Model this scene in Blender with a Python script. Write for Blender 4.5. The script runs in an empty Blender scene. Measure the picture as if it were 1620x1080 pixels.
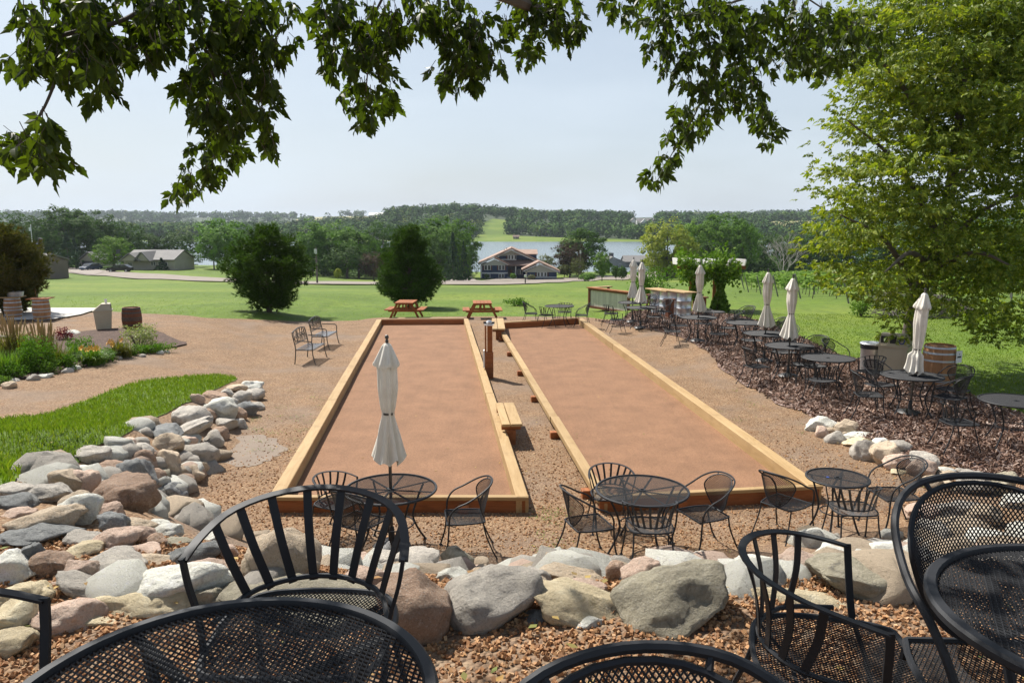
import bpy, math, random
import numpy as np
from mathutils import Vector, Matrix
from mathutils.geometry import delaunay_2d_cdt
R_ = math.radians
SC = bpy.context.scene
COL = SC.collection
# ------------------------------------------------------------------ camera
EYE = Vector((0.0, 0.0, 3.78))
PITCH = R_(8.88)
FP = 1215.0
cam_d = bpy.data.cameras.new('camera')
cam = bpy.data.objects.new('camera', cam_d)
COL.objects.link(cam)
cam.location = EYE
cam.rotation_euler = (R_(90) - PITCH, 0, 0)
cam_d.lens = 27.0; cam_d.sensor_width = 36.0
cam_d.clip_start = 0.05; cam_d.clip_end = 9000
SC.camera = cam
# ------------------------------------------------------------------ light
SUN_EL = R_(52); SUN_AZ = R_(-42)      # azimuth measured from +Y (view direction) towards +X
sun_dir = Vector((math.sin(SUN_AZ) * math.cos(SUN_EL), math.cos(SUN_AZ) * math.cos(SUN_EL), math.sin(SUN_EL)))
sd = bpy.data.lights.new('sun', 'SUN'); sd.energy = 5.0; sd.angle = R_(0.53); sd.color = (1.0, 0.955, 0.88)
so = bpy.data.objects.new('sun', sd); COL.objects.link(so)
so.rotation_euler = sun_dir.to_track_quat('Z', 'Y').to_euler()
W = bpy.data.worlds.new('World'); SC.world = W; W.use_nodes = True
wn = W.node_tree.nodes; wl = W.node_tree.links
for n in list(wn): wn.remove(n)
wo = wn.new('ShaderNodeOutputWorld'); wb = wn.new('ShaderNodeBackground')
sky = wn.new('ShaderNodeTexSky'); sky.sky_type = 'NISHITA'; sky.sun_disc = False
sky.sun_elevation = SUN_EL; sky.sun_rotation = SUN_AZ
sky.air_density = 1.0; sky.dust_density = 2.2; sky.ozone_density = 2.0
# thin milky haze over the blue: thick towards the horizon, thinner overhead, with faint cirrus
tcw = wn.new('ShaderNodeTexCoord'); mpw = wn.new('ShaderNodeMapping'); mpw.inputs['Scale'].default_value = (1.2, 1.2, 5.0)
nzw = wn.new('ShaderNodeTexNoise'); nzw.inputs['Scale'].default_value = 2.2; nzw.inputs['Detail'].default_value = 5
sxw = wn.new('ShaderNodeSeparateXYZ'); wl.new(tcw.outputs['Generated'], sxw.inputs[0])
mrw = wn.new('ShaderNodeMapRange'); mrw.inputs[1].default_value = 0.0; mrw.inputs[2].default_value = 0.75
mrw.inputs[3].default_value = 0.80; mrw.inputs[4].default_value = 0.12
mrn = wn.new('ShaderNodeMapRange'); mrn.inputs[1].default_value = 0.3; mrn.inputs[2].default_value = 0.7
mrn.inputs[3].default_value = 0.74; mrn.inputs[4].default_value = 1.16
mlw = wn.new('ShaderNodeMath'); mlw.operation = 'MULTIPLY'; mlw.use_clamp = True
mxw = wn.new('ShaderNodeMix'); mxw.data_type = 'RGBA'
mxw.inputs['B'].default_value = (7.5, 8.5, 9.5, 1)
wl.new(tcw.outputs['Generated'], mpw.inputs[0]); wl.new(mpw.outputs[0], nzw.inputs['Vector'])
wl.new(sxw.outputs['Z'], mrw.inputs[0]); wl.new(nzw.outputs['Fac'], mrn.inputs[0])
wl.new(mrw.outputs[0], mlw.inputs[0]); wl.new(mrn.outputs[0], mlw.inputs[1])
wl.new(mlw.outputs[0], mxw.inputs['Factor'])
wl.new(sky.outputs[0], mxw.inputs['A'])
wl.new(mxw.outputs['Result'], wb.inputs[0]); wb.inputs[1].default_value = 0.068
wl.new(wb.outputs[0], wo.inputs[0])
SC.view_settings.view_transform = 'Standard'; SC.view_settings.look = 'None'
SC.view_settings.exposure = 0.62; SC.view_settings.gamma = 1.0; SC.view_settings.use_curve_mapping = False
SC.cycles.max_bounces = 6; SC.cycles.diffuse_bounces = 2; SC.cycles.glossy_bounces = 2
SC.cycles.transmission_bounces = 4; SC.cycles.transparent_max_bounces = 6; SC.cycles.volume_bounces = 0
SC.cycles.use_adaptive_sampling = True
# ------------------------------------------------------------------ helpers: geometry of the place
def ray(px, py):
    f = Vector((0, math.cos(PITCH), -math.sin(PITCH))); u = Vector((0, math.sin(PITCH), math.cos(PITCH)))
    d = f + Vector((1, 0, 0)) * ((px - 810) / FP) + u * (-(py - 540) / FP)
    return d
def gp(px, py, z=0.0):
    d = ray(px, py); t = (z - EYE.z) / d.z
    return EYE + d * t
def ad(px, py, y):                      # point on the pixel ray at forward distance y
    d = ray(px, py); return EYE + d * (y / d.y)
def sst(a, b, x):
    t = np.clip((x - a) / (b - a), 0, 1); return t * t * (3 - 2 * t)
TOE = [(413, 640), (395, 668), (362, 700), (340, 745), (312, 775), (262, 812), (330, 838), (430, 866), (560, 885), (650, 884), (760, 890), (880, 892),
       (1000, 882), (1140, 880), (1230, 862), (1330, 845), (1420, 815), (1500, 795), (1600, 790), (1640, 775), (1560, 755), (1460, 742), (1400, 725), (1350, 705), (1300, 690), (1285, 665)]
bowl = [tuple(gp(a, b)[:2]) for a, b in TOE]
bowl += [(4.4, 21.0), (3.7, 29.0), (5.3, 53.0), (-8.4, 53.0), (-8.4, 26.5), (-7.0, 21.0), (-5.6, 16.7)]
BOWL = np.array(bowl)
def seg_dist(P, poly, closed=True):
    d = np.full(len(P), 1e18); n = len(poly)
    for i in range(n if closed else n - 1):
        a = poly[i]; b = poly[(i + 1) % n]; ab = b - a; L = float(ab @ ab) + 1e-12
        t = np.clip(((P - a) @ ab) / L, 0, 1)
        q = P - (a + t[:, None] * ab); d = np.minimum(d, (q * q).sum(1))
    return np.sqrt(d)
def inside(P, poly):
    c = np.zeros(len(P), bool); n = len(poly); j = n - 1
    for i in range(n):
        xi, yi = poly[i]; xj, yj = poly[j]
        m = ((yi > P[:, 1]) != (yj > P[:, 1])) & (P[:, 0] < (xj - xi) * (P[:, 1] - yi) / (yj - yi + 1e-15) + xi)
        c ^= m; j = i
    return c
DX = np.array([-50, 29, 41, 56, 175, 205, 225, 240, 300, 540, 572, 600, 9000], float)
DZ = np.array([0, 0, -0.55, -1.7, -9.4, -9.9, -10.8, -12.0, -14, -14, -11.6, -10.2, -10.2])
RPX = np.array([-1500, 0, 450, 520, 560, 600, 720, 850, 1000, 1160, 1300, 1620, 3000], float)
RZ = np.array([-9, -9, -8, -4, 3, 9, 15, 7, 4.5, 2.5, 5, 6, 6], float)
def Hn(x, y):
    x = np.atleast_1d(np.asarray(x, float)); y = np.atleast_1d(np.asarray(y, float))
    near = (y < 70) & (y > -60) & (np.abs(x) < 70)
    h = np.zeros_like(x)
    if near.any():
        P = np.stack([x[near], y[near]], 1)
        d = seg_dist(P, BOWL); d[inside(P, BOWL)] = 0
        xn, yn = P[:, 0], P[:, 1]
        cl = .44 + 1.79 * (1 - sst(3.1, 14, yn)); cr = .22 + 2.01 * (1 - sst(3.1, 8.4, yn))
        # the right-hand mulch terrace stays low, only the strip under the camera is high
        cap = cl + (cr - cl) * sst(-3, 1, xn)
        sl = .62 - .30 * sst(10.5, 14, yn) - .18 * sst(14, 18.5, yn)
        conc = .28 * d + .42 * np.maximum(d - 2.8, 0)
        a = sl * d * (1 - sst(-3.5, -.5, xn)) + conc * sst(-3.5, -.5, xn); k = .22
        hh = np.clip(.5 + .5 * (cap - a) / k, 0, 1)
        hn = cap * (1 - hh) + a * hh - k * hh * (1 - hh)
        hn = np.maximum(hn, 0) * (1 - sst(50, 68, yn))
        h[near] = hn
    u = x / np.maximum(y, 1.0)
    ye = y - 36 * (1 - sst(-.42, -.16, u)) * sst(110, 190, y) * (1 - sst(262, 420, y)); h = h + np.interp(ye, DX, DZ)
    h = h + .5 * (1 - sst(-.5, -.12, u)) * sst(50, 120, y) * (1 - sst(190, 230, y))
    h = h + .8 * sst(.18, .5, u) * sst(60, 130, y) * (1 - sst(190, 225, y))
    px = 810 + FP * u
    rz = np.interp(px, RPX, RZ)
    f = sst(590, 900, y); h = h + (rz + 10.2) * f
    f2 = sst(1200, 2200, y); h = h * (1 - f2) + f2 * (16.5 + 2.0 * np.sin(px * .011) + 1.2 * np.sin(px * .037))
    h = h + .12 * np.sin(x * .23 + 1) * np.sin(y * .17) * sst(34, 60, y) * (1 - sst(180, 200, y))
    return h
def H(x, y): return float(Hn([x], [y])[0])
def tp(px, py):
    d = ray(px, py)
    ts = np.geomspace(1.2, 3500, 700)
    X = EYE.x + d.x * ts; Y = EYE.y + d.y * ts; Z = EYE.z + d.z * ts
    hh = Hn(X, Y); k = np.nonzero(Z < hh)[0]
    if len(k) == 0: i = len(ts) - 1; return Vector((X[i], Y[i], hh[i]))
    i = k[0]; lo = ts[max(i - 1, 0)]; hi = ts[i]
    for _ in range(16):
        m = (lo + hi) / 2
        if EYE.z + d.z * m < H(EYE.x + d.x * m, EYE.y + d.y * m): hi = m
        else: lo = m
    return Vector((EYE.x + d.x * hi, EYE.y + d.y * hi, H(EYE.x + d.x * hi, EYE.y + d.y * hi)))
def W2P(x, y, z):
    z = z - EYE.z; f = y * math.cos(PITCH) - z * math.sin(PITCH); u = y * math.sin(PITCH) + z * math.cos(PITCH)
    return 810 + FP * x / f, 540 - FP * u / f
# ------------------------------------------------------------------ helpers: objects
def props(o, label=None, cat=None, group=None, kind=None):
    if label: o['label'] = label
    if cat: o['category'] = cat
    if group: o['group'] = group
    if kind: o['kind'] = kind
    return o
def empty(name, loc=(0, 0, 0), rz=0, label=None, cat=None, group=None, rot=None, sc=None):
    o = bpy.data.objects.new(name, None); COL.objects.link(o); o.location = loc
    o.rotation_euler = rot if rot else (0, 0, rz); o.empty_display_size = .2
    if sc: o.scale = (sc, sc, sc)
    return props(o, label, cat, group)
def link(name, me, parent=None, loc=None, rot=None, sc=None, label=None, cat=None, group=None, kind=None):
    o = bpy.data.objects.new(name, me); COL.objects.link(o)
    if parent is not None: o.parent = parent
    if loc is not None: o.location = loc
    if rot is not None: o.rotation_euler = rot
    if sc is not None: o.scale = sc if hasattr(sc, '__len__') else (sc, sc, sc)
    return props(o, label, cat, group, kind)
def nmesh(name, V, F, mat=None, smooth=False):
    """V (n,3) array; F (m,k) int array or list of arrays of equal width."""
    V = np.asarray(V, np.float32)
    if isinstance(F, np.ndarray): F = [F]
    F = [f for f in F if len(f)]
    me = bpy.data.meshes.new(name)
    nl = sum(f.size for f in F); nf = sum(len(f) for f in F)
    me.vertices.add(len(V)); me.vertices.foreach_set('co', V.ravel())
    me.loops.add(nl); me.loops.foreach_set('vertex_index', np.concatenate([f.ravel() for f in F]).astype(np.int32))
    me.polygons.add(nf)
    tot = np.concatenate([np.full(len(f), f.shape[1], np.int32) for f in F])
    st = np.concatenate([[0], np.cumsum(tot)[:-1]]).astype(np.int32)
    me.polygons.foreach_set('loop_start', st); me.polygons.foreach_set('loop_total', tot)
    me.polygons.foreach_set('use_smooth', np.full(nf, bool(smooth)))
    me.update(calc_edges=True); me.validate()
    if mat: me.materials.append(mat)
    return me
def crv(pts, n=6):
    P = [Vector(p) for p in pts]; out = []
    for i in range(len(P) - 1):
        a = P[i - 1] if i > 0 else P[i] * 2 - P[i + 1]; b = P[i]; c = P[i + 1]; d = P[i + 2] if i + 2 < len(P) else P[i + 1] * 2 - P[i]
        for k in range(n):
            t = k / n
            out.append(.5 * ((2 * b) + (c - a) * t + (2 * a - 5 * b + 4 * c - d) * t * t + (3 * b - a - 3 * c + d) * t ** 3))
    out.append(P[-1]); return out
def mirx(pts): return [Vector((-p[0], p[1], p[2])) for p in pts]
class MB:
    def __init__(s): s.v = []; s.f3 = []; s.f4 = []; s.fn = []
    def add(s, vs, fs):
        b = len(s.v); s.v.extend([tuple(p) for p in vs])
        for f in fs:
            g = tuple(i + b for i in f)
            (s.f3 if len(g) == 3 else s.f4 if len(g) == 4 else s.fn).append(g)
        return s
    def sweep(s, pts, prof, closed=False, up=None, scale=None, caps=True):
        """prof: list of (a,b) offsets in the frame (side, up)."""
        P = [Vector(p) for p in pts]; n = len(P); m = len(prof); vs = []
        pu = None
        for i in range(n):
            if closed: t = P[(i + 1) % n] - P[i - 1]
            else: t = P[min(i + 1, n - 1)] - P[max(i - 1, 0)]
            if t.length < 1e-9: t = Vector((0, 0, 1))
            t.normalize()
            if up is not None: u = (up(i) if callable(up) else Vector(up))
            else: u = pu if pu is not None else (Vector((0, 0, 1)) if abs(t.z) < .9 else Vector((0, 1, 0)))
            u = u - t * u.dot(t)
            if u.length < 1e-6: u = t.orthogonal()
            u.normalize(); pu = u; sd_ = t.cross(u)
            k = 1 if scale is None else (scale(i / (n - 1)) if callable(scale) else scale[i])
            for a, b in prof: vs.append(P[i] + sd_ * (a * k) + u * (b * k))
        fs = []
        for i in range(n if closed else n - 1):
            j = (i + 1) % n
            for q in range(m): fs.append((i * m + q, i * m + (q + 1) % m, j * m + (q + 1) % m, j * m + q))
        if not closed and caps: fs.append(tuple(reversed(range(m)))); fs.append(tuple(range((n - 1) * m, n * m)))
        return s.add(vs, fs)
    def tube(s, pts, r, n=6, closed=False, scale=None):
        return s.sweep(pts, [(r * math.cos(2 * math.pi * k / n), r * math.sin(2 * math.pi * k / n)) for k in range(n)], closed, None, scale)
    def bar(s, pts, w, t, up=(0, 0, 1), closed=False):
        return s.sweep(pts, [(-w / 2, -t / 2), (w / 2, -t / 2), (w / 2, t / 2), (-w / 2, t / 2)], closed, up)
    def box(s, c, d, rz=0, bev=0):
        x, y, z = d[0] / 2, d[1] / 2, d[2] / 2; ca, sa = math.cos(rz), math.sin(rz)
        vs = [Vector((c[0] + a * x * ca - b * y * sa, c[1] + a * x * sa + b * y * ca, c[2] + e * z)) for a, b, e in
              ((-1, -1, -1), (1, -1, -1), (1, 1, -1), (-1, 1, -1), (-1, -1, 1), (1, -1, 1), (1, 1, 1), (-1, 1, 1))]
        return s.add(vs, [(3, 2, 1, 0), (4, 5, 6, 7), (0, 1, 5, 4), (1, 2, 6, 5), (2, 3, 7, 6), (3, 0, 4, 7)])
    def lathe(s, prof, n=24, c=(0, 0, 0), caps=True, wob=None):
        vs = []; m = len(prof)
        for r, z in prof:
            for k in range(n):
                a = 2 * math.pi * k / n; q = r * (wob(a, z) if wob else 1)
                vs.append((c[0] + q * math.cos(a), c[1] + q * math.sin(a), c[2] + z))
        fs = [(i * n + k, i * n + (k + 1) % n, (i + 1) * n + (k + 1) % n, (i + 1) * n + k) for i in range(m - 1) for k in range(n)]
        if caps: fs.append(tuple(reversed(range(n)))); fs.append(tuple(range((m - 1) * n, m * n)))
        return s.add(vs, fs)
    def poly(s, pts, th, axis=(0, 0, 1)):
        a = Vector(axis) * th; n = len(pts); P = [Vector(p) for p in pts]
        return s.add(P + [p + a for p in P], [tuple(reversed(range(n))), tuple(range(n, 2 * n))] + [(i, (i + 1) % n, n + (i + 1) % n, n + i) for i in range(n)])
    def lattice(s, dom, ins, fn, sp, w, ang=35, step=None, th=None):
        """woven metal mesh: two families of strands over domain box dom=(x0,x1,y0,y1) kept where ins(u,v)."""
        x0, x1, y0, y1 = dom; cx, cy = (x0 + x1) / 2, (y0 + y1) / 2; Rr = math.hypot(x1 - x0, y1 - y0) / 2; th = th or w * .6
        for sg in (1, -1):
            a = math.radians(ang) * sg; dx, dy = math.cos(a), math.sin(a)
            for k in range(int(-Rr / sp), int(Rr / sp) + 1):
                ox, oy = cx - dy * k * sp, cy + dx * k * sp
                ts = np.linspace(-Rr, Rr, max(8, int(2 * Rr / .006))); run = []
                us = ox + dx * ts; vs_ = oy + dy * ts; ok = ins(us, vs_) & (us >= x0) & (us <= x1) & (vs_ >= y0) & (vs_ <= y1)
                idx = np.nonzero(ok)[0]
                if len(idx) < 2: continue
                for r in np.split(idx, np.nonzero(np.diff(idx) > 1)[0] + 1):
                    if len(r) < 2: continue
                    L = ts[r[-1]] - ts[r[0]]; n = 2 if step is None else max(2, int(L / step) + 1)
                    tt = np.linspace(ts[r[0]], ts[r[-1]], n)
                    pts = [Vector(fn(ox + dx * t, oy + dy * t)) for t in tt]
                    e = 1e-3; um, vm = ox + dx * tt[n // 2], oy + dy * tt[n // 2]
                    p0 = Vector(fn(um, vm)); nn = (Vector(fn(um + e, vm)) - p0).cross(Vector(fn(um, vm + e)) - p0).normalized()
                    s.sweep(pts, [(-w / 2, 0), (w / 2, 0), (0, th)], False, nn, caps=False)
        return s
    def mesh(s, name, mat=None, smooth=False):
        F = []
        if s.f3: F.append(np.array(s.f3, np.int32))
        if s.f4: F.append(np.array(s.f4, np.int32))
        byn = {}
        for f in s.fn: byn.setdefault(len(f), []).append(f)
        for k in byn: F.append(np.array(byn[k], np.int32))
        me = nmesh(name, np.array(s.v, np.float32), F, mat, smooth)
        if smooth:
            try: me.set_sharp_from_angle(angle=R_(40))
            except Exception: pass
        return me
# ------------------------------------------------------------------ materials
def ramp(nt, fac, cols, pos=None):
    r = nt.nodes.new('ShaderNodeValToRGB'); e = r.color_ramp.elements; n = len(cols)
    pos = pos or [i / (n - 1) if n > 1 else 0 for i in range(n)]
    while len(e) < n: e.new(.5)
    for i in range(n): e[i].position = pos[i]; e[i].color = (*cols[i], 1)
    nt.links.new(fac, r.inputs[0]); return r.outputs[0]
def newmat(name):
    m = bpy.data.materials.new(name); m.use_nodes = True; nt = m.node_tree
    b = nt.nodes['Principled BSDF']; return m, nt, b
def coords(nt, scale=(1, 1, 1), kind='Object'):
    t = nt.nodes.new('ShaderNodeTexCoord'); mp = nt.nodes.new('ShaderNodeMapping'); mp.inputs['Scale'].default_value = scale
    nt.links.new(t.outputs[kind], mp.inputs[0]); return mp.outputs[0]
def noise(nt, vec, scale, detail=4, rough=.55, dist=0):
    n = nt.nodes.new('ShaderNodeTexNoise'); n.inputs['Scale'].default_value = scale; n.inputs['Detail'].default_value = detail
    n.inputs['Roughness'].default_value = rough; n.inputs['Distortion'].default_value = dist
    nt.links.new(vec, n.inputs['Vector']); return n.outputs['Fac']
def bump(nt, b, h, strength, dist, prev=None):
    n = nt.nodes.new('ShaderNodeBump'); n.inputs['Strength'].default_value = strength; n.inputs['Distance'].default_value = dist
    nt.links.new(h, n.inputs['Height'])
    if prev is not None: nt.links.new(prev, n.inputs['Normal'])
    nt.links.new(n.outputs[0], b.inputs['Normal']); return n.outputs[0]
def mixc(nt, fac, a, b_, mode='MIX'):
    n = nt.nodes.new('ShaderNodeMix'); n.data_type = 'RGBA'; n.blend_type = mode
    for sock, v in (('Factor', fac), ('A', a), ('B', b_)):
        if isinstance(v, (int, float)): n.inputs[sock].default_value = v
        elif isinstance(v, tuple): n.inputs[sock].default_value = (*v, 1)
        else: nt.links.new(v, n.inputs[sock])
    return n.outputs['Result']
def mapr(nt, v, a, b_, c, d):
    n = nt.nodes.new('ShaderNodeMapRange'); n.inputs[1].default_value = a; n.inputs[2].default_value = b_
    n.inputs[3].default_value = c; n.inputs[4].default_value = d; nt.links.new(v, n.inputs[0]); return n.outputs[0]
def M(name, cols, scale=5, rough=.7, bs=0, bscale=None, bd=.01, detail=5, metallic=0, st=(1, 1, 1), lo=.3, hi=.7, orand=0, spec=.5):
    m, nt, b = newmat(name); v = coords(nt, st); n = noise(nt, v, scale, detail)
    n2 = mapr(nt, n, lo, hi, 0, 1); c = ramp(nt, n2, cols) if len(cols) > 1 else None
    if c is None:
        b.inputs['Base Color'].default_value = (*cols[0], 1)
    else:
        if orand:
            oi = nt.nodes.new('ShaderNodeObjectInfo'); k = mapr(nt, oi.outputs['Random'], 0, 1, 1 - orand, 1 + orand)
            mm = nt.nodes.new('ShaderNodeVectorMath'); mm.operation = 'SCALE'; nt.links.new(c, mm.inputs[0]); nt.links.new(k, mm.inputs['Scale']); c = mm.outputs[0]
        nt.links.new(c, b.inputs['Base Color'])
    b.inputs['Roughness'].default_value = rough; b.inputs['Metallic'].default_value = metallic
    b.inputs['Specular IOR Level'].default_value = spec
    if bs: bump(nt, b, noise(nt, v, bscale or scale * 3, 6), bs, bd)
    return m
def leafmat(name, cols, trans=.4, tcol=None, rough=.5, orand=0.0):
    m, nt, b = newmat(name)
    g = nt.nodes.new('ShaderNodeNewGeometry'); c = ramp(nt, g.outputs['Random Per Island'], cols)
    if orand:
        oi = nt.nodes.new('ShaderNodeObjectInfo'); k = mapr(nt, oi.outputs['Random'], 0, 1, 1 - orand, 1 + orand)
        mm = nt.nodes.new('ShaderNodeVectorMath'); mm.operation = 'SCALE'; nt.links.new(c, mm.inputs[0]); nt.links.new(k, mm.inputs['Scale']); c = mm.outputs[0]
    nt.links.new(c, b.inputs['Base Color']); b.inputs['Roughness'].default_value = rough; b.inputs['Specular IOR Level'].default_value = .22 if rough < .55 else .08
    t = nt.nodes.new('ShaderNodeBsdfTranslucent'); tc = mixc(nt, 1.0, c, tcol or (1.5, 1.7, .35), 'MULTIPLY')
    nt.links.new(tc, t.inputs[0]); mx = nt.nodes.new('ShaderNodeMixShader'); mx.inputs[0].default_value = trans
    nt.links.new(b.outputs[0], mx.inputs[1]); nt.links.new(t.outputs[0], mx.inputs[2])
    nt.links.new(mx.outputs[0], nt.nodes['Material Output'].inputs[0]); return m
def cellmat(name, cols, cell, rough=.85, bs=.6, bd=.01, patch=None, pscale=.35, spot=None):
    """loose stones / chips: every Voronoi cell its own colour, rounded relief, big soft patches of wear."""
    m, nt, b = newmat(name); v = coords(nt)
    vo = nt.nodes.new('ShaderNodeTexVoronoi'); vo.inputs['Scale'].default_value = 1 / cell; nt.links.new(v, vo.inputs['Vector'])
    sp = nt.nodes.new('ShaderNodeSeparateColor'); nt.links.new(vo.outputs['Color'], sp.inputs[0])
    c = ramp(nt, sp.outputs[0], cols)
    if patch:
        f = mapr(nt, noise(nt, v, pscale, 6, .6), .48, .66, 0, .85); c = mixc(nt, f, c, patch)
    f2 = mapr(nt, noise(nt, v, 1.7, 5), .3, .7, .86, 1.12)
    mm = nt.nodes.new('ShaderNodeVectorMath'); mm.operation = 'SCALE'; nt.links.new(c, mm.inputs[0]); nt.links.new(f2, mm.inputs['Scale'])
    nt.links.new(mm.outputs[0], b.inputs['Base Color']); b.inputs['Roughness'].default_value = rough; b.inputs['Specular IOR Level'].default_value = .25
    inv = mapr(nt, vo.outputs['Distance'], 0, .7, 1, 0)
    n1 = bump(nt, b, inv, bs, bd); bump(nt, b, noise(nt, v, .9 / cell, 3), bs * .5, bd, n1)
    return m
MAT = {}
g_cols = [(0.099, 0.053, 0.027), (0.204, 0.120, 0.063), (0.235, 0.133, 0.068), (0.303, 0.196, 0.111), (0.159, 0.087, 0.048), (0.341, 0.245, 0.149), (0.219, 0.125, 0.066)]
MAT['gravel'] = cellmat('pea_gravel', g_cols, .022, bs=1.0, bd=.012, patch=(.22, .16, .115), pscale=.45)
MAT['terrace_gravel'] = cellmat('terrace_gravel', g_cols, .02, bs=1.0, bd=.012)
MAT['court'] = cellmat('crushed_clay', [(0.180, 0.092, 0.050), (0.226, 0.121, 0.067), (0.268, 0.148, 0.082), (0.235, 0.125, 0.068)], .012, bs=.35, bd=.006)
nt = MAT['court'].node_tree; b = nt.nodes['Principled BSDF']; lk = b.inputs['Base Color'].links[0]; src = lk.from_socket
cn = noise(nt, coords(nt, (14, .7, 1)), 1.0, 4, .6); k1 = mapr(nt, cn, .35, .65, .965, 1.03); cn2 = noise(nt, coords(nt), 3.2, 6, .7); k2 = mapr(nt, cn2, .55, .72, 1.0, .86)
vv = nt.nodes.new('ShaderNodeVectorMath'); vv.operation = 'SCALE'; nt.links.new(src, vv.inputs[0]); mu = nt.nodes.new('ShaderNodeMath'); mu.operation = 'MULTIPLY'; nt.links.new(k1, mu.inputs[0]); nt.links.new(k2, mu.inputs[1]); nt.links.new(mu.outputs[0], vv.inputs['Scale']); nt.links.new(vv.outputs[0], b.inputs['Base Color'])
MAT['mulch'] = cellmat('wood_mulch', [(0.062, 0.034, 0.023), (0.137, 0.078, 0.056), (0.212, 0.129, 0.098), (0.087, 0.046, 0.031), (0.373, 0.284, 0.251), (0.162, 0.097, 0.066)], .045, bs=1.0, bd=.03)
MAT['soil'] = cellmat('bed_soil', [(.05, .03, .02), (.09, .055, .04), (.13, .08, .06)], .04, bs=1.0, bd=.02)
MAT['road'] = M('gravel_road', [(0.184, 0.148, 0.122), (0.233, 0.200, 0.163), (0.202, 0.170, 0.139)], .6, .9)
MAT['concrete'] = M('pale_concrete', [(.46, .44, .40), (.52, .50, .46)], 2, .85, .2, 30, .002)
MAT['asphalt'] = M('drive_surface', [(.22, .19, .16), (.27, .23, .20)], .5, .9)
def grassmat(name, far=False):
    m, nt, b = newmat(name); v = coords(nt)
    n1 = noise(nt, v, .035, 5, .6); n2 = noise(nt, v, .5, 6, .65); n3 = noise(nt, coords(nt, (1, .45, 1)), 9, 4, .7)
    c = ramp(nt, mapr(nt, n1, .40, .60, 0, 1), [(.085, .142, .013), (.125, .195, .018), (.185, .235, .03)])
    c = mixc(nt, mapr(nt, n2, .42, .75, 0, .6), c, (.15, .185, .045))
    n4 = noise(nt, coords(nt, (1, .35, 1)), 2.2, 5, .7); c = mixc(nt, mapr(nt, n4, .45, .70, 0, .65), c, (.06, .10, .016))
    c = mixc(nt, mapr(nt, n3, .35, .75, 0, .5), c, (.045, .085, .012))
    nt.links.new(c, b.inputs['Base Color']); b.inputs['Roughness'].default_value = .8; b.inputs['Specular IOR Level'].default_value = .15
    n5 = bump(nt, b, n4, .7, .16); bump(nt, b, n3, .8, .05, n5); return m
MAT['lawn'] = grassmat('lawn_grass')
# ------------------------------------------------------------------ ground, sheets, water
rs = np.random.RandomState(7)
MAT['floor'] = M('woodland_floor', [(.022, .042, .012), (.035, .06, .016)], .02, .95)
def terrain():
    ys = list(np.arange(-8, 4.01, .25)); y = ys[-1]
    while y < 4600: y = y + max(.15, y * .016); ys.append(y)
    ys = np.array(ys); us = np.linspace(-1.35, 1.35, 300)
    U, Y = np.meshgrid(us, ys); X = U * (np.maximum(Y, 0) + 11)
    Z = Hn(X.ravel(), Y.ravel()).reshape(X.shape)
    n, m = X.shape; V = np.stack([X.ravel(), Y.ravel(), Z.ravel()], 1)
    i = np.arange(n - 1)[:, None] * m + np.arange(m - 1)[None, :]; i = i.ravel()
    F = np.stack([i, i + 1, i + m + 1, i + m], 1).astype(np.int32)
    me = nmesh('ground', V, F, MAT['lawn'], True); me.materials.append(MAT['floor']); cy = Y[:-1, :-1].ravel()
    me.polygons.foreach_set('material_index', (cy > 588).astype(np.int32)); link('ground', me, kind='structure')
terrain()
def dens(poly, sp, jit=0.0):
    P = np.array(poly, float); out = []
    for i in range(len(P)):
        a, b = P[i], P[(i + 1) % len(P)]; n = max(1, int(np.linalg.norm(b - a) / sp))
        for k in range(n):
            q = a + (b - a) * k / n
            out.append(q + rs.uniform(-jit, jit, 2))
    return np.array(out)
def smooth_poly(poly, n=5):
    P = [Vector((p[0], p[1], 0)) for p in poly]; N = len(P); out = []
    for i in range(N):
        a, b, c, d = P[i - 1], P[i], P[(i + 1) % N], P[(i + 2) % N]
        for k in range(n):
            t = k / n; q = .5 * ((2 * b) + (c - a) * t + (2 * a - 5 * b + 4 * c - d) * t * t + (3 * b - a - 3 * c + d) * t ** 3)
            out.append((q.x, q.y))
    return out
def sheet(name, poly, sp, off, mat, jit=0.0, kind='structure', label=None, cat=None, zfun=None, parent=None):
    B = dens(poly, sp, jit); lo = B.min(0); hi = B.max(0)
    gx, gy = np.meshgrid(np.arange(lo[0], hi[0], sp), np.arange(lo[1], hi[1], sp))
    G = np.stack([gx.ravel(), gy.ravel()], 1) + rs.uniform(-.2, .2, (gx.size, 2)) * sp
    G = G[inside(G, B)]; G = G[seg_dist(G, B) > sp * .4] if len(G) else G
    A = np.concatenate([B, G]) if len(G) else B
    ed = [(i, (i + 1) % len(B)) for i in range(len(B))]
    r = delaunay_2d_cdt([Vector(p) for p in A], ed, [list(range(len(B)))], 1, 1e-6)
    V = np.array([(p[0], p[1]) for p in r[0]]); z = (Hn(V[:, 0], V[:, 1]) if zfun is None else zfun(V)) + off
    F = np.array([f for f in r[2] if len(f) == 3], np.int32)
    a, b, c = V[F[:, 0]], V[F[:, 1]], V[F[:, 2]]
    cr = (b[:, 0] - a[:, 0]) * (c[:, 1] - a[:, 1]) - (b[:, 1] - a[:, 1]) * (c[:, 0] - a[:, 0]); F[cr < 0] = F[cr < 0][:, ::-1]
    me = nmesh(name, np.column_stack([V, z]), F, mat, True)
    return link(name, me, parent, label=label, cat=cat, kind=kind)
def pp(pts): return [tuple(tp(a, b)[:2]) for a, b in pts]
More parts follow.
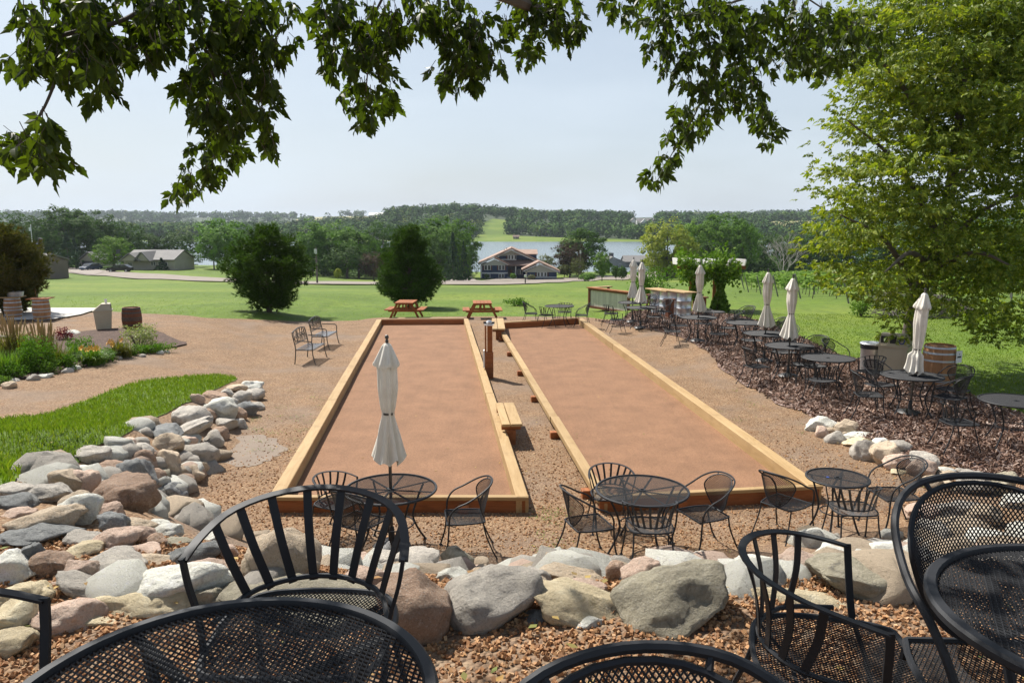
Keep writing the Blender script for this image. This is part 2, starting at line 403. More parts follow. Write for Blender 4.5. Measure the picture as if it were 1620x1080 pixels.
def sheets_far():
    up = [(-300, 408), (-100, 415), (60, 421), (140, 427), (220, 433), (300, 438), (380, 442), (480, 446), (620, 446), (720, 446), (850, 443), (950, 437), (1050, 433), (1160, 429), (1300, 427)]
    dn = [(1300, 430), (1160, 433), (1050, 438), (950, 443), (850, 449), (720, 451), (600, 451), (480, 450), (380, 447), (300, 445), (220, 442), (140, 436), (60, 428), (-100, 421), (-300, 412)]
    sheet('road', pp(up + dn), 7, .13, MAT['road'], .4)
    for q, m in (([(618, 447), (650, 439), (700, 436), (745, 439), (772, 447)], 'asphalt'), ([(750, 446), (785, 440.5), (842, 440.5), (835, 444.5), (790, 446)], 'road'),
                 ([(1030, 437), (1014, 430), (1005, 425), (1040, 424.5), (1052, 427), (1075, 430), (1082, 435)], 'asphalt'), ([(112, 432), (112, 425), (150, 426), (165, 430), (150, 436)], 'asphalt')):
        sheet('driveway', pp(q), 4, .18, MAT[m], .2)
sheets_far()
gpoly = pp([(0, 505), (75, 503), (165, 493), (232, 497), (330, 504), (450, 508), (560, 508), (600, 503), (760, 501), (925, 502), (1010, 508), (1100, 520), (1230, 560), (1330, 590), (1500, 650), (1700, 730)])
GPOLY = [(-26, -7.5), (-26, 30)] + gpoly + [(16, 6), (16, -7.5)]
GPOLY = GPOLY[::-1]
sheet('gravel_patio', GPOLY, .34, .022, MAT['gravel'], .05)
LAWNL = smooth_poly(pp([(-260, 742), (-120, 700), (0, 668), (60, 661), (110, 647), (150, 631), (200, 612), (270, 600), (335, 595), (372, 599), (368, 606), (340, 618), (318, 630), (286, 645), (240, 666), (205, 688), (150, 712), (122, 736), (80, 752), (30, 766), (0, 776), (-200, 850)]), 4)
sheet('grass_bank', LAWNL, .2, .036, MAT['lawn'], .03)
BED = smooth_poly(pp([(-220, 655), (0, 606), (40, 602), (100, 590), (160, 577), (200, 565), (292, 547), (280, 540), (235, 522), (180, 522), (100, 530), (0, 545), (-220, 575)]), 4)
sheet('flower_bed_soil', BED, .3, .06, MAT['soil'], .05)
MULCH = pp([(940, 508), (985, 507), (1000, 494), (1060, 493), (1130, 496), (1180, 503), (1240, 522), (1330, 565), (1380, 574), (1450, 598), (1560, 636), (1640, 668), (1800, 745), (1700, 800), (1640, 768), (1570, 757), (1450, 730), (1370, 700), (1290, 664), (1230, 640), (1180, 612), (1140, 582), (1115, 555), (1080, 535), (1010, 520)])
sheet('mulch_bed', MULCH, .4, .045, MAT['mulch'], .07)
sheet('concrete_pad', pp([(82, 508), (-130, 512), (-130, 489), (163, 489.5), (128, 500)]), .8, .07, MAT['concrete'])
MAT['sand'] = M('grey_sand', [(.195, .15, .115), (.245, .195, .15)], 3, .95, .4, 20, .01)
sheet('sand_patch', smooth_poly(pp([(345, 712), (372, 694), (410, 690), (440, 700), (448, 716), (425, 730), (398, 738), (368, 740), (342, 732)]), 4), .12, .027, MAT['sand'], .07)
MAT['mud'] = M('bare_earth', [(.15, .11, .06), (.20, .155, .09), (.11, .15, .035)], 1.5, .95, .5, 10, .02)
sheet('bare_earth', smooth_poly(pp([(1185, 537), (1240, 541), (1290, 555), (1350, 570), (1372, 592), (1330, 585), (1270, 566), (1200, 549)]), 3), .5, .03, MAT['mud'], .1)
# lake
m, nt, b = newmat('lake_water'); v = coords(nt, (.05, .35, 1)); b.inputs['Base Color'].default_value = (.16, .20, .22, 1)
b.inputs['Roughness'].default_value = .22; b.inputs['IOR'].default_value = 1.33; bump(nt, b, noise(nt, v, 1.2, 5), .35, .25); MAT['water'] = m
mb = MB(); mb.add([(-900, 200, -11.1), (900, 200, -11.1), (900, 640, -11.1), (-900, 640, -11.1)], [(0, 1, 2, 3)])
link('lake', mb.mesh('lake', MAT['water']), kind='structure')
# ---- loose stones, chips and blades that nobody could count
def rot_rand(n, rs):
    a = rs.normal(size=(n, 4)); a /= np.linalg.norm(a, axis=1)[:, None]; w, x, y, z = a.T
    return np.stack([np.stack([1 - 2 * (y * y + z * z), 2 * (x * y - z * w), 2 * (x * z + y * w)], 1), np.stack([2 * (x * y + z * w), 1 - 2 * (x * x + z * z), 2 * (y * z - x * w)], 1), np.stack([2 * (x * z - y * w), 2 * (y * z + x * w), 1 - 2 * (x * x + y * y)], 1)], 1)
CV = np.array([(-1, -1, -1), (1, -1, -1), (1, 1, -1), (-1, 1, -1), (-1, -1, 1), (1, -1, 1), (1, 1, 1), (-1, 1, 1)], float)
CF = np.array([(3, 2, 1, 0), (4, 5, 6, 7), (0, 1, 5, 4), (1, 2, 6, 5), (2, 3, 7, 6), (3, 0, 4, 7)])
def scatter_boxes(P, size, squash, rs, jit=.35):
    n = len(P); V = CV[None] * (1 + rs.uniform(-jit, jit, (n, 8, 3))); V = V * np.asarray(squash)[None, None]; V = V * (size[:, None, None] / 2)
    V = np.einsum('nij,nkj->nki', rot_rand(n, rs), V) + P[:, None]
    F = (CF[None] + (np.arange(n) * 8)[:, None, None]).reshape(-1, 4).astype(np.int32)
    return V.reshape(-1, 3), F
def islandmat(name, cols, rough=.8):
    m, nt, b = newmat(name); g = nt.nodes.new('ShaderNodeNewGeometry'); nt.links.new(ramp(nt, g.outputs['Random Per Island'], cols), b.inputs['Base Color'])
    b.inputs['Roughness'].default_value = rough; b.inputs['Specular IOR Level'].default_value = .3; return m
MAT['pebble'] = islandmat('crushed_stone', [(0.176, 0.084, 0.038), (0.328, 0.169, 0.076), (0.467, 0.268, 0.125), (0.268, 0.128, 0.060), (0.538, 0.345, 0.188), (0.375, 0.187, 0.083), (0.199, 0.099, 0.046), (0.434, 0.236, 0.110)])
def pebbles():
    def region(x0, x1, y0, y1, n, s0, s1, test=None):
        X = rs.uniform(x0, x1, n); Y = y0 + (y1 - y0) * rs.uniform(0, 1, n); k = np.ones(n, bool)
        if test: k = test(X, Y)
        X, Y = X[k], Y[k]; Z = Hn(X, Y) + .022 + rs.uniform(0, .006, len(X)); return np.stack([X, Y, Z], 1), rs.uniform(s0, s1, len(X)) ** 1.0
    P1, S1 = region(-3.4, 3.6, 1.0, 3.7, 56000, .006, .0165)
    P2, S2 = region(-7.5, 8, 6.5, 15, 42000, .008, .024, lambda X, Y: (rs.uniform(0, 1, len(X)) < 1 - sst(8, 15, Y)) & inside(np.stack([X, Y], 1), BOWL) & ~inside(np.stack([X, Y], 1), np.array(LAWNL)))
    V, F = scatter_boxes(np.concatenate([P1, P2]), np.concatenate([S1, S2]), (1.15, .9, .7), rs)
    link('loose_gravel', nmesh('loose_gravel', V, F, MAT['pebble']), kind='stuff', label='loose tan crushed stones covering the terrace and patio', cat='gravel')
pebbles()
MAT['chip'] = islandmat('mulch_chip', [(0.066, 0.036, 0.024), (0.158, 0.088, 0.060), (0.263, 0.163, 0.114), (0.448, 0.352, 0.296), (0.119, 0.061, 0.040), (0.197, 0.122, 0.081), (0.092, 0.047, 0.033)])
def chips():
    Pm = np.array(MULCH); lo, hi = Pm.min(0), Pm.max(0); n = 52000
    Y = lo[1] + (min(hi[1], 34) - lo[1]) * rs.uniform(0, 1, n) ** 1.8; X = rs.uniform(lo[0], min(hi[0], 15), n)
    k = inside(np.stack([X, Y], 1), Pm); X, Y = X[k], Y[k]; Z = Hn(X, Y) + .052 + rs.uniform(0, .012, len(X))
    V, F = scatter_boxes(np.stack([X, Y, Z], 1), rs.uniform(.03, .085, len(X)), (1.4, .35, .12), rs)
    link('mulch_chips', nmesh('mulch_chips', V, F, MAT['chip']), kind='stuff', label='shredded dark brown wood mulch chips under the dining tables', cat='mulch')
chips()
MAT['blade'] = leafmat('grass_blade', [(0.091, 0.146, 0.015), (0.130, 0.200, 0.024), (0.182, 0.243, 0.037), (0.111, 0.167, 0.020), (0.234, 0.259, 0.055)], .35)
def blades(poly, n, h0, h1, w, off=.03, ymax=1e9, pw=1.0):
    Pm = np.array(poly); lo, hi = Pm.min(0), Pm.max(0); hi[1] = min(hi[1], ymax)
    Y = lo[1] + (hi[1] - lo[1]) * rs.uniform(0, 1, n) ** pw; X = rs.uniform(lo[0], hi[0], n); k = inside(np.stack([X, Y], 1), Pm); X, Y = X[k], Y[k]; n = len(X)
    B = np.stack([X, Y, Hn(X, Y) + off], 1); a = rs.uniform(0, 2 * np.pi, n); h = rs.uniform(h0, h1, n); ln = rs.normal(0, .35, (n, 2)) * h[:, None]
    side = np.stack([np.cos(a), np.sin(a), 0 * a], 1) * w / 2
    mid = B + np.stack([ln[:, 0] * .3, ln[:, 1] * .3, h * .6], 1); T = B + np.stack([ln[:, 0], ln[:, 1], h], 1)
    V = np.stack([B - side, B + side, mid + side * .8, T, mid - side * .8], 1).reshape(-1, 3); i = np.arange(n) * 5
    return V, np.stack([i, i + 1, i + 2, i + 3, i + 4], 1).astype(np.int32)
V, F = blades(smooth_poly([tuple(Vector(p) ) for p in LAWNL], 1), 80000, .03, .085, .012, .036)
link('grass_tufts', nmesh('grass_tufts', V, F, MAT['blade']), kind='stuff', label='short bright green grass on the bank above the boulders', cat='grass')
LR = pp([(1180, 504), (1330, 566), (1450, 599), (1640, 668), (1800, 745), (1800, 560), (1300, 470), (1180, 480)])
V, F = blades(LR, 60000, .02, .045, .018, .0, 30, 2.4)
link('grass_tufts', nmesh('grass_tufts', V, F, MAT['blade']), kind='stuff', label='mown green grass behind the dining tables under the maple', cat='grass')
LB = pp([(60, 497), (240, 497), (560, 508), (600, 503), (925, 501), (990, 508), (1100, 480), (600, 470), (60, 470)])
V, F = blades(LB, 14000, .015, .035, .018, .0, 52, 2.6)
link('grass_tufts', nmesh('grass_tufts', V, F, MAT['blade']), kind='stuff', label='green field grass along the far edge of the gravel', cat='grass')
# ------------------------------------------------------------------ boulders
from mathutils import noise as mnoise
import bmesh
ICO = {}
for lv in (2, 3, 4):
    bm = bmesh.new(); bmesh.ops.create_icosphere(bm, subdivisions=lv, radius=1)
    ICO[lv] = (np.array([v.co[:] for v in bm.verts]), np.array([[v.index for v in f.verts] for f in bm.faces], np.int32)); bm.free()
def rockmat(name, base, alt, dark, layers=0, speck=.5):
    m, nt, b = newmat(name); oi = nt.nodes.new('ShaderNodeObjectInfo')
    t = nt.nodes.new('ShaderNodeTexCoord'); ad_ = nt.nodes.new('ShaderNodeVectorMath'); ad_.operation = 'ADD'
    nt.links.new(t.outputs['Object'], ad_.inputs[0])
    cx = nt.nodes.new('ShaderNodeCombineXYZ'); k = mapr(nt, oi.outputs['Random'], 0, 1, 0, 40)
    for i in range(3): nt.links.new(k, cx.inputs[i])
    nt.links.new(cx.outputs[0], ad_.inputs[1]); v = ad_.outputs[0]
    c = ramp(nt, mapr(nt, noise(nt, v, 11, 6, .62, .6), .3, .7, 0, 1), [alt, base, base, dark], [0, .4, .7, 1])
    hgt = noise(nt, v, 26, 9, .72)
    if layers:
        w = nt.nodes.new('ShaderNodeTexWave'); w.inputs['Scale'].default_value = 5; w.inputs['Distortion'].default_value = 9; w.inputs['Detail'].default_value = 4
        w.bands_direction = 'Z'; nt.links.new(v, w.inputs['Vector']); c = mixc(nt, mapr(nt, w.outputs['Fac'], .2, 1, 0, .35), c, dark)
        pass
    sp = mapr(nt, noise(nt, v, 120, 4, .75), .5, .62, 0, speck); c = mixc(nt, sp, c, dark)
    sp2 = mapr(nt, noise(nt, v, 95, 4, .75), .54, .64, 0, speck * .7); c = mixc(nt, sp2, c, (.62, .6, .55))
    kk = mapr(nt, oi.outputs['Random'], 0, 1, .88, 1.22); mm = nt.nodes.new('ShaderNodeVectorMath'); mm.operation = 'SCALE'
    nt.links.new(c, mm.inputs[0]); nt.links.new(kk, mm.inputs['Scale']); nt.links.new(mm.outputs[0], b.inputs['Base Color'])
    b.inputs['Roughness'].default_value = .85; b.inputs['Specular IOR Level'].default_value = .3
    bump(nt, b, noise(nt, v, 90, 6, .75), .6, .012, bump(nt, b, hgt, 1.0, .045)); return m
RM = {'g': rockmat('grey_granite', (0.500, 0.454, 0.390), (0.652, 0.594, 0.498), (0.250, 0.231, 0.203)), 'd': rockmat('blue_grey_basalt', (0.250, 0.255, 0.248), (0.401, 0.400, 0.379), (0.100, 0.102, 0.102), 0, .3),
      't': rockmat('tan_granite', (0.580, 0.459, 0.325), (0.696, 0.572, 0.419), (0.312, 0.236, 0.157)), 'p': rockmat('pink_granite', (0.626, 0.459, 0.356), (0.729, 0.572, 0.451), (0.383, 0.246, 0.177)),
      'b': rockmat('brown_granite', (0.413, 0.276, 0.191), (0.547, 0.391, 0.281), (0.185, 0.122, 0.082)), 'w': rockmat('pale_granite', (0.744, 0.732, 0.639), (0.744, 0.732, 0.720), (0.454, 0.418, 0.358)),
      'y': rockmat('yellow_limestone', (0.672, 0.561, 0.367), (0.744, 0.662, 0.471), (0.406, 0.326, 0.188), 1, .25), 'o': rockmat('olive_gneiss', (0.383, 0.342, 0.247), (0.522, 0.470, 0.356), (0.161, 0.145, 0.110), 1, .3)}
def rock_mesh(sd, lv, angular, mat, S=(1, 1, 1)):
    V, F = ICO[lv]; r = random.Random(sd); P = V.copy()
    for k in range(int(7 + angular * 9)):
        n = np.array([r.gauss(0, 1) for _ in range(3)]); n /= np.linalg.norm(n); d = r.uniform(.46 + .2 * (1 - angular), .86)
        q = P @ n; P = P - np.outer(np.maximum(q - d, 0) * (.90 + .10 * angular), n)
    o = Vector((sd * 3.17 % 97, sd * 1.3 % 31, sd * .7 % 53)); out = np.empty_like(P)
    for i, p in enumerate(P):
        q = Vector(p); k = 1 + .20 * mnoise.noise(q * 1.3 + o) + .075 * mnoise.noise(q * 3.2 + o) + (.035 + .03 * angular) * mnoise.noise(q * 8 + o) - .05 * max(0, .18 - abs(mnoise.noise(q * 2.1 + o * 2))) / .18
        out[i] = p * k
    ext = (out.max(0) - out.min(0)) / 2; out = (out - (out.max(0) + out.min(0)) / 2) / ext
    return nmesh('rock', out * np.array(S), F, mat, True)
NR = [0]
def rock(cx, cy, w, h, c, label=None, parent=None, yy=None, tilt=None, ang=None):
    NR[0] += 1; r = random.Random(NR[0] * 7 + 3)
    P = tp(cx, cy + .36 * h); Y = P.y if yy is None else yy
    Y = min(Y, 60); C = ad(cx, cy, Y); z = (C - EYE).dot(Vector((0, math.cos(PITCH), -math.sin(PITCH))))
    W_ = w * z / FP; Hh = h * z / FP; dp = min(W_ * .85, Hh * 1.7); hz = math.sqrt(max(Hh ** 2 - (dp * .42) ** 2, (.45 * Hh) ** 2)) / .9
    C = ad(cx, cy, Y + dp * .15)
    ang = ang if ang is not None else (r.uniform(.5, 1) if c in 'ydo' else r.uniform(0, .6))
    me = rock_mesh(NR[0] * 13 + 5, 4 if w > 34 else 3, ang, RM[c], (W_ / 2 * 1.26, dp / 2 * 1.25, hz / 2 * 1.25))
    rot = (r.uniform(-.2, .2), (tilt if tilt is not None else r.uniform(-.15, .15)), r.uniform(-.3, .3))
    o = link('boulder' if label else 'stone', me, parent, C, rot)
    if label: props(o, label, 'boulder', 'boulders piled around the sunken patio')
    return o
def Z5(l, ox=0, oy=580, k=3.0, parent=None):
    for e in l:
        x, y, w, h, c = e[:5]; lab = e[5] if len(e) > 5 else None
        rock(ox + x / k, oy + y / k, w / k, h / k, c, lab, None if lab else parent, *(e[6:]))
left_wall = empty('boulder_wall', (0, 0, 0), label='rough dry-laid wall of mixed fieldstones retaining the left grass bank', cat='stone wall')
front_wall = empty('boulder_wall', (0, 0, 0), label='smaller fieldstones packed between the big boulders below the terrace', cat='stone wall')
right_wall = empty('boulder_wall', (0, 0, 0), label='low winding row of pale fieldstones edging the mulch', cat='stone wall')
Z5([(940,155,55,50,'p'),(1030,145,120,45,'b'),(1185,95,110,60,'w','flat pale stone at the far tip of the left stone bank'),(1120,105,90,45,'t'),(1080,130,60,50,'g'),(1150,155,80,70,'g'),(1205,135,80,60,'g'),
(1050,208,135,115,'w','large smooth pale boulder near the far end of the left bank, taller than its neighbours'),(1170,205,95,70,'d'),(1215,190,70,45,'g'),(1105,175,40,45,'g'),(1140,230,55,60,'b'),(1140,275,60,50,'g'),
(910,250,150,115,'g','rounded grey boulder touching the grass, left of the large pale boulder'),(995,235,60,60,'b'),(1065,275,100,60,'g'),(880,310,260,80,'g','long grey slab boulder slanting down below the grass edge',None,-.5),(1035,318,85,60,'b'),(1005,345,95,75,'g'),
(770,320,170,75,'d','dark grey boulder shaded by the drooping grass edge'),(800,372,120,95,'t','tan pink-tinged boulder in the middle of the left bank'),(880,355,90,50,'p'),(945,415,160,110,'g','grey faceted boulder jutting toward the sandy patch'),
(680,395,120,70,'g','blue-grey flat-topped stone below the dark shaded boulder'),(610,362,60,45,'p'),(570,380,75,50,'t'),(440,425,135,90,'g','smooth grey egg-shaped boulder beside the grass'),(530,428,80,45,'p'),(680,445,100,90,'b'),(750,440,50,65,'b'),
(805,460,105,110,'t','pointed tan upright stone in the middle of the left bank'),(890,455,100,60,'g'),(955,485,60,60,'t'),(915,515,100,85,'t'),(390,490,90,40,'w'),(515,490,140,90,'b','brown-grey wedge boulder above the largest brown boulder'),(470,500,90,75,'b'),
(630,515,190,150,'d','dark slate-grey rounded boulder behind the largest brown boulder'),(735,545,85,95,'b'),(770,510,90,50,'o'),(870,540,90,60,'b'),(865,575,50,45,'g'),(820,595,105,85,'d','small dark blue angular boulder at the gravel edge'),
(315,555,130,115,'t','tan rounded boulder next to the pink one beside the grass'),(410,565,120,125,'p','pink rounded boulder beside the tan one near the grass'),(590,612,260,180,'b','largest brown boulder of the left bank with a wavy carved-looking face'),(725,665,75,85,'g'),(760,640,60,100,'p'),
(180,555,130,30,'o'),(75,595,145,75,'g','pale grey domed boulder at the left edge of the photo'),(235,605,170,100,'g','flat-topped greenish grey block boulder near the left edge'),(80,640,180,90,'d','dark boulder under the pale domed one at the left edge'),
(400,652,170,100,'t','tan boulder leaning behind the long white boulder'),(85,705,140,60,'p'),(370,700,220,150,'w','long white-grey boulder slanting down to the right on the left bank',None,-.5),(230,735,300,150,'t','big tan ridge-backed boulder above the blue-grey one'),
(175,808,310,125,'d','big blue-grey flat-topped boulder at the left edge',None,.05),(525,695,110,85,'p'),(535,755,120,110,'d','dark blue-grey faceted boulder right of the long white boulder'),(650,760,150,80,'t','tan grey boulder right of the dark faceted one'),(740,748,130,50,'w'),
(800,785,140,85,'w','pale boulder at the gravel corner of the bank'),(560,825,190,120,'p','rosy brown rounded boulder below the dark faceted one'),(660,805,130,90,'p'),(750,830,90,70,'b'),(860,835,140,60,'o','olive tan low boulder pointing at the black slat chair'),(400,825,150,70,'g'),
(990,815,100,50,'w'),(380,880,170,85,'y','yellowish tan angular boulder among grey ones at lower left'),(145,925,130,150,'d','dark upright blue-grey boulder at lower left'),(70,965,190,160,'w','large white and pink boulder at the left edge of the photo'),
(250,950,160,125,'b','round reddish brown boulder at lower left'),(380,980,170,110,'p','pointed pink and white boulder right of the reddish brown one'),(550,935,240,120,'g','big oval grey-tan boulder in the lower left pile'),(680,872,190,60,'p'),(710,925,230,70,'t','long low tan boulder behind the big pale boulder'),
(905,893,250,105,'d','smooth dark grey oval boulder left of the slat chair arm'),(1060,890,110,80,'p'),(1000,952,190,90,'p','low pinkish boulder beneath the slat chair arm'),(620,988,140,90,'d','small dark blue faceted boulder left of the big pale boulder')], parent=left_wall)
K = 1552 / 460
Z5([(140,610,260,150,'y','tan yellow boulder behind the arm of the leftmost chair'),(75,735,280,200,'y','large yellowish layered boulder at the lower left edge'),(300,560,200,60,'p'),(470,575,300,110,'g','grey slanting slab boulder in the lower left pile',None,.3),
(340,735,330,190,'p','large rough pink boulder beside the terrace gravel at left'),(760,640,520,170,'y','long rough yellow-olive boulder in the lower left pile'),(560,765,430,75,'y','thin yellow stone slab at the edge of the terrace gravel',2.75),
(960,555,520,230,'w','very large pale flat boulder left of the slat chair'),(60,870,260,150,'y','yellow stone block half behind the leftmost chair'),(1110,640,130,120,'o'),(420,680,90,60,'w'),(470,670,90,40,'d')], 0, 760, K, left_wall)
K = 3.176
Z5([(590,470,330,300,'t','tall pointed speckled boulder seen through the slats of the near chair'),(660,665,780,205,'o','broad olive-brown boulder behind the seat of the near slat chair'),(1235,735,340,340,'b','big smooth brown boulder right of the near slat chair',None,.1,.15),
(1110,490,180,110,'g'),(960,470,130,70,'p'),(1240,480,240,110,'g','pale grey boulder below the umbrella table chairs'),(1030,560,200,120,'p')], 260, 740, K, front_wall)
K = 3.522
Z5([(80,240,165,140,'o','craggy olive cube-like boulder standing above the pale ones'),(60,330,160,90,'w'),(250,455,530,310,'g','huge blue-grey granite boulder right of the brown one',None,-.35),(210,285,150,60,'p'),(300,340,170,130,'g'),(440,380,240,150,'t','tan flat boulder between blue-grey ones'),(510,345,165,115,'g'),
(735,330,400,110,'t','long low tan boulder behind the yellow slab'),(650,400,120,95,'b'),(790,400,210,95,'p','pale rose domed boulder behind the yellow slab'),(780,485,510,190,'y','yellow pitted slab boulder left of the big olive boulder',None,.25),(560,455,150,55,'t'),(880,310,95,65,'g'),
(970,318,112,138,'b','small reddish egg-shaped stone standing upright'),(1090,285,145,85,'w'),(1045,350,105,70,'w'),(1140,345,240,200,'p','tan pink boulder behind the big olive boulder'),(1270,225,225,115,'p','mauve boulder under the slat chair of the middle table'),
(1370,285,210,100,'p'),(1490,245,200,110,'g','rough grey boulder right of the mauve one'),(1290,475,540,330,'o','huge grey-olive veined boulder in the middle of the front row',None,-.2),(820,580,210,90,'w','pale low stone at the gravel in front of the yellow slab'),
(560,560,230,100,'d')], 700, 820, K, front_wall)
K = 3.176
Z5([(60,540,280,155,'g','oval grey-olive boulder left of the right slat chair'),(130,480,210,75,'w'),(20,590,170,75,'b'),(150,615,170,45,'g'),(330,500,230,150,'p','pinkish boulder seen through the slats of the right chair'),(530,455,190,120,'w','pale grey boulder behind the arm of the right slat chair'),(640,440,90,50,'w'),
(650,545,440,200,'o','long grey-olive boulder left of the mesh armchair'),(760,420,190,110,'w','whitish boulder left of the mesh armchair frame'),(350,690,690,175,'y','long pale yellow flat slab beside the right slat chair',2.95),(480,560,140,60,'g'),(900,590,260,150,'g','shaded grey boulder under the mesh armchair'),
(900,470,200,120,'w'),(1050,430,200,110,'g'),(1150,330,220,130,'t','tan boulder seen through the mesh chair back'),(1020,330,170,110,'g'),(1290,380,190,140,'w','pale boulder seen through the right part of the mesh chair back'),(960,230,160,90,'p'),(1110,210,180,100,'g'),(1260,250,160,110,'t')], 1160, 740, K, front_wall)
Z5([(415,275,135,80,'w','smooth striped pale boulder at the far end of the mulch edging'),(487,275,50,30,'t'),(545,290,115,65,'t'),(420,318,50,60,'p'),(463,303,45,30,'t'),(485,340,85,65,'g'),(590,325,110,40,'w'),(528,325,30,30,'t'),(595,360,130,60,'y','pale yellow flat stone in the mulch edging'),
(635,405,120,110,'g','upright grey boulder in the mulch edging'),(710,365,70,50,'w'),(780,380,100,60,'g'),(720,430,120,110,'t','tan angular boulder in the mulch edging'),(775,460,115,85,'p','rounded pink boulder in the mulch edging'),(800,410,50,20,'p'),(895,440,130,65,'g'),(895,490,115,95,'p'),
(790,500,90,30,'y'),(935,555,80,70,'t'),(1000,500,85,50,'w'),(1040,520,110,50,'t'),(1010,568,120,60,'t'),(1097,497,70,35,'g'),(1150,560,160,110,'g','grey angular boulder above the rail of the mesh armchair'),(1270,565,115,130,'o','olive-grey upright boulder near the right end of the mulch edging'),
(1345,645,110,80,'w','white boulder at the right edge of the photo beside the mulch')], 1160, 580, 3.0, right_wall)
# stones that fill the bank between the large ones
def fillers():
    r = random.Random(5); n = 0; cs = 'gwtpwwtg'
    mesh = [rock_mesh(900 + i, 2, r.uniform(0, .7), RM[cs[i % 8]]) for i in range(16)]
    while n < 900:
        x = r.uniform(-8.5, 9); y = r.uniform(3.0, 12.0); P = np.array([[x, y]])
        if inside(P, BOWL)[0] or inside(P, np.array(LAWNL))[0]: continue
        if x < -8.2 and y < 6: continue
        if y > 8.5 and x > 0: continue
        d = seg_dist(P, BOWL)[0]; h = H(x, y)
        if d > (1.5 if (x < -3 and y > 8) else 5.4): continue
        s = r.uniform(.10, .25); a, b = W2P(x, y, h + s * .6)
        n += 1
        if x > -2.6 and x < 3.5 and W2P(x, y, h + s * .75)[1] < 878: continue
        if x < -2.6 and h > 2.1: continue
        link('stone', mesh[n % 16], left_wall if x < -2.5 else front_wall, (x, y, h + s * .1), (r.uniform(-.4, .4), r.uniform(-.4, .4), r.uniform(0, 6)), (s * r.uniform(.9, 1.3), s, s * r.uniform(.6, .9)))
fillers()
bed_edge = empty('stone_edging', (0, 0, 0), label='thin line of small pale stones edging the flower bed', cat='stone edging')
for x, y, w, h, c in [(345,680,60,30,'w'),(15,890,40,25,'w'),(42,932,55,40,'t'),(160,895,50,35,'g'),(220,885,55,30,'w'),(265,860,30,30,'t'),(293,853,30,28,'b'),(320,860,50,30,'g'),(355,845,55,30,'w'),(380,835,30,20,'t'),(535,800,50,22,'b'),
                      (510,795,40,15,'t'),(560,800,30,20,'g'),(675,790,30,20,'g'),(760,775,25,20,'w'),(790,770,25,15,'w'),(70,905,40,22,'g'),(10,700,40,24,'g')]:
    rock(x / 3, 300 + y / 3, w / 3, h / 3, c, None, bed_edge)
# ------------------------------------------------------------------ wood, metals
def woodmat(name, cols, rough=.65, sc=(1.2, 14, 14), bs=.25, orand=.10):
    m, nt, b = newmat(name); oi = nt.nodes.new('ShaderNodeObjectInfo'); t = nt.nodes.new('ShaderNodeTexCoord')
    mp = nt.nodes.new('ShaderNodeMapping'); mp.inputs['Scale'].default_value = sc; nt.links.new(t.outputs['Object'], mp.inputs[0])
    cx = nt.nodes.new('ShaderNodeCombineXYZ'); k = mapr(nt, oi.outputs['Random'], 0, 1, 0, 50)
    for i in range(3): nt.links.new(k, cx.inputs[i])
    nt.links.new(cx.outputs[0], mp.inputs['Location']); v = mp.outputs[0]
    n = noise(nt, v, 1.3, 6, .65, .8); c = ramp(nt, mapr(nt, n, .28, .72, 0, 1), cols)
    big = noise(nt, t.outputs['Object'], 1.1, 3); c = mixc(nt, mapr(nt, big, .35, .7, 0, .35), c, cols[0])
    m2 = nt.nodes.new('ShaderNodeMapping'); m2.inputs['Scale'].default_value = (1.6, 5, 5); nt.links.new(t.outputs['Object'], m2.inputs[0]); nt.links.new(cx.outputs[0], m2.inputs['Location'])
    vo = nt.nodes.new('ShaderNodeTexVoronoi'); nt.links.new(m2.outputs[0], vo.inputs['Vector']); c = mixc(nt, mapr(nt, vo.outputs['Distance'], .05, .13, .75, 0), c, (cols[0][0] * .42, cols[0][1] * .34, cols[0][2] * .3))
    c = mixc(nt, mapr(nt, noise(nt, t.outputs['Object'], 2.3, 6, .7), .54, .7, 0, .32), c, (cols[0][0] * .62, cols[0][1] * .62, cols[0][2] * .7))
    kk = mapr(nt, oi.outputs['Random'], 0, 1, 1 - orand, 1 + orand); mm = nt.nodes.new('ShaderNodeVectorMath'); mm.operation = 'SCALE'
    nt.links.new(c, mm.inputs[0]); nt.links.new(kk, mm.inputs['Scale']); nt.links.new(mm.outputs[0], b.inputs['Base Color'])
    b.inputs['Roughness'].default_value = rough; b.inputs['Specular IOR Level'].default_value = .3
    bump(nt, b, n, bs, .006); return m
MAT['timber'] = woodmat('new_timber', [(.30, .19, .08), (.38, .25, .115), (.43, .295, .145), (.34, .22, .095)], sc=(.8, 7, 7), bs=.12)
MAT['cedar'] = woodmat('stained_shaded_cedar', [(.20, .065, .02), (.30, .105, .035), (.38, .15, .055)])  # wood stain; on the court front boards its dark orange doubles as shade
MAT['redwood'] = woodmat('red_stained_wood', [(0.216, 0.062, 0.015), (0.303, 0.098, 0.025), (0.361, 0.139, 0.041)])
MAT['dkwood'] = woodmat('dark_brown_wood', [(.10, .035, .018), (.17, .06, .028), (.22, .09, .04)])
MAT['oak'] = woodmat('barrel_oak', [(.26, .12, .05), (.40, .21, .10), (.34, .16, .07)], sc=(10, 10, 1.5))
MAT['greywood'] = woodmat('weathered_white_board', [(0.415, 0.396, 0.331), (0.549, 0.528, 0.445), (0.659, 0.624, 0.536)], sc=(12, 12, 1.0))
MAT['whitewood'] = woodmat('white_painted_board', [(.62, .60, .57), (.74, .73, .70), (.68, .66, .62)])
MAT['iron'] = M('black_powder_coat', [(.012, .013, .016), (.017, .018, .021)], 14, .58, .1, 120, .0006, spec=.38)
MAT['bronze'] = M('bronze_metal', [(.05, .045, .04), (.09, .08, .07)], 14, .35, metallic=.3)
MAT['galv'] = M('galvanised_steel', [(.50, .51, .52), (.66, .67, .68)], 12, .35, metallic=.75)
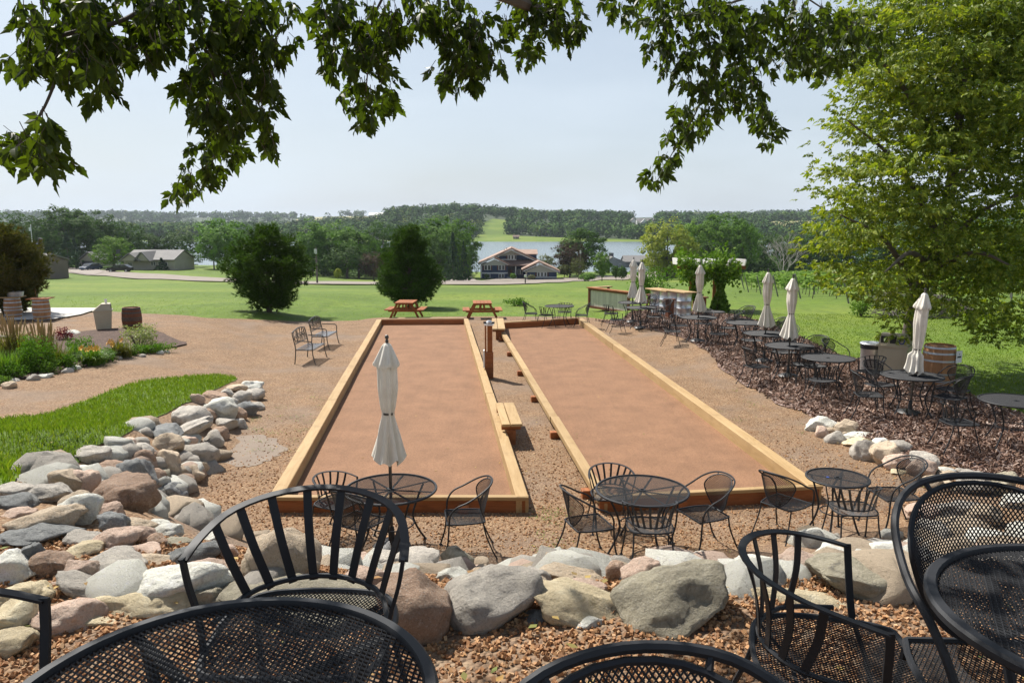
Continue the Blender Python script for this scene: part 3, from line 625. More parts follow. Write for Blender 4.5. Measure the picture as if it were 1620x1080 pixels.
MAT['hoop'] = M('barrel_hoop', [(.33, .35, .38), (.45, .47, .50)], 16, .4, metallic=.5)
MAT['beige'] = M('beige_plastic', [(.42, .36, .26), (.47, .41, .30)], 3, .55, .1, 60, .002)
MAT['black'] = M('black_plastic', [(.012, .012, .013)], rough=.5)
MAT['white'] = M('white_paint', [(.74, .74, .72), (.80, .80, .78)], 6, .6)
MAT['blue'] = M('blue_sleeve', [(.02, .05, .25), (.03, .08, .34)], 6, .5)
MAT['screw'] = M('screw_head', [(.25, .22, .18)], rough=.4, metallic=.7)
def beam(name, p0, p1, w, h, mat, parent=None, off=(0, 0, 0), bev=.008, z=None, **k):
    """straight timber from p0 to p1 (centre line of its TOP face), local x along it."""
    a, b = Vector(p0), Vector(p1); d = b - a; L = d.length; c = (a + b) / 2 - Vector((0, 0, h / 2))
    x, y, z_ = L / 2, w / 2, h / 2; e = min(bev, w * .2, h * .2)
    prof = [(-y + e, -z_), (y - e, -z_), (y, -z_ + e), (y, z_ - e), (y - e, z_), (-y + e, z_), (-y, z_ - e), (-y, -z_ + e)]
    V = [(sx * x, q[0], q[1]) for sx in (-1, 1) for q in prof]
    F4 = np.array([(i, (i + 1) % 8, 8 + (i + 1) % 8, 8 + i) for i in range(8)], np.int32)
    F8 = np.array([tuple(reversed(range(8))), tuple(range(8, 16))], np.int32)
    me = nmesh(name, V, [F4, F8], mat)
    base = parent.location if parent is not None else Vector((0, 0, 0))
    rot = (0, -math.asin(d.z / L), math.atan2(d.y, d.x))
    return link(name, me, parent, c - base, rot, **k)
ZT = .24
def lerp(a, b, t): return a + (b - a) * t
# ------------------------------------------------------------------ the two bocce courts
def court(nl, nr, fr, fl, cuts_l, cuts_r, wl_, wr_, label, rail_left=False):
    NL, NR, FR, FL = [gp(a, b, ZT) for a, b in (nl, nr, fr, fl)]
    c = (NL + NR + FL + FR) / 4; c.z = 0
    t = empty('bocce_court', c, label=label, cat='bocce court', group='bocce courts laid side by side')
    def side(A, B, w, sgn, cuts):
        d = (B - A).normalized(); n = Vector((-d.y, d.x, 0)) * sgn; r = random.Random(int(A.x * 100))
        A2 = A + n * (w / 2) + d * .02; B2 = B + n * (w / 2) - d * .02
        for i in range(len(cuts) - 1):
            p, q = lerp(A2, B2, cuts[i]), lerp(A2, B2, cuts[i + 1]); dz = Vector((n.x * r.uniform(-.008, .008), n.y * r.uniform(-.008, .008), r.uniform(-.003, .008)))
            if rail_left and sgn < 0:
                beam('timber', p + dz + d * .004, q + dz - d * .004, w, .10, MAT['timber'], t)
                beam('side_board', p + dz + n * .03 - Vector((0, 0, .103)), q + dz + n * .03 - Vector((0, 0, .103)), .06, .20, MAT['timber'], t)
            else:
                beam('timber', p + dz + d * .004, q + dz - d * .004, w, .30, MAT['timber'], t)
    side(NL, FL, wl_, -1, cuts_l); side(NR, FR, wr_, 1, cuts_r)
    d = (NR - NL).normalized(); n = Vector((-d.y, d.x, 0))
    beam('front_cap', NL + n * .045 + d * .0, NR + n * .045, .10, .05, MAT['timber'], t, bev=.006)
    beam('front_board', NL + n * .05 + d * .04 - Vector((0, 0, .052)), NR + n * .05 - d * .04 - Vector((0, 0, .052)), .07, .22, MAT['cedar'], t)  # stained board, its darker orange also painting in the shade of this face
    for f in (.36, .75): 
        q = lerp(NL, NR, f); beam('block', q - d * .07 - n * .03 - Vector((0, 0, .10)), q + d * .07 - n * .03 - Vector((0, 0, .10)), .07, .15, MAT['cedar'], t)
    d = (FR - FL).normalized(); n = Vector((-d.y, d.x, 0))
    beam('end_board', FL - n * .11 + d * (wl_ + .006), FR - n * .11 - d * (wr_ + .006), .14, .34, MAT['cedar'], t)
    beam('end_cap', FL - n * .05 + d * (wl_ + .006) + Vector((0, 0, .028)), FR - n * .05 - d * (wr_ + .006) + Vector((0, 0, .028)), .16, .025, MAT['timber'], t)
    if rail_left:
        dd = (FL - NL).normalized(); nn = Vector((-dd.y, dd.x, 0))
        for f in (.03, .2, .36, .52, .68, .84):
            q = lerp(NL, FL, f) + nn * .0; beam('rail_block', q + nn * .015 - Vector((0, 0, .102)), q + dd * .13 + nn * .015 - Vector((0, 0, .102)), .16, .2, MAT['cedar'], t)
    i = .04
    P = [(NL.x + .05, NL.y + .09), (NR.x - .1, NR.y + .09), (FR.x - .1, FR.y - .1), (FL.x + .1, FL.y - .1)]
    sheet('court_surface', P, .8, 0, MAT['court'], 0, zfun=lambda V: np.full(len(V), .05) + .006 * np.sin(V[:, 0] * 2.1) * np.sin(V[:, 1] * .9))
    return t
court((424, 786), (836, 786), (741, 504), (596, 505), [0, .30, .62, 1], [0, .33, .66, 1], .185, .165, 'left bocce court with a wide pale timber edge and smooth clay surface')
court((945, 786), (1302, 768), (922, 503), (784, 511), [0, .24, .50, .75, 1], [0, .34, .67, 1], .15, .20, 'right bocce court with a narrow raised rail on its left side', True)
# ------------------------------------------------------------------ benches between the courts
def plank_bench(p0, p1, w, label, gap=.01, right=True):
    A, B = gp(*p0, .42), gp(*p1, .42); d = (B - A).normalized(); n = Vector((d.y, -d.x, 0)); c = (A + B) / 2; c.z = 0
    t = empty('plank_bench', c, label=label, cat='bench')
    for k, ww in ((0, w * .42), (1, w * .58)):
        o = n * ((w * .21) if k == 0 else (w * .42 + gap + w * .29))
        beam('seat_plank', A + o, B + o, ww - .004, .045, MAT['timber'], t)
    for f in (.12, .88):
        q = lerp(A, B, f) + n * (w * .5); q.z = .372
        beam('crosspiece', q - n * w * .48, q + n * w * .48, .09, .09, MAT['cedar'], t)
        q.z = .28; beam('leg', q - d * .05, q + d * .05, w * .45, .28, MAT['cedar'], t)
plank_bench((794, 671), (784, 637), .34, 'low plank bench halfway along the strip between the courts')
plank_bench((779, 520), (778, 503), .40, 'low plank bench at the far end of the strip between the courts')
# ------------------------------------------------------------------ scoreboard post
P = tp(774, 599); t = empty('score_post', P, label='stained wooden post with a white panel and black and white fittings between the courts', cat='post')
def lbox(name, c, d, mat, par, rz=0, **k):
    mb = MB(); mb.box((0, 0, 0), d); return link(name, mb.mesh(name, mat), par, c, (0, 0, rz), **k)
lbox('lower_casing', (0, 0, .33), (.20, .19, .66), MAT['cedar'], t)
lbox('upper_post', (.02, 0, .98), (.12, .14, .66), MAT['redwood'], t); lbox('side_board', (-.085, 0, .98), (.035, .15, .66), MAT['cedar'], t)
lbox('white_panel', (-.125, -.02, .50), (.03, .20, .42), MAT['white'], t)
lbox('cap_board', (0, 0, 1.33), (.22, .2, .03), MAT['white'], t)
hd = MB(); hd.lathe([(.0, 0), (.07, .01), (.08, .04), (.05, .08), (.0, .09)], 12, caps=False); link('lamp_head', hd.mesh('lamp_head', MAT['galv'], True), t, (0, -.01, 1.345))
for s in (-1, 1):
    q = MB(); q.tube([(s * .02, 0, 0), (s * .13, -.03, .01)], .028, 8); link('spot_lamp', q.mesh('spot_lamp', MAT['black'], True), t, (0, 0, 1.37))
sc = MB()
for z in (.12, .36, .6):
    for x in (-.06, .06): sc.tube([(x, -.096, z), (x, -.101, z)], .008, 6)
link('screws', sc.mesh('screws', MAT['screw']), t)
# ------------------------------------------------------------------ picnic tables
def picnic(px, py, rz, label):
    P = tp(px, py); t = empty('picnic_table', P, rz, label, 'picnic table', 'red picnic tables behind the courts', sc=.9)
    L = 1.35
    for i in range(5): lbox('tabletop_board', (-.33 + i * .165, 0, .74), (.155, L, .04), MAT['redwood'], t)
    for s in (-1, 1):
        for k in range(2): lbox('seat_board', (s * (.64 + k * .155), 0, .43), (.145, L, .04), MAT['redwood'], t)
    for e in (-1, 1):
        y = e * (L / 2 - .22); lbox('crossbar', (0, y, .38), (1.46, .045, .09), MAT['redwood'], t); lbox('top_brace', (0, y, .69), (.78, .045, .07), MAT['redwood'], t)
        for s in (-1, 1):
            mb = MB(); mb.sweep([(s * .30, 0, .72), (s * .66, 0, 0)], [(-.045, -.02), (.045, -.02), (.045, .02), (-.045, .02)], up=(0, 1, 0))
            link('leg', mb.mesh('leg', MAT['redwood']), t, (0, y + e * .045, 0))
            mb = MB(); mb.sweep([(s * .06, 0, .70), (s * .10, 0, .40)], [(-.035, -.02), (.035, -.02), (.035, .02), (-.035, .02)], up=(0, 1, 0))
            link('brace', mb.mesh('brace', MAT['redwood']), t, (0, y - e * .05, 0))
picnic(643, 503, R_(-2), 'red-stained picnic table behind the left bocce court'); picnic(763, 504, R_(4), 'red-stained picnic table behind the gap between the two courts')
# ------------------------------------------------------------------ metal garden benches
def garden_bench_proto():
    fr = []; W_, D = 1.12, .52; P = []
    for s in (-1, 1):
        mb = MB(); x = s * W_ / 2
        mb.tube(crv([(x, -.30, 0), (x, -.24, .25), (x, -.23, .42), (x, -.23, .56), (x, -.19, .625), (x, -.05, .64), (x, .22, .64)], 4), .014, 6); P.append(('arm', mb, 'bronze'))
        mb = MB(); mb.tube(crv([(x, .26, 0), (x, .22, .4), (x, .26, .66), (x, .30, .84)], 4), .015, 6); P.append(('leg', mb, 'bronze'))
    mb = MB(); mb.tube([(-W_ / 2, -.24, .40), (W_ / 2, -.24, .40)], .013, 6)
    for s in (-1, 1): mb.tube([(s * W_ / 2, -.24, .40), (s * W_ / 2, .22, .40)], .013, 6)
    P.append(('seat_frame', mb, 'bronze'))
    for i in range(6):
        mb = MB(); mb.box((0, -.20 + i * .078, .418 - .012 * math.sin(i / 5 * 3.14)), (W_ - .03, .052, .006)); P.append(('seat_slat', mb, 'slatmetal'))
    mb = MB(); top = lambda x: .86 + .07 * math.cos(x / (W_ / 2) * 1.5)
    mb.tube(crv([(x, .30, top(x)) for x in np.linspace(-W_ / 2, W_ / 2, 9)], 3), .015, 6); mb.tube([(-W_ / 2, .245, .55), (W_ / 2, .245, .55)], .012, 6)
    P.append(('back_frame', mb, 'bronze'))
    mb = MB(); r = random.Random(4)
    for i in range(11):
        x = -.5 + i * .1; mb.tube(crv([(x, .25, .56), (x + r.uniform(-.05, .05), .27, .68), (x + r.uniform(-.08, .08), .285, .78), (x + r.uniform(-.03, .03), .295, top(x) - .01)], 3), .009, 5)
    for i in range(9):
        x = -.42 + i * .105; z = .70 + .05 * (i % 2); mb.tube([Vector((x + .055 * math.cos(a), .277, z + .055 * math.sin(a))) for a in np.linspace(0, 5.6, 9)], .008, 5)
    P.append(('back_scrollwork', mb, 'bronze')); return P
MAT['slatmetal'] = M('worn_metal_slat', [(.16, .17, .18), (.26, .27, .29)], 20, .3, metallic=.6)
def bake(P): return [(n, mb.mesh(n, MAT[m], m not in ('slatmetal',)), lab) if len(e) == 0 else (n, mb.mesh(n, MAT[m], True), e[0]) for n, mb, m, lab, *e in [(*(p[:3]), p[3] if len(p) > 3 else None) for p in P]]
def spawn(proto, name, loc, rz, label, cat, group, sc=1):
    t = empty(name, loc, rz, label, cat, group, sc=sc)
    for n, me, lab in proto: link(n, me, t, label=lab)
    return t
GB = bake(garden_bench_proto())
spawn(GB, 'garden_bench', tp(491.5, 571.5), R_(88), 'nearer of two bronze metal garden benches left of the courts', 'bench', 'metal garden benches left of the courts')
spawn(GB, 'garden_bench', tp(514, 549), R_(88), 'farther of two bronze metal garden benches left of the courts', 'bench', 'metal garden benches left of the courts')
# ------------------------------------------------------------------ wrought iron patio furniture
IR = 'iron'
def rail_s(t):      # barrel rail of the slat chair, t in -1..1
    K = [(-.285, -.10, .665), (-.275, .0, .69), (-.235, .12, .715), (-.14, .215, .73), (0, .255, .738), (.14, .215, .73), (.235, .12, .715), (.275, 0, .69), (.285, -.10, .665)]
    u = (t + 1) / 2 * 8; i = min(int(u), 7); f = u - i; P = crv(K, 4); q = (t + 1) / 2 * (len(P) - 1); j = min(int(q), len(P) - 2); return P[j].lerp(P[j + 1], q - j)
def low_s(t):
    K = [(-.235, -.06, .47), (-.19, .09, .478), (-.10, .17, .482), (0, .195, .483), (.10, .17, .482), (.19, .09, .478), (.235, -.06, .47)]
    P = crv(K, 4); q = (t + 1) / 2 * (len(P) - 1); j = min(int(q), len(P) - 2); return P[j].lerp(P[j + 1], q - j)
def seat_outline(zz=.43):
    a = [(-.215, -.20), (-.235, -.08), (-.235, .06), (-.19, .17), (-.08, .205), (.08, .205), (.19, .17), (.235, .06), (.235, -.08), (.215, -.20), (.15, -.245), (-.15, -.245)]
    return smooth_poly(a, 4)
SEAT = np.array(seat_outline())
def in_seat(u, v):
    return inside(np.stack([np.ravel(u), np.ravel(v)], 1), SEAT)
def seatfn(u, v): return (u, v, .428 - .018 * max(0, 1 - (u / .22) ** 2) * max(0, 1 - ((v + .02) / .22) ** 2))
def legs(P, front=True):
    for s in (-1, 1):
        mb = MB(); mb.tube(crv([(s * .20, .17, .42), (s * .205, .20, .28), (s * .225, .27, .10), (s * .235, .32, .008)], 5), .0095, 6); mb.lathe([(.0, 0), (.020, .0), (.020, .006), (.0, .009)], 10, (s * .235, .32, 0), caps=False); P.append(('leg', mb, IR))
def chair_slat(fine):
    P = []; N = 28
    mb = MB(); pts = [rail_s(t) for t in np.linspace(-1, 1, N)]
    mb.bar(pts, .024, .007, up=(0, -.25, 1)); P.append(('back_rail', mb, IR))
    mb = MB(); mb.tube([low_s(t) for t in np.linspace(-1, 1, 20)], .008, 6); P.append(('lower_rail', mb, IR))
    for i in range(8):
        f = (i - 3.5) / 3.5; t = f * .63; tl = f * .66; a, b = rail_s(t), low_s(tl)
        mid = (a + b) / 2 - Vector((0, .012, 0)); out = Vector((a.x, a.y + .12, 0)).normalized(); pts = crv([a, mid, b + Vector((0, 0, -.012))], 4)
        mb = MB(); mb.sweep(pts, [(-.0125, -.0025), (.0125, -.0025), (.0125, .0025), (-.0125, .0025)], up=out); P.append(('slat', mb, IR))
    for s in (-1, 1):
        mb = MB(); mb.sweep(crv([(s * .285, -.10, .672), (s * .272, -.105, .60), (s * .25, -.11, .52), (s * .238, -.12, .44)], 4), [(-.011, -.005), (.011, -.005), (.011, .005), (-.011, .005)], up=(1, 0, 0)); P.append(('arm_post', mb, IR))
        mb = MB(); mb.tube(crv([(s * .238, -.12, .44), (s * .235, -.17, .30), (s * .25, -.215, .12), (s * .262, -.25, .008)], 5), .0095, 6); mb.lathe([(0, 0), (.02, 0), (.02, .006), (0, .009)], 10, (s * .262, -.25, 0), caps=False); P.append(('leg', mb, IR))
    legs(P)
    mb = MB(); mb.tube([(x, y, .428) for x, y in SEAT], .0095 if fine else .009, 6, closed=True); P.append(('seat_rim', mb, IR))
    mb = MB(); mb.lattice((-.25, .25, -.25, .22), in_seat, seatfn, .0100 if fine else .014, .0034 if fine else .0048, 56, .07, .0025); P.append(('seat_mesh', mb, IR))
    mb = MB(); mb.tube(crv([(-.20, .17, .40), (-.1, .10, .36), (0, .08, .35), (.1, .10, .36), (.20, .17, .40)], 4), .006, 5); P.append(('stretcher', mb, IR))
    return P
def chair_mesh(fine, gap=.034, low=False):
    P = []; zr = .86
    rail = [(-.262, -.29, .008), (-.25, -.235, .2), (-.243, -.215, .42), (-.262, -.20, .55), (-.285, -.13, .645), (-.292, .0, .705), (-.262, .15, .79), (-.17, .255, .845), (0, .295, .862), (.17, .255, .845), (.262, .15, .79), (.292, 0, .705), (.285, -.13, .645), (.262, -.20, .55), (.243, -.215, .42), (.25, -.235, .2), (.262, -.29, .008)]
    pts = crv(rail, 5); k = 12
    mb = MB(); mb.tube(pts[k:-k], .0105, 7); P.append(('arm_rail', mb, IR))
    for A in (pts[:k + 1], pts[-k - 1:]):
        mb = MB(); mb.tube(A, .0105, 6); e = A[0] if A[0].z < .05 else A[-1]; mb.lathe([(0, 0), (.02, 0), (.02, .006), (0, .009)], 10, (e.x, e.y, 0), caps=False); P.append(('leg', mb, IR))
    legs(P)
    ctr, sa, sv = .205, .95, .205
    def fn(u, v):                      # u metres round the barrel, v height above the seat
        th = u / .25; r = .185 + .085 * (v / .4)
        return (r * math.sin(th) * 1.05, r * math.cos(th) * (1.0) + .005 + .02 * v, .435 + v * (1 - .0 * abs(th)) - .10 * (th * th) * (v / .4) * .18)
    A_ = .25 * sa * 1.15
    def ins(u, v):
        u = np.asarray(u); v = np.asarray(v); w = A_ * (.62 + .38 * np.clip(v / .28, 0, 1))
        return (np.abs(u) / w) ** 2.3 + (np.abs(v - ctr) / (sv)) ** 2.3 <= 1
    mb = MB(); rim = []
    for a in np.linspace(0, 2 * math.pi, 49)[:-1]:
        c, s_ = math.cos(a), math.sin(a); v = ctr + sv * math.copysign(abs(s_) ** (2 / 2.3), s_); w = A_ * (.62 + .38 * min(max(v / .28, 0), 1)); rim.append(fn(w * math.copysign(abs(c) ** (2 / 2.3), c), v))
    mb.tube(rim, .0075, 6, closed=True); P.append(('back_rim', mb, IR))
    mb = MB(); mb.lattice((-A_, A_, 0, .42), ins, fn, .0085 if fine else .014, .0038 if fine else .0055, 58, .035, .0025); P.append(('back_mesh', mb, IR))
    mb = MB()
    for u in (-.12, .12):
        a = Vector(fn(u, .40)); b = min((Vector(p) for p in pts), key=lambda q: (q - a).length); mb = MB(); mb.tube([a, b], .007, 6); P.append(('connector', mb, IR))
    sq = [(-.225, -.215), (-.235, .0), (-.20, .165), (-.15, .19), (.15, .19), (.20, .165), (.235, 0), (.225, -.215), (.19, -.235), (-.19, -.235)]
    SQ = np.array(smooth_poly(sq, 3))
    mb = MB(); mb.tube([(x, y, .43) for x, y in SQ], .0095, 6, closed=True); P.append(('seat_rim', mb, IR))
    mb = MB(); mb.lattice((-.25, .25, -.25, .22), lambda u, v: inside(np.stack([np.ravel(u), np.ravel(v)], 1), SQ), seatfn, .0100 if fine else .014, .0034 if fine else .0048, 56, .07, .0025); P.append(('seat_mesh', mb, IR))
    mb = MB(); mb.tube(crv([(-.225, -.2, .42), (-.12, -.14, .36), (0, -.12, .345), (.12, -.14, .36), (.225, -.2, .42)], 4), .006, 5); P.append(('stretcher', mb, IR))
    return P
def table_proto(R, fine, nleg=4, hole=True):
    P = []; n = 64
    mb = MB(); mb.lathe([(R, -.012), (R + .006, -.006), (R + .006, .006), (R, .012), (R - .018, .013), (R - .022, .004), (R - .018, -.012)], n, (0, 0, .715), caps=False); P.append(('rim', mb, IR))
    mb = MB(); r0 = .035; mb.lattice((-R, R, -R, R), lambda u, v: (u * u + v * v < (R - .015) ** 2) & (u * u + v * v > r0 ** 2), lambda u, v: (u, v, .715), .0112 if fine else .016, .0038 if fine else .0046, 58, None, .003); P.append(('mesh_top', mb, IR))
    mb = MB(); mb.lathe([(.022, -.01), (.040, -.01), (.040, .008), (.022, .008), (.022, -.01)], 20, (0, 0, .715), caps=False); P.append(('umbrella_ring', mb, IR))
    mb = MB()
    for k in range(8 if R > .45 else 4):
        a = math.pi * k / 4 + .3 if R > .45 else math.pi / 2 * k + .3; mb.bar([(.03 * math.cos(a), .03 * math.sin(a), .700), ((R - .01) * math.cos(a), (R - .01) * math.sin(a), .700)], .022, .008)
    P.append(('cross_bars', mb, IR))
    for k in range(nleg):
        a = 2 * math.pi * k / nleg + .3; c, s = math.cos(a), math.sin(a)
        q = R * .82; mb = MB(); mb.tube(crv([(q * c, q * s, .69), (q * .80 * c, q * .80 * s, .52), (q * .66 * c, q * .66 * s, .33), (q * .80 * c, q * .80 * s, .16), (q * 1.02 * c, q * 1.02 * s, .01)], 5), .0125, 7)
        mb.lathe([(0, 0), (.024, 0), (.024, .006), (0, .01)], 10, (q * 1.02 * c, q * 1.02 * s, 0), caps=False); P.append(('leg', mb, IR))
    mb = MB(); rr = R * .82 * .66; mb.tube([(rr * .9 * math.cos(a), rr * .9 * math.sin(a), .30) for a in np.linspace(0, 2 * math.pi, 33)[:-1]], .008, 6, closed=True)
    P.append(('brace_ring', mb, IR)); return P
CS_F, CS_M = bake(chair_slat(True)), bake(chair_slat(False)); CM_F, CM_M = bake(chair_mesh(True)), bake(chair_mesh(False))
T_BIG, T_SM, T_FG = bake(table_proto(.53, False)), bake(table_proto(.36, False)), bake(table_proto(.37, True))
# umbrellas
MAT['canvas'] = M('cream_canvas', [(.60, .56, .48), (.70, .66, .58), (.65, .61, .52)], 4, .85, .25, 90, .002)
def umbrella(loc, h, label, seed=0, lean=(0, 0), canopy_len=1.30, flare=.17, strap=.62, vine=False):
    r = random.Random(seed); t = empty('patio_umbrella', loc, r.uniform(0, 6), label, 'umbrella', 'closed cream umbrellas standing in the tables')
    t.rotation_euler = (lean[0], lean[1], 0); top = h; bot = h - canopy_len
    mb = MB(); mb.tube([(0, 0, .03), (0, 0, h)], .019, 10); link('pole', mb.mesh('pole', MAT['bronze'], True), t)
    mb = MB(); mb.lathe([(0, 0), (.012, 0), (.022, .02), (.012, .04), (.024, .06), (.018, .085), (0, .095)], 12, (0, 0, h), caps=False); link('finial', mb.mesh('finial', MAT['bronze'], True), t)
    ns, nz = 64, 30; V = []; ph = r.uniform(0, 6)
    def Rz(f):   # f 0 top .. 1 bottom
        return float(np.interp(f, [0, .02, .10, .17, .24, .4, strap - .03, strap, strap + .04, .8, .93, 1], [.02, .04, .075, .105, .10, .102, .07, .055, .07, .11, flare * .86, flare]))
    def layer(f0, f1, amp, nm, rad=1.0, hem=.05):
        V = []; n = 26
        for i in range(n):
            f = f0 + (f1 - f0) * i / (n - 1)
            for k in range(ns):
                a = 2 * math.pi * k / ns; fold = math.cos(8 * a + ph + 1.2 * math.sin(f * 5)) * (.6 + .4 * math.cos(3 * a + seed)); am = amp * (.35 + .65 * abs(i / (n - 1)))
                q = Rz(f) * rad * (1 + am * fold); z = top - f * canopy_len - (hem * (.5 - .5 * fold) * (i / (n - 1)) ** 3)
                q *= 1 + .05 * math.sin(5 * a + f * 9 + seed)
                V.append((q * math.cos(a), q * math.sin(a), z))
        F = np.array([(i * ns + k, (i + 1) * ns + k, (i + 1) * ns + (k + 1) % ns, i * ns + (k + 1) % ns) for i in range(n - 1) for k in range(ns)], np.int32)
        return link(nm, nmesh(nm, V, F, MAT['canvas'], True), t)
    layer(.015, 1.0, .38, 'canopy', 1.0, .12); layer(.0, .19, .30, 'vent_cap', 1.22, .05)
    mb = MB(); z = top - strap * canopy_len; mb.lathe([(.062, -.012), (.066, -.012), (.066, .012), (.062, .012)], 20, (0, 0, z), caps=False); link('strap', mb.mesh('strap', MAT['bronze'], True), t)
    mb = MB(); mb.lathe([(0, 0), (.20, 0), (.22, .03), (.19, .06), (.08, .085), (.04, .10), (.028, .26), (.02, .27)], 24, caps=False); link('base', mb.mesh('base', MAT['black'], True), t)
    return t
PT = {'S': (CS_M, 'slat-backed'), 'M': (CM_M, 'mesh-backed'), 's': (CS_F, ''), 'm': (CM_F, '')}
GRP = 'black wrought iron patio chairs'
def chair(kind, x, y, th, label, z=None, sc=1.0):
    z = H(x, y) + .025 if z is None else z
    return spawn(PT[kind][0], 'patio_chair', (x, y, z), R_(th), label, 'chair', GRP, sc)
def table(proto, x, y, label, rz=0, z=None, sc=1.0):
    z = H(x, y) + .025 if z is None else z
    return spawn(proto, 'patio_table', (x, y, z), rz, label, 'table', 'round black mesh patio tables', sc)
TZ = 2.23 + .02
table(T_FG, -.50, 1.19, 'round black mesh table in the left foreground, cut by the bottom of the photo', .5, TZ)
chair('s', -.565, 1.97, 0, 'large black slat-backed armchair facing the camera behind the foreground table', TZ)
chair('s', -1.19, 1.38, 88, 'black slat chair at the lower left corner with only its arm in view', TZ)
chair('m', .24, .86, 12, 'mesh-backed chair at the bottom centre with only its curved top in view', TZ - .012)
chair('s', .85, 1.93, 77, 'black slat chair turned sideways in the right foreground facing the right table', TZ - .02, .9)
chair('m', 1.245, 1.73, -4, 'large mesh-backed armchair at the right foreground behind the right table', TZ - .02)
table(T_FG, 1.27, 1.47, 'round black mesh table cut by the right edge of the photo in the foreground', .1, TZ)
def at_table(px, py, tz=.715, gz=0.0):
    q = gp(px, py, tz + gz + .025); return q.x, q.y
x, y = at_table(618, 773); table(T_BIG, x, y, 'round mesh table with an umbrella in front of the left court', .35)
umbrella((x, y, .02), 2.42, 'closed cream umbrella standing in front of the left court, nearest the camera', 3, flare=.165)
chair('S', x - .72, y + .36, 62, 'slat chair on the far left side of the umbrella table before the left court')
chair('M', x - .30, y - .42, 150, 'mesh chair on the near side of the umbrella table before the left court')
chair('M', x + .88, y - .12, -82, 'mesh chair on the right side of the umbrella table before the left court')
x, y = at_table(1016, 775); table(T_BIG, x, y, 'round mesh table without umbrella at the front corner of the right court', .1)
chair('S', x - .27, y + .68, 4, 'slat chair on the far side of the middle table against the right court edge')
chair('M', x - .66, y - .30, 108, 'mesh chair on the left side of the middle table before the right court')
chair('S', x - .03, y - .70, 180, 'slat chair with its back to the camera at the middle table')
chair('M', x + .74, y + .02, -68, 'mesh chair on the right side of the middle table before the right court')
x, y = at_table(1325, 757); table(T_SM, x, y, 'small round table with a blue spot near the right court corner', .7)
mb = MB(); mb.lathe([(0, 0), (.02, 0), (.018, .012), (0, .014)], 12, caps=False); link('bottle_cap', mb.mesh('bottle_cap', MAT['blue'], True), None, (x - .11, y + .02, .745), label='tiny blue cap lying on the small round table', cat='cap')
chair('M', x - .64, y - .05, 128, 'mesh chair left of the small round table with its back to the court')
chair('S', x - .06, y - .60, 178, 'slat chair with its back to the camera at the small round table')
chair('M', x + .72, y + .02, -84, 'mesh chair right of the small round table by the mulch boulders')
GZ = .24
def row_table(px, py, big, label, um=None, chairs=(), rz=.2, sc=1.0):
    q = gp(px, py, .715 + GZ); x, y = q.x, q.y
    for _ in range(3):
        g = H(x, y) + .045; q = gp(px, py, .715 + g); x, y = q.x, q.y
    table(T_BIG if big else T_SM, x, y, label, rz, g, sc)
    if um: umbrella((x, y, g - .01), um[0], um[1], um[2], *(um[3:]))
    for k, dx, dy, th, lab in chairs: chair(k, x + dx, y + dy, th, lab, H(x + dx, y + dy) + .045)
row_table(1443, 594, 1, 'umbrella table beside the wine barrel on the mulch', (2.25, 'slumped cream umbrella with loose top under the maple, beside the wine barrel', 11, (0.0, .05), 1.40, .14, .74), [
    ('M', -.85, -.10, 80, 'mesh chair left of the umbrella table beside the wine barrel'), ('M', -.30, .62, 20, 'mesh chair behind the umbrella table, in front of the beige recycling bin'),
    ('M', .45, -.52, 215, 'mesh chair on the near side of the umbrella table beside the wine barrel'), ('M', .86, .12, -60, 'mesh chair right of the umbrella table, in front of the wine barrel')])
row_table(1608, 634, 1, 'round table at the right edge of the photo on the mulch', None, [('S', -.92, -.02, 92, 'slat chair left of the table at the right edge of the photo')])
row_table(1310, 566, 1, 'round table without umbrella between two mulch tables, left of the steel trash can', None, [
    ('S', -.35, -.62, 200, 'slat chair on the near left side of the table left of the steel trash can'), ('S', -.05, .66, 5, 'slat chair behind the table left of the steel trash can'),
    ('S', .88, -.10, -70, 'slat chair standing in front of the steel trash can')])
row_table(1249, 547, 1, 'second umbrella table from the right on the mulch', (2.27, 'closed cream umbrella third from the right edge, over the mulch', 5), [
    ('M', -.85, -.28, 105, 'mesh chair left of the second umbrella table'), ('M', .10, -.75, 170, 'mesh chair on the near side of the second umbrella table'),
    ('M', .75, .42, -50, 'mesh chair right of the second umbrella table'), ('S', .15, .80, 10, 'slat chair behind the second umbrella table on the grass edge'), ('M', 1.0, -.15, 40, 'mesh chair between the second umbrella table and the bare table')])
row_table(1211, 527.5, 1, 'umbrella table in the middle of the mulch row', (2.27, 'closed cream umbrella left of the second umbrella table in the mulch row', 8), [
    ('S', .55, -.50, 220, 'slat chair on the near right side of the middle umbrella table'), ('M', .70, .45, -40, 'mesh chair behind right of the middle umbrella table'), ('S', -.10, .80, 8, 'slat chair behind the middle umbrella table')])
row_table(1180, 510.5, 1, 'bare round table left of the middle umbrella table', None, [
    ('S', -.80, -.12, 90, 'slat chair left of the bare table in the mulch row'), ('M', .45, -.65, 200, 'mesh chair on the near side of the bare table in the mulch row'), ('M', .85, .10, -90, 'mesh chair right of the bare table in the mulch row')])
row_table(1105, 502, 1, 'umbrella table in front of the vine pergola', (2.27, 'closed cream umbrella in front of the vine-covered pergola', 14), [
    ('S', -.80, -.12, 80, 'slat chair left of the pergola table'), ('M', .85, -.25, -110, 'mesh chair right of the pergola table'), ('S', -.45, .62, 30, 'slat chair behind the pergola table'), ('M', .35, .75, -20, 'mesh chair behind right of the pergola table')])
row_table(1128, 493, 0, 'small round table behind the pergola table', None, [('S', .75, .10, -80, 'slat chair right of the small table behind the pergola table'), ('M', 1.1, .3, -60, 'pale mesh chair nearest the pergola post')])
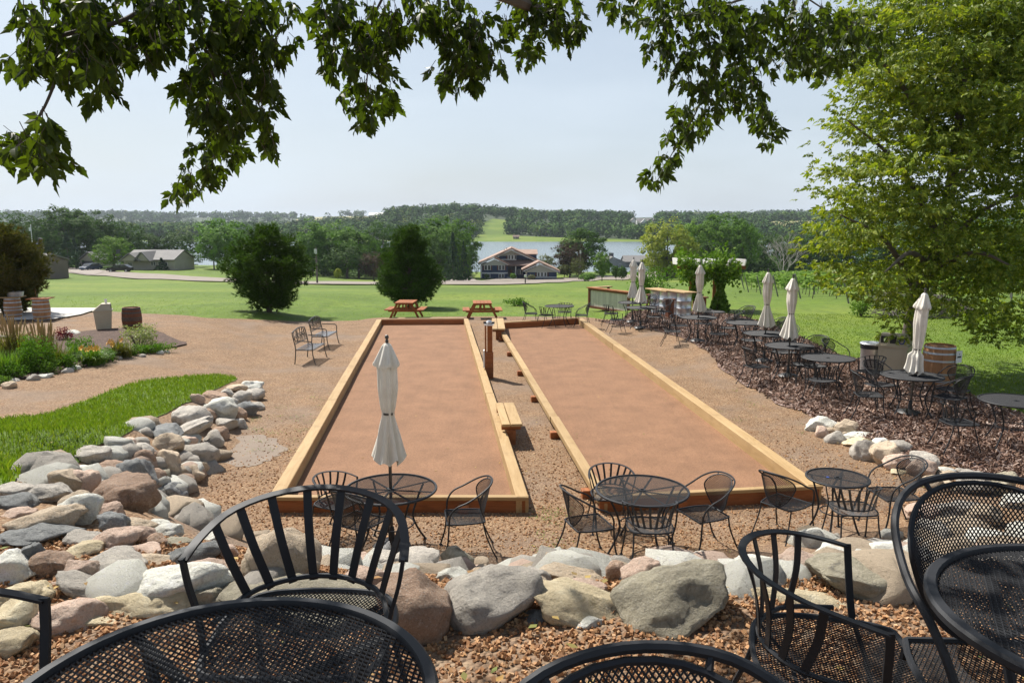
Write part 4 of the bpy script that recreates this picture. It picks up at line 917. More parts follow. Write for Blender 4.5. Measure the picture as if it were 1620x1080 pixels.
row_table(1014, 486.5, 1, 'umbrella table at the far left of the mulch row, nearer the court', (2.27, 'right one of the pair of cream umbrellas beside the white bar counter', 17), [
    ('S', -.85, -.25, 100, 'slat chair left of the far umbrella table'), ('S', .35, -.70, 190, 'slat chair on the near side of the far umbrella table'), ('M', .85, .35, -60, 'mesh chair right of the far umbrella table')])
row_table(1001, 478.5, 1, 'farthest umbrella table beside the white bar counter', (2.27, 'left one of the pair of cream umbrellas beside the white bar counter', 21), [
    ('S', -.80, .1, 85, 'slat chair left of the farthest umbrella table, by the bar counter'), ('M', .7, .5, -50, 'mesh chair behind the farthest umbrella table')])
row_table(885, 484, 1, 'table alone on the lawn behind the right court', None, [
    ('M', -1.05, .15, 95, 'mesh chair farthest left at the lawn table'), ('S', -.50, -.35, 120, 'slat chair on the near left of the lawn table'), ('S', .25, .70, -10, 'slat chair behind the lawn table'), ('M', .80, -.35, -100, 'mesh chair right of the lawn table')])
# ------------------------------------------------------------------ buildings
def flat(name, c, rough=.8, c2=None, sc=.6): return M(name, [c, c2] if c2 else [c], sc, rough)
for k, c, c2 in (('navy', (.018, .036, .085), (.024, .046, .10)), ('cream', (.36, .36, .30), (.40, .40, .34)), ('trim', (.55, .56, .54), (.6, .6, .58)), ('roofbrown', (.26, .165, .12), (.33, .22, .165)),
                 ('roofdark', (.13, .085, .065), (.17, .11, .085)), ('shutter', (.10, .035, .02), (.12, .04, .025)), ('greywall', (.23, .235, .23), (.27, .275, .265)), ('roofgrey', (.14, .135, .13), (.19, .18, .17)),
                 ('tanwall', (.34, .31, .25), (.38, .35, .29)), ('brownwall', (.13, .10, .085), (.16, .125, .10)), ('doorgrey', (.10, .10, .105), (.12, .12, .125)), ('farwhite', (.60, .60, .58), (.66, .66, .64)), ('redroof', (.22, .08, .06), (.28, .10, .07))):
    MAT[k] = flat(k, c, .8, c2)
m, nt, b = newmat('window_glass'); b.inputs['Base Color'].default_value = (.05, .06, .06, 1); b.inputs['Roughness'].default_value = .12; MAT['glass'] = m
class House:
    """Local frame in picture units: u right, v up, w away; s metres per unit."""
    def __init__(s, px, py, label, cat='house', dist=None, group=None, rz=0):
        P = tp(px, py) if dist is None else ad(px, py, dist); s.px, s.py = px, py
        if dist is not None: P.z = min(P.z, H(P.x, P.y) + 1)
        s.s = P.y / FP * 1.0; s.t = empty('house', P, rz, label, cat, group)
    def q(s, px, py, w): return ((px - s.px) * s.s, w, (s.py - py) * s.s)
    def box(s, nm, x0, x1, y0, y1, w0, w1, mat, par=None, **k):
        a, b = s.q(x0, y1, w0), s.q(x1, y0, w1); c = [(a[i] + b[i]) / 2 for i in range(3)]; d = [abs(b[i] - a[i]) for i in range(3)]
        mb = MB(); mb.box((0, 0, 0), d); par = par or s.t; base = par.location if par is not s.t else Vector()
        return link(nm, mb.mesh(nm, MAT[mat]), par, Vector(c) - Vector(base), **k)
    def prism(s, nm, pts, w0, w1, mat, **k):
        P = [s.q(a, b_, 0) for a, b_ in pts]; mb = MB(); mb.poly([(p[0], w0, p[2]) for p in P], w1 - w0, (0, 1, 0)); return link(nm, mb.mesh(nm, MAT[mat]), s.t, **k)
    def slope(s, a, b, w0, w1, th, mat, nm='roof', ov=.4):
        """roof plane running away from the camera between picture points a and b."""
        A, B = Vector(s.q(*a, 0)), Vector(s.q(*b, 0)); d = (B - A).normalized(); n = Vector((-d.z, 0, d.x)); n = n if n.z > 0 else -n
        mb = MB(); mb.poly([(p.x, w0 - ov, p.z) for p in (A, B, B + n * th, A + n * th)], w1 - w0 + 2 * ov, (0, 1, 0)); return link(nm, mb.mesh(nm, MAT[mat]), s.t)
    def xroof(s, x0, x1, ye, yr, w0, w1, mat, ov=.5):
        """ridge parallel to the picture: front slope towards the camera."""
        a, b, c, d = s.q(x0, ye, 0), s.q(x1, ye, 0), s.q(x0, yr, 0), s.q(x1, yr, 0); wm = (w0 + w1) / 2; V = [(a[0], w0 - ov, a[2]), (b[0], w0 - ov, b[2]), (d[0], wm, d[2]), (c[0], wm, c[2]), (a[0], w1 + ov, a[2]), (b[0], w1 + ov, b[2])]
        V += [(x, y, z + .18) for x, y, z in V]; mb = MB(); mb.add(V, [(1, 0, 3, 2), (2, 3, 4, 5), (6, 7, 8, 9), (9, 8, 11, 10), (0, 1, 7, 6), (5, 4, 10, 11), (1, 2, 8, 7), (2, 5, 11, 8), (3, 0, 6, 9), (4, 3, 9, 10)]); link('roof', mb.mesh('roof', MAT[mat]), s.t)
        mb = MB(); mb.add([(a[0] + .3, w0, a[2]), (a[0] + .3, w1, a[2]), (a[0] + .3, wm, c[2])], [(0, 1, 2)]); mb.add([(b[0] - .3, w0, b[2]), (b[0] - .3, w1, b[2]), (b[0] - .3, wm, d[2])], [(0, 1, 2)]); return mb
    def win(s, x0, x1, y0, y1, w, n=2, fr='trim'):
        f = s.box('window', x0, x1, y0, y1, w - .12, w + .05, fr); k = (x1 - x0) / n; g = (x1 - x0) * .07 + .15
        for i in range(n): s.box('pane', x0 + i * k + g, x0 + (i + 1) * k - g, y0 + .5, y1 - .5, w - .16, w - .10, 'glass', f)
def O(x): return 740 + x / 10.125
def Y(y): return 380 + y / 10.125
h = House(815, 441, 'navy blue split-level house with cream gables and brown roofs on the lake shore')
h.box('wall', O(205), O(640), Y(400), Y(640), 0, 13, 'navy'); h.box('wall', O(780), O(1105), Y(250), Y(640), 2.6, 13, 'navy', label='navy right-hand rear wall'); h.box('wall', O(500), O(1000), Y(240), Y(420), 3, 12, 'navy')
h.box('porch_wall', O(630), O(790), Y(400), Y(640), 2.5, 3.2, 'doorgrey'); h.box('door', O(672), O(712), Y(480), Y(600), 2.3, 2.45, 'shutter')
for x in (632, 768): h.box('column', O(x - 8), O(x + 8), Y(415), Y(640), .1, .4, 'trim')
h.box('porch_step', O(625), O(790), Y(595), Y(606), -.3, 2.4, 'trim')
h.prism('gable', [(O(470), Y(262)), (O(700), Y(165)), (O(960), Y(262))], 2.7, 2.95, 'cream'); h.prism('gable', [(O(200), Y(405)), (O(430), Y(308)), (O(645), Y(405))], -.12, .1, 'cream')
h.slope((O(170), Y(392)), (O(705), Y(150)), 1.2, 13, .35, 'roofbrown'); h.slope((O(695), Y(150)), (O(1110), Y(335)), 2.2, 13, .35, 'roofbrown')
h.slope((O(180), Y(398)), (O(432), Y(290)), -.1, 8, .3, 'trim', 'fascia'); h.slope((O(428), Y(290)), (O(660), Y(395)), -.1, 8, .3, 'roofbrown')
h.prism('fascia_board', [(O(440), Y(278)), (O(700), Y(158)), (O(700), Y(172)), (O(440), Y(290))], 1.6, 1.75, 'trim'); h.prism('fascia_board', [(O(700), Y(158)), (O(1110), Y(342)), (O(1110), Y(355)), (O(700), Y(172))], 1.6, 1.75, 'trim')
h.prism('fascia_board', [(O(428), Y(286)), (O(655), Y(392)), (O(655), Y(404)), (O(428), Y(298))], -.5, -.4, 'trim')
mb = MB(); A = [h.q(O(560), Y(330), 3.0), h.q(O(1090), Y(330), 3.0), h.q(O(1060), Y(410), -.6), h.q(O(610), Y(410), -.6)]; mb.poly(A, .2); link('porch_roof', mb.mesh('porch_roof', MAT['roofdark']), h.t)
h.box('upper_rear_wall', O(900), O(1108), Y(245), Y(335), 3.2, 12, 'navy'); mb = h.xroof(O(740), O(1125), Y(242), Y(178), 3, 11, 'roofbrown')
h.box('wall', O(945), O(1405), Y(488), Y(640), -5, 3, 'navy'); h.prism('gable', [(O(900), Y(490)), (O(1150), Y(368)), (O(1440), Y(490))], -5.15, -4.9, 'cream')
h.slope((O(865), Y(465)), (O(1135), Y(338)), -5.4, 4, .35, 'roofbrown'); h.slope((O(1125), Y(338)), (O(1450), Y(488)), -5.4, 4, .3, 'roofbrown')
h.prism('fascia_board', [(O(1128), Y(350)), (O(1450), Y(486)), (O(1450), Y(498)), (O(1128), Y(366))], -5.95, -5.85, 'trim'); h.prism('fascia_board', [(O(885), Y(478)), (O(1130), Y(366)), (O(1130), Y(350)), (O(885), Y(466))], -5.95, -5.85, 'trim')
for x0, x1, y0, y1, w, n in ((265, 370, 400, 478, 0, 2), (492, 596, 400, 478, 0, 2), (270, 362, 538, 602, 0, 2), (494, 586, 538, 602, 0, 2), (640, 790, 248, 318, 2.75, 3), (802, 882, 475, 560, 2.6, 2), (1096, 1254, 490, 555, -5.0, 3)): h.win(O(x0), O(x1), Y(y0), Y(y1), w, n)
for x, y0, y1, w in ((252, 405, 480, 0), (383, 405, 480, 0), (480, 405, 480, 0), (608, 405, 480, 0), (625, 255, 310, 2.7), (804, 255, 310, 2.7), (1080, 495, 558, -5), (1268, 495, 558, -5)): h.box('shutter', O(x - 9), O(x + 9), Y(y0), Y(y1), w - .1, w + .05, 'shutter')
h.box('trim_band', O(205), O(640), Y(515), Y(535), -.1, .08, 'trim'); h.box('trim_band', O(945), O(1405), Y(562), Y(576), -5.1, -4.92, 'trim'); h.box('trim_band', O(500), O(1040), Y(312), Y(326), 2.6, 2.9, 'trim')
h.box('corner_post', O(918), O(944), Y(485), Y(640), -5.1, -4.6, 'tanwall'); h.box('corner_board', O(205), O(228), Y(400), Y(600), -.1, .1, 'trim')
for x, y in ((580, 155), (620, 130)): h.box('vent_pipe', O(x - 8), O(x + 8), Y(y), Y(y + 60), 6, 6.5, 'galv')
def simple(px0, px1, pyb, pye, pyr, label, wall, roof, depth=9, dist=None, ridge='x', wins=(), garage=None, group=None, base=None):
    c = (px0 + px1) / 2; h = House(c, pyb, label, 'house', dist, group)
    ext = base or 0; h.box('wall', px0 + 1, px1 - 1, pye, pyb + ext, 0, depth, wall)
    if ridge == 'x': mb = h.xroof(px0, px1, pye, pyr, 0, depth, roof); link('gable_end', mb.mesh('gable_end', MAT[wall]), h.t)
    else:
        m_ = c; h.prism('gable', [(px0 + 1, pye), (m_, pyr + (pye - pyr) * .08), (px1 - 1, pye)], -.05, depth, wall); h.slope((px0 - .5, pye + .6), (m_ + .2, pyr), 0, depth, .25, roof); h.slope((m_ - .2, pyr), (px1 + .5, pye + .6), 0, depth, .25, roof)
    for w in wins: h.win(w[0], w[1], w[2], w[3], 0, w[4] if len(w) > 4 else 1)
    if garage: h.box('garage_door', *garage, -.1, .05, 'doorgrey')
    return h
def Z8(x): return 900 + x / 4.5
def V8(y): return 310 + y / 4.5
h = simple(Z8(395), Z8(640), V8(533), V8(472), V8(432), 'grey ranch house with a wide dark garage door across the road', 'greywall', 'roofgrey', 10, garage=(Z8(470), Z8(592), V8(480), V8(533)), base=4)
h.box('wing_wall', Z8(245), Z8(400), V8(470), V8(548), -4, 7, 'greywall'); h.prism('gable', [(Z8(240), V8(474)), (Z8(300), V8(438)), (Z8(410), V8(478))], -4.05, 7, 'greywall')
h.slope((Z8(236), V8(478)), (Z8(302), V8(434)), -4, 7, .25, 'roofgrey'); h.slope((Z8(298), V8(434)), (Z8(415), V8(482)), -4, 7, .25, 'roofgrey'); h.win(Z8(343), Z8(360), V8(478), V8(505), -4)
h.box('chimney', Z8(292), Z8(322), V8(408), V8(440), 2, 3.2, 'doorgrey')
h = simple(Z8(1185), Z8(1455), V8(532), V8(480), V8(430), 'grey-roofed house half hidden by the bare tree on the right', 'greywall', 'roofgrey', 9, wins=((Z8(1370), Z8(1400), V8(485), V8(505), 2),), base=4)
h.prism('gable', [(Z8(1195), V8(482)), (Z8(1250), V8(438)), (Z8(1330), V8(482))], -1, .5, 'greywall'); h.slope((Z8(1190), V8(482)), (Z8(1252), V8(434)), -1, 3, .2, 'roofgrey'); h.slope((Z8(1248), V8(434)), (Z8(1335), V8(484)), -1, 3, .2, 'roofgrey')
h = simple(196, 278, 427, 412, 398, 'long low tan house with several grey gables behind the left trees', 'tanwall', 'roofgrey', 10, wins=((204, 210, 415, 421, 2), (240, 247, 414, 420, 2), (262, 266, 415, 420)), base=4)
for x0, x1, yr in ((199, 229, 401), (222, 244, 399)): h.prism('gable', [(x0, 412), ((x0 + x1) / 2, yr + 1), (x1, 412)], -2, 1, 'tanwall'); h.slope((x0 - 1, 413), ((x0 + x1) / 2, yr), -2, 4, .2, 'roofgrey'); h.slope(((x0 + x1) / 2, yr), (x1 + 1, 413), -2, 4, .2, 'roofgrey')
h.box('chimney', 174, 179, 396, 408, 3, 4, 'doorgrey')
h = simple(126, 156, 425, 412, 400, 'tan carport house with an open garage left of the pale green tree', 'tanwall', 'roofgrey', 8, ridge='y', base=4); h.box('garage_opening', 131, 150, 413, 427, -.12, .02, 'doorgrey')
simple(26, 54, 400, 384, 373, 'dark brown gabled house half hidden by trees at the far left', 'brownwall', 'roofgrey', 9, dist=120, ridge='x', wins=((34, 37, 388, 393),), base=14)
simple(583, 605, 345, 340.5, 336.5, 'white barn on the hilltop field', 'farwhite', 'farwhite', 14, dist=900, wins=((586, 589, 341.5, 344),), base=3)
simple(805, 823, 351, 345, 341.5, 'grey house high on the green slope across the lake', 'greywall', 'roofgrey', 10, dist=760, wins=((808, 811, 346, 349), (814, 818, 346, 349)), base=4)
simple(811, 822, 378.5, 375, 372.5, 'small brown boathouse near the far shore', 'brownwall', 'roofdark', 5, dist=600, wins=((814, 816, 375.5, 377.5),), base=3)
h = simple(1008, 1036, 357, 347, 340, 'large white house with a steep grey roof on the wooded hill across the lake', 'farwhite', 'roofgrey', 12, dist=720, wins=((1012, 1015, 349, 352), (1018, 1021, 349, 352), (1025, 1029, 349, 352)), base=8)
h.prism('gable', [(1013, 347), (1019, 340.5), (1025, 347)], -1.5, 1, 'farwhite')
simple(996, 1010, 352, 344, 337, 'smaller white house with a pyramid roof left of the steep-roofed one', 'farwhite', 'roofgrey', 9, dist=740, ridge='y', wins=((1000, 1002, 346, 348), (1004, 1006, 346, 348)), base=8)
simple(1212, 1236, 361, 358.5, 355.5, 'reddish roofed farmhouse below the far right field', 'tanwall', 'redroof', 9, dist=820, wins=((1216, 1218, 359, 360.5),), base=4)
# ------------------------------------------------------------------ cars, poles, mailbox
for k, c in (('carblue', (.04, .06, .10)), ('carblack', (.012, .012, .014)), ('carwhite', (.62, .62, .62))): MAT[k] = M(k, [c], rough=.25)
def car(px, py, rz, mat, label, dist=None):
    P = tp(px, py); t = empty('parked_car', P, rz, label, 'car')
    mb = MB(); L = 4.6
    pr = [(-2.3, .35), (-2.25, .75), (-1.95, .92), (-1.35, .98), (-.75, 1.45), (1.2, 1.5), (1.95, 1.05), (2.25, .95), (2.3, .35)]
    for s in (-1,): mb.poly([(x, -.88, z) for x, z in pr], 1.76, (0, 1, 0))
    link('body', mb.mesh('body', MAT[mat]), t)
    for s in (-1, 1):
        mb = MB(); mb.poly([(x, s * .885, z) for x, z in ((-1.2, .98), (-.7, 1.38), (.2, 1.42), (.2, .98))], s * .02, (0, 1, 0)); link('side_window', mb.mesh('side_window', MAT['glass']), t)
        mb = MB(); mb.poly([(x, s * .885, z) for x, z in ((.3, .98), (.3, 1.42), (1.15, 1.42), (1.7, 1.02))], s * .02, (0, 1, 0)); link('side_window', mb.mesh('side_window', MAT['glass']), t)
        for x in (-1.4, 1.4):
            mb = MB(); mb.tube([(x, s * .70, .33), (x, s * .92, .33)], .33, 16); w = link('wheel', mb.mesh('wheel', MAT['black'], True), t); mb = MB(); mb.tube([(x, s * .921, .33), (x, s * .935, .33)], .19, 12); link('rim', mb.mesh('rim', MAT['galv']), w)
        mb = MB(); mb.box((-2.3, s * .62, .72), (.06, .3, .14)); link('headlight', mb.mesh('headlight', MAT['white']), t)
    mb = MB(); mb.add([(-1.36, -.75, 1.0), (-1.36, .75, 1.0), (-.78, .7, 1.45), (-.78, -.7, 1.45)], [(0, 1, 2, 3)]); link('windscreen', mb.mesh('windscreen', MAT['glass']), t, (-.02, 0, .01))
car(144, 428, R_(75), 'carblue', 'dark blue car parked in front of the carport house'); car(190, 430.5, R_(8), 'carblack', 'black car parked beside the pale green tree')
car(1060, 435, R_(190), 'carwhite', 'white car parked beside the round bush in the right driveway'); car(1076, 434, R_(185), 'carwhite', 'pale car partly behind the round bush in the right driveway')
MAT['bark2'] = M('weathered_pole', [(.10, .085, .07), (.15, .13, .11)], 3, .9)
def pole(px, pyb, pyt, r, label, dist=None, mat='bronze', arm=False, cat='pole'):
    P = tp(px, pyb) if dist is None else ad(px, pyb, dist)
    if dist: P.z = H(P.x, P.y)
    t = empty('utility_pole', P, 0, label, cat); hh = ad(px, pyt, P.y).z - P.z
    mb = MB(); mb.tube([(0, 0, 0), (0, 0, hh)], r, 8, scale=lambda f: 1 - .25 * f); link('shaft', mb.mesh('shaft', MAT[mat], True), t)
    if arm: mb = MB(); mb.box((0, -.3, hh * .9), (.35, .3, .7)); link('transformer', mb.mesh('transformer', MAT['galv']), t)
    return t
pole(502, 449, 392, .14, 'wooden utility pole between the round pine and the conical pine', arm=True, mat='bark2'); pole(917.5, 441, 394, .14, 'wooden utility pole right of the blue house', mat='bark2', arm=True)
pole(55.5, 430, 355, .10, 'thin grey pole standing beyond the leaning blue-sleeved pole', mat='galv', arm=True)
P = tp(831, 449); t = empty('mailbox', P, 0, 'small mailbox on a post by the road in front of the blue house', 'mailbox')
mb = MB(); mb.tube([(0, 0, 0), (0, 0, 1.0)], .09, 8); link('post', mb.mesh('post', MAT['black']), t); mb = MB(); mb.box((0, 0, 1.15), (.35, .6, .35)); link('box', mb.mesh('box', MAT['galv']), t)
# ------------------------------------------------------------------ foliage
def leaf_cloud(C, size, rs, up=.35, asp=.62, out=None):
    """kite shaped leaves, one per centre; returns V (n*4,3), F"""
    n = len(C); R = rot_rand(n, rs); a = R[:, :, 0]; b = R[:, :, 1]
    if out is not None:                     # lean leaf planes so that normals lean outwards/up
        nrm = out + rs.normal(0, .38, (n, 3)); nrm /= np.linalg.norm(nrm, axis=1)[:, None] + 1e-9
        a = a - nrm * (a * nrm).sum(1)[:, None]; a /= np.linalg.norm(a, axis=1)[:, None] + 1e-9; b = np.cross(nrm, a)
    s = size[:, None] if hasattr(size, '__len__') else size
    V = np.stack([C - a * s * .5, C - a * s * .08 + b * s * asp * .5, C + a * s * .5, C - a * s * .08 - b * s * asp * .5], 1)
    i = np.arange(n) * 4
    return V.reshape(-1, 3), np.stack([i, i + 1, i + 2, i + 3], 1).astype(np.int32)
def crown_pts(seed, n, nclump, shape='round', cl=.16):
    """points in a unit-height crown (z 0..1, radius about .5) gathered in clumps, with outward normals."""
    r = np.random.RandomState(seed); C = []; lob = r.normal(size=(9, 3)); lob /= np.linalg.norm(lob, axis=1)[:, None]; la = r.uniform(-.25, .22, 9)
    while len(C) < nclump:
        d = r.normal(size=3); d /= np.linalg.norm(d); rad = r.uniform(.15, 1) ** .5
        k = 1 + sum(la[i] * max(0, d @ lob[i]) ** 3 for i in range(9))
        if shape == 'round': p = d * rad * k * np.array([.5, .5, .46]); p[2] += .5
        elif shape == 'tall': p = d * rad * k * np.array([.36, .36, .5]); p[2] += .5
        elif shape == 'flat': p = d * rad * k * np.array([.6, .6, .36]); p[2] += .58
        elif shape == 'cone':
            z = r.uniform(0, 1) ** 1.3; q = (1 - z) * .36 * (1 + .18 * math.sin(z * 40)) * r.uniform(.35, 1) ** .4; t = r.uniform(0, 6.283); p = np.array([q * math.cos(t), q * math.sin(t), z])
        if shape != 'cone' and p[2] < .05: continue
        C.append(p)
    C = np.array(C); k = r.randint(0, nclump, n); sz = r.uniform(.5, 1.25, nclump)[k] * cl
    g = r.normal(size=(n, 3)); g /= np.linalg.norm(g, axis=1)[:, None]; g *= (r.uniform(0, 1, n) ** .4)[:, None]; g[:, 2] *= .7
    P = C[k] + g * sz[:, None] * .5 * (.6 if shape == 'cone' else 1); o = P - np.array([0, 0, .42]); o /= np.linalg.norm(o, axis=1)[:, None]; o[:, 2] += .35; return P, o + g * .6
GREENS = {'dark': [(0.032, 0.070, 0.012), (0.052, 0.103, 0.017), (0.078, 0.144, 0.023), (0.041, 0.083, 0.016)], 'mid': [(0.063, 0.136, 0.017), (0.098, 0.190, 0.024), (0.132, 0.236, 0.031), (0.080, 0.164, 0.022)],
          'light': [(0.086, 0.164, 0.024), (0.123, 0.213, 0.032), (0.161, 0.251, 0.043), (0.105, 0.188, 0.028)], 'yellow': [(0.188, 0.228, 0.025), (0.269, 0.295, 0.034), (0.336, 0.349, 0.056), (0.148, 0.202, 0.028)],
          'blue': [(0.033, 0.065, 0.036), (0.048, 0.090, 0.048), (0.068, 0.116, 0.060), (0.042, 0.080, 0.036)], 'red': [(0.045, 0.029, 0.022), (0.075, 0.041, 0.026), (0.053, 0.043, 0.022), (0.090, 0.058, 0.030)],
          'grey': [(0.123, 0.134, 0.067), (0.168, 0.168, 0.101), (0.202, 0.190, 0.112), (0.112, 0.134, 0.056)], 'vine': [(0.067, 0.134, 0.016), (0.112, 0.202, 0.025), (0.157, 0.246, 0.039), (0.202, 0.291, 0.056)], 'olive': [(0.062, 0.073, 0.020), (0.090, 0.101, 0.028), (0.056, 0.084, 0.022), (0.123, 0.112, 0.039)]}
for k in GREENS: MAT['leaf_' + k] = leafmat('leaf_' + k, GREENS[k], .22, (1.3, 1.6, .4), .7, .14)
MAT['bark'] = M('bark', [(.06, .048, .038), (.11, .09, .07), (.085, .07, .055)], 4, .9, .6, 30, .02, st=(1, 1, .25))
MAT['palebark'] = M('bleached_bark', [(.30, .27, .25), (.40, .37, .34)], 4, .9)
PROT = {}
def crown_mesh(shape, col, var, n, leaf, cl):
    k = (shape, col, var, n)
    if k not in PROT:
        P, o = crown_pts(len(shape) * 31 + var * 7 + 3, n, 150 if shape != 'cone' else 160, shape, cl); r = np.random.RandomState(var + 50)
        V, F = leaf_cloud(P, leaf * r.uniform(.6, 1.3, n), r, out=o); PROT[k] = nmesh('crown', V, F, MAT['leaf_' + col])
    return PROT[k]
TR = {}
def trunk_mesh(var, limbs=True, mat='bark'):
    k = (var, limbs, mat)
    if k not in TR:
        r = random.Random(var); mb = MB(); top = (r.uniform(-.03, .03), r.uniform(-.03, .03), .72)
        mb.tube(crv([(0, 0, -.08), (.005, 0, .15), (r.uniform(-.02, .02), 0, .42), top], 4), .024, 8, scale=lambda f: 1.25 - f * .95)
        if limbs:
            for i in range(7):
                a = r.uniform(0, 6.28); z = r.uniform(.2, .5); q = r.uniform(.2, .38); mb.tube(crv([(0, 0, z), (q * .5 * math.cos(a), q * .5 * math.sin(a), z + .1), (q * math.cos(a), q * math.sin(a), z + r.uniform(.2, .35))], 3), .010, 5, scale=lambda f: 1.1 - f * .8)
        TR[k] = mb.mesh('trunk', MAT[mat], True)
    return TR[k]
def tree(px, pytop, wpx, dist, shape, col, label, var=0, pyb=None, n=2600, leaf=.040, cl=.20, group='trees along the near shore', name='broadleaf_tree', lift=.06, cat='tree'):
    dist = dist * (1.2 if (px < 330 and dist > 125) else 1); x = (px - 810) / FP * dist * 1.005; g = H(x, dist) if pyb is None else ad(px, pyb, dist).z; top = ad(px, pytop, dist).z; hh = top - g; w = wpx * dist / FP
    x = ad(px, pytop, dist).x
    t = empty(name, (x, dist, g), var * 1.7, label, cat, group)
    n = int(n * 2.3); w = w * 1.10; lift = lift * .5
    k = {'round': 1.0, 'tall': .74, 'flat': 1.2, 'cone': .72}[shape]
    link('trunk', trunk_mesh(var % 3, shape != 'cone'), t, None, None, (w * .9, w * .9, hh))
    link('crown', crown_mesh(shape, col, var % 4, n, leaf, cl), t, (0, 0, hh * lift), None, (w / k, w / k, hh * (1 - lift))); return t
G = 'oaks and maples along the near shore'
T = tree
T(-40, 318, 120, 110, 'round', 'dark', 'dark tree cut by the left edge of the photo', 1); T(30, 331, 84, 165, 'round', 'dark', 'dark leafy tree behind the brown gabled house', 0)
T(98, 320, 95, 175, 'round', 'dark', 'tallest dark oak at the left with a domed top', 2, n=3600); T(152, 327, 80, 178, 'round', 'dark', 'dark oak right of the tallest oak at the left', 1, n=3600); T(70, 352, 60, 168, 'round', 'dark', 'lower dark oak filling the front of the left oak group', 3)
T(195, 345, 60, 182, 'round', 'dark', 'dark oak behind the pale green tree', 0); T(104, 368, 40, 140, 'cone', 'blue', 'blue-green spruce in front of the left oaks', 1, n=3200, leaf=.05, cl=.11, name='spruce_tree'); T(116, 376, 26, 143, 'cone', 'blue', 'narrow spruce beside the larger blue-green spruce', 2, n=2600, leaf=.055, cl=.11, name='spruce_tree')
T(177, 371, 56, 140, 'round', 'light', 'pale green round tree beside the tan houses', 2, n=3200, lift=.12); T(232, 356, 62, 190, 'round', 'dark', 'dark oak behind the tan house', 3); T(286, 359, 64, 192, 'round', 'dark', 'dark oak at the right end of the tan house', 1)
T(255, 408, 21, 135, 'cone', 'blue', 'small dark spruce on the grass in front of the tan house', 3, n=1800, leaf=.07, cl=.14, name='spruce_tree'); T(290, 395, 44, 175, 'round', 'dark', 'low dark bushy tree by the water at the left', 2)
T(352, 341, 82, 178, 'round', 'mid', 'leafy tree left of the round pine with light between its trunks', 0, n=3600, lift=.2); T(335, 362, 46, 172, 'round', 'mid', 'lighter tree in front of the one left of the round pine', 1, lift=.25); T(385, 352, 40, 185, 'round', 'dark', 'dark tree behind the left edge of the round pine', 3)
T(492, 350, 60, 178, 'tall', 'mid', 'tree just right of the round pine', 2, lift=.05); T(530, 346, 92, 182, 'round', 'mid', 'broad green tree in the middle between the two pines', 1, n=3800); T(565, 347, 76, 180, 'round', 'mid', 'broad green tree right of the middle one between the pines', 3, n=3600); T(604, 346, 56, 190, 'round', 'dark', 'darker tree left of the conical pine', 0); T(548, 385, 80, 172, 'flat', 'dark', 'low dark growth below the trees between the pines', 2)
T(590, 395, 46, 170, 'round', 'red', 'dusky reddish shrub tree left of the conical pine', 1); T(534, 424, 10, 160, 'round', 'yellow', 'tiny yellow-green sapling by the driveway between the pines', 2, n=700, leaf=.12, cl=.4, lift=.3)
T(668, 352, 56, 185, 'round', 'mid', 'tree rising behind the conical pine', 2); T(706, 337, 96, 182, 'round', 'mid', 'large rounded green tree right of the conical pine', 0, n=4200); T(735, 372, 40, 178, 'round', 'mid', 'right-hand lobe of green trees at the water left of the blue house', 1); T(690, 375, 56, 176, 'flat', 'dark', 'dark lower tree right of the conical pine', 3)
T(716, 367, 34, 150, 'cone', 'blue', 'tall dark spruce right of the conical pine', 0, n=3200, leaf=.05, cl=.11, name='spruce_tree'); T(733, 382, 20, 152, 'cone', 'blue', 'slim spruce just left of the lake opening', 1, n=2000, leaf=.06, cl=.12, name='spruce_tree'); T(716, 396, 24, 142, 'cone', 'blue', 'small blue spruce in front of the tall dark spruce', 2, n=2200, leaf=.06, cl=.12, name='spruce_tree')
T(866, 396, 26, 200, 'round', 'grey', 'thin greyish tree at the water right of the blue house', 3, n=900, leaf=.06, cl=.2); T(920, 357, 74, 195, 'round', 'dark', 'tall dark oak between the blue house and the ranch house', 2, n=4200); T(902, 378, 52, 186, 'round', 'red', 'dark reddish-brown tree in front of the tall oak', 0, n=3000)
T(916, 404, 28, 172, 'round', 'olive', 'small brownish tree behind the utility pole', 1, n=1400, lift=.2); T(953, 397, 27, 150, 'round', 'light', 'small lollipop-shaped pale green tree by the ranch house', 0, n=2400, leaf=.06, lift=.22, cl=.2)
T(1058, 341, 84, 172, 'round', 'yellow', 'yellow-green willow-like tree behind the ranch house', 1, n=3800); T(1086, 366, 40, 168, 'round', 'yellow', 'lower yellow-green lobe of trees beside the willow-like tree', 2); T(1105, 333, 70, 182, 'round', 'light', 'bright green tree right of the yellow one', 3, n=3800); T(1148, 332, 86, 186, 'round', 'mid', 'largest green tree right of the yellow one', 0, n=4600); T(1178, 345, 50, 180, 'round', 'mid', 'right lobe of green trees above the pergola', 2); T(1120, 372, 86, 176, 'flat', 'dark', 'dark shaded growth under the large green trees', 1)
T(1036, 396, 30, 168, 'round', 'yellow', 'small yellow-green tree at the corner of the ranch house', 3, lift=.1, n=1500); T(1087, 407, 22, 132, 'round', 'mid', 'round clipped bush in the right driveway', 2, n=2200, leaf=.07, lift=0, cl=.25, name='shrub')
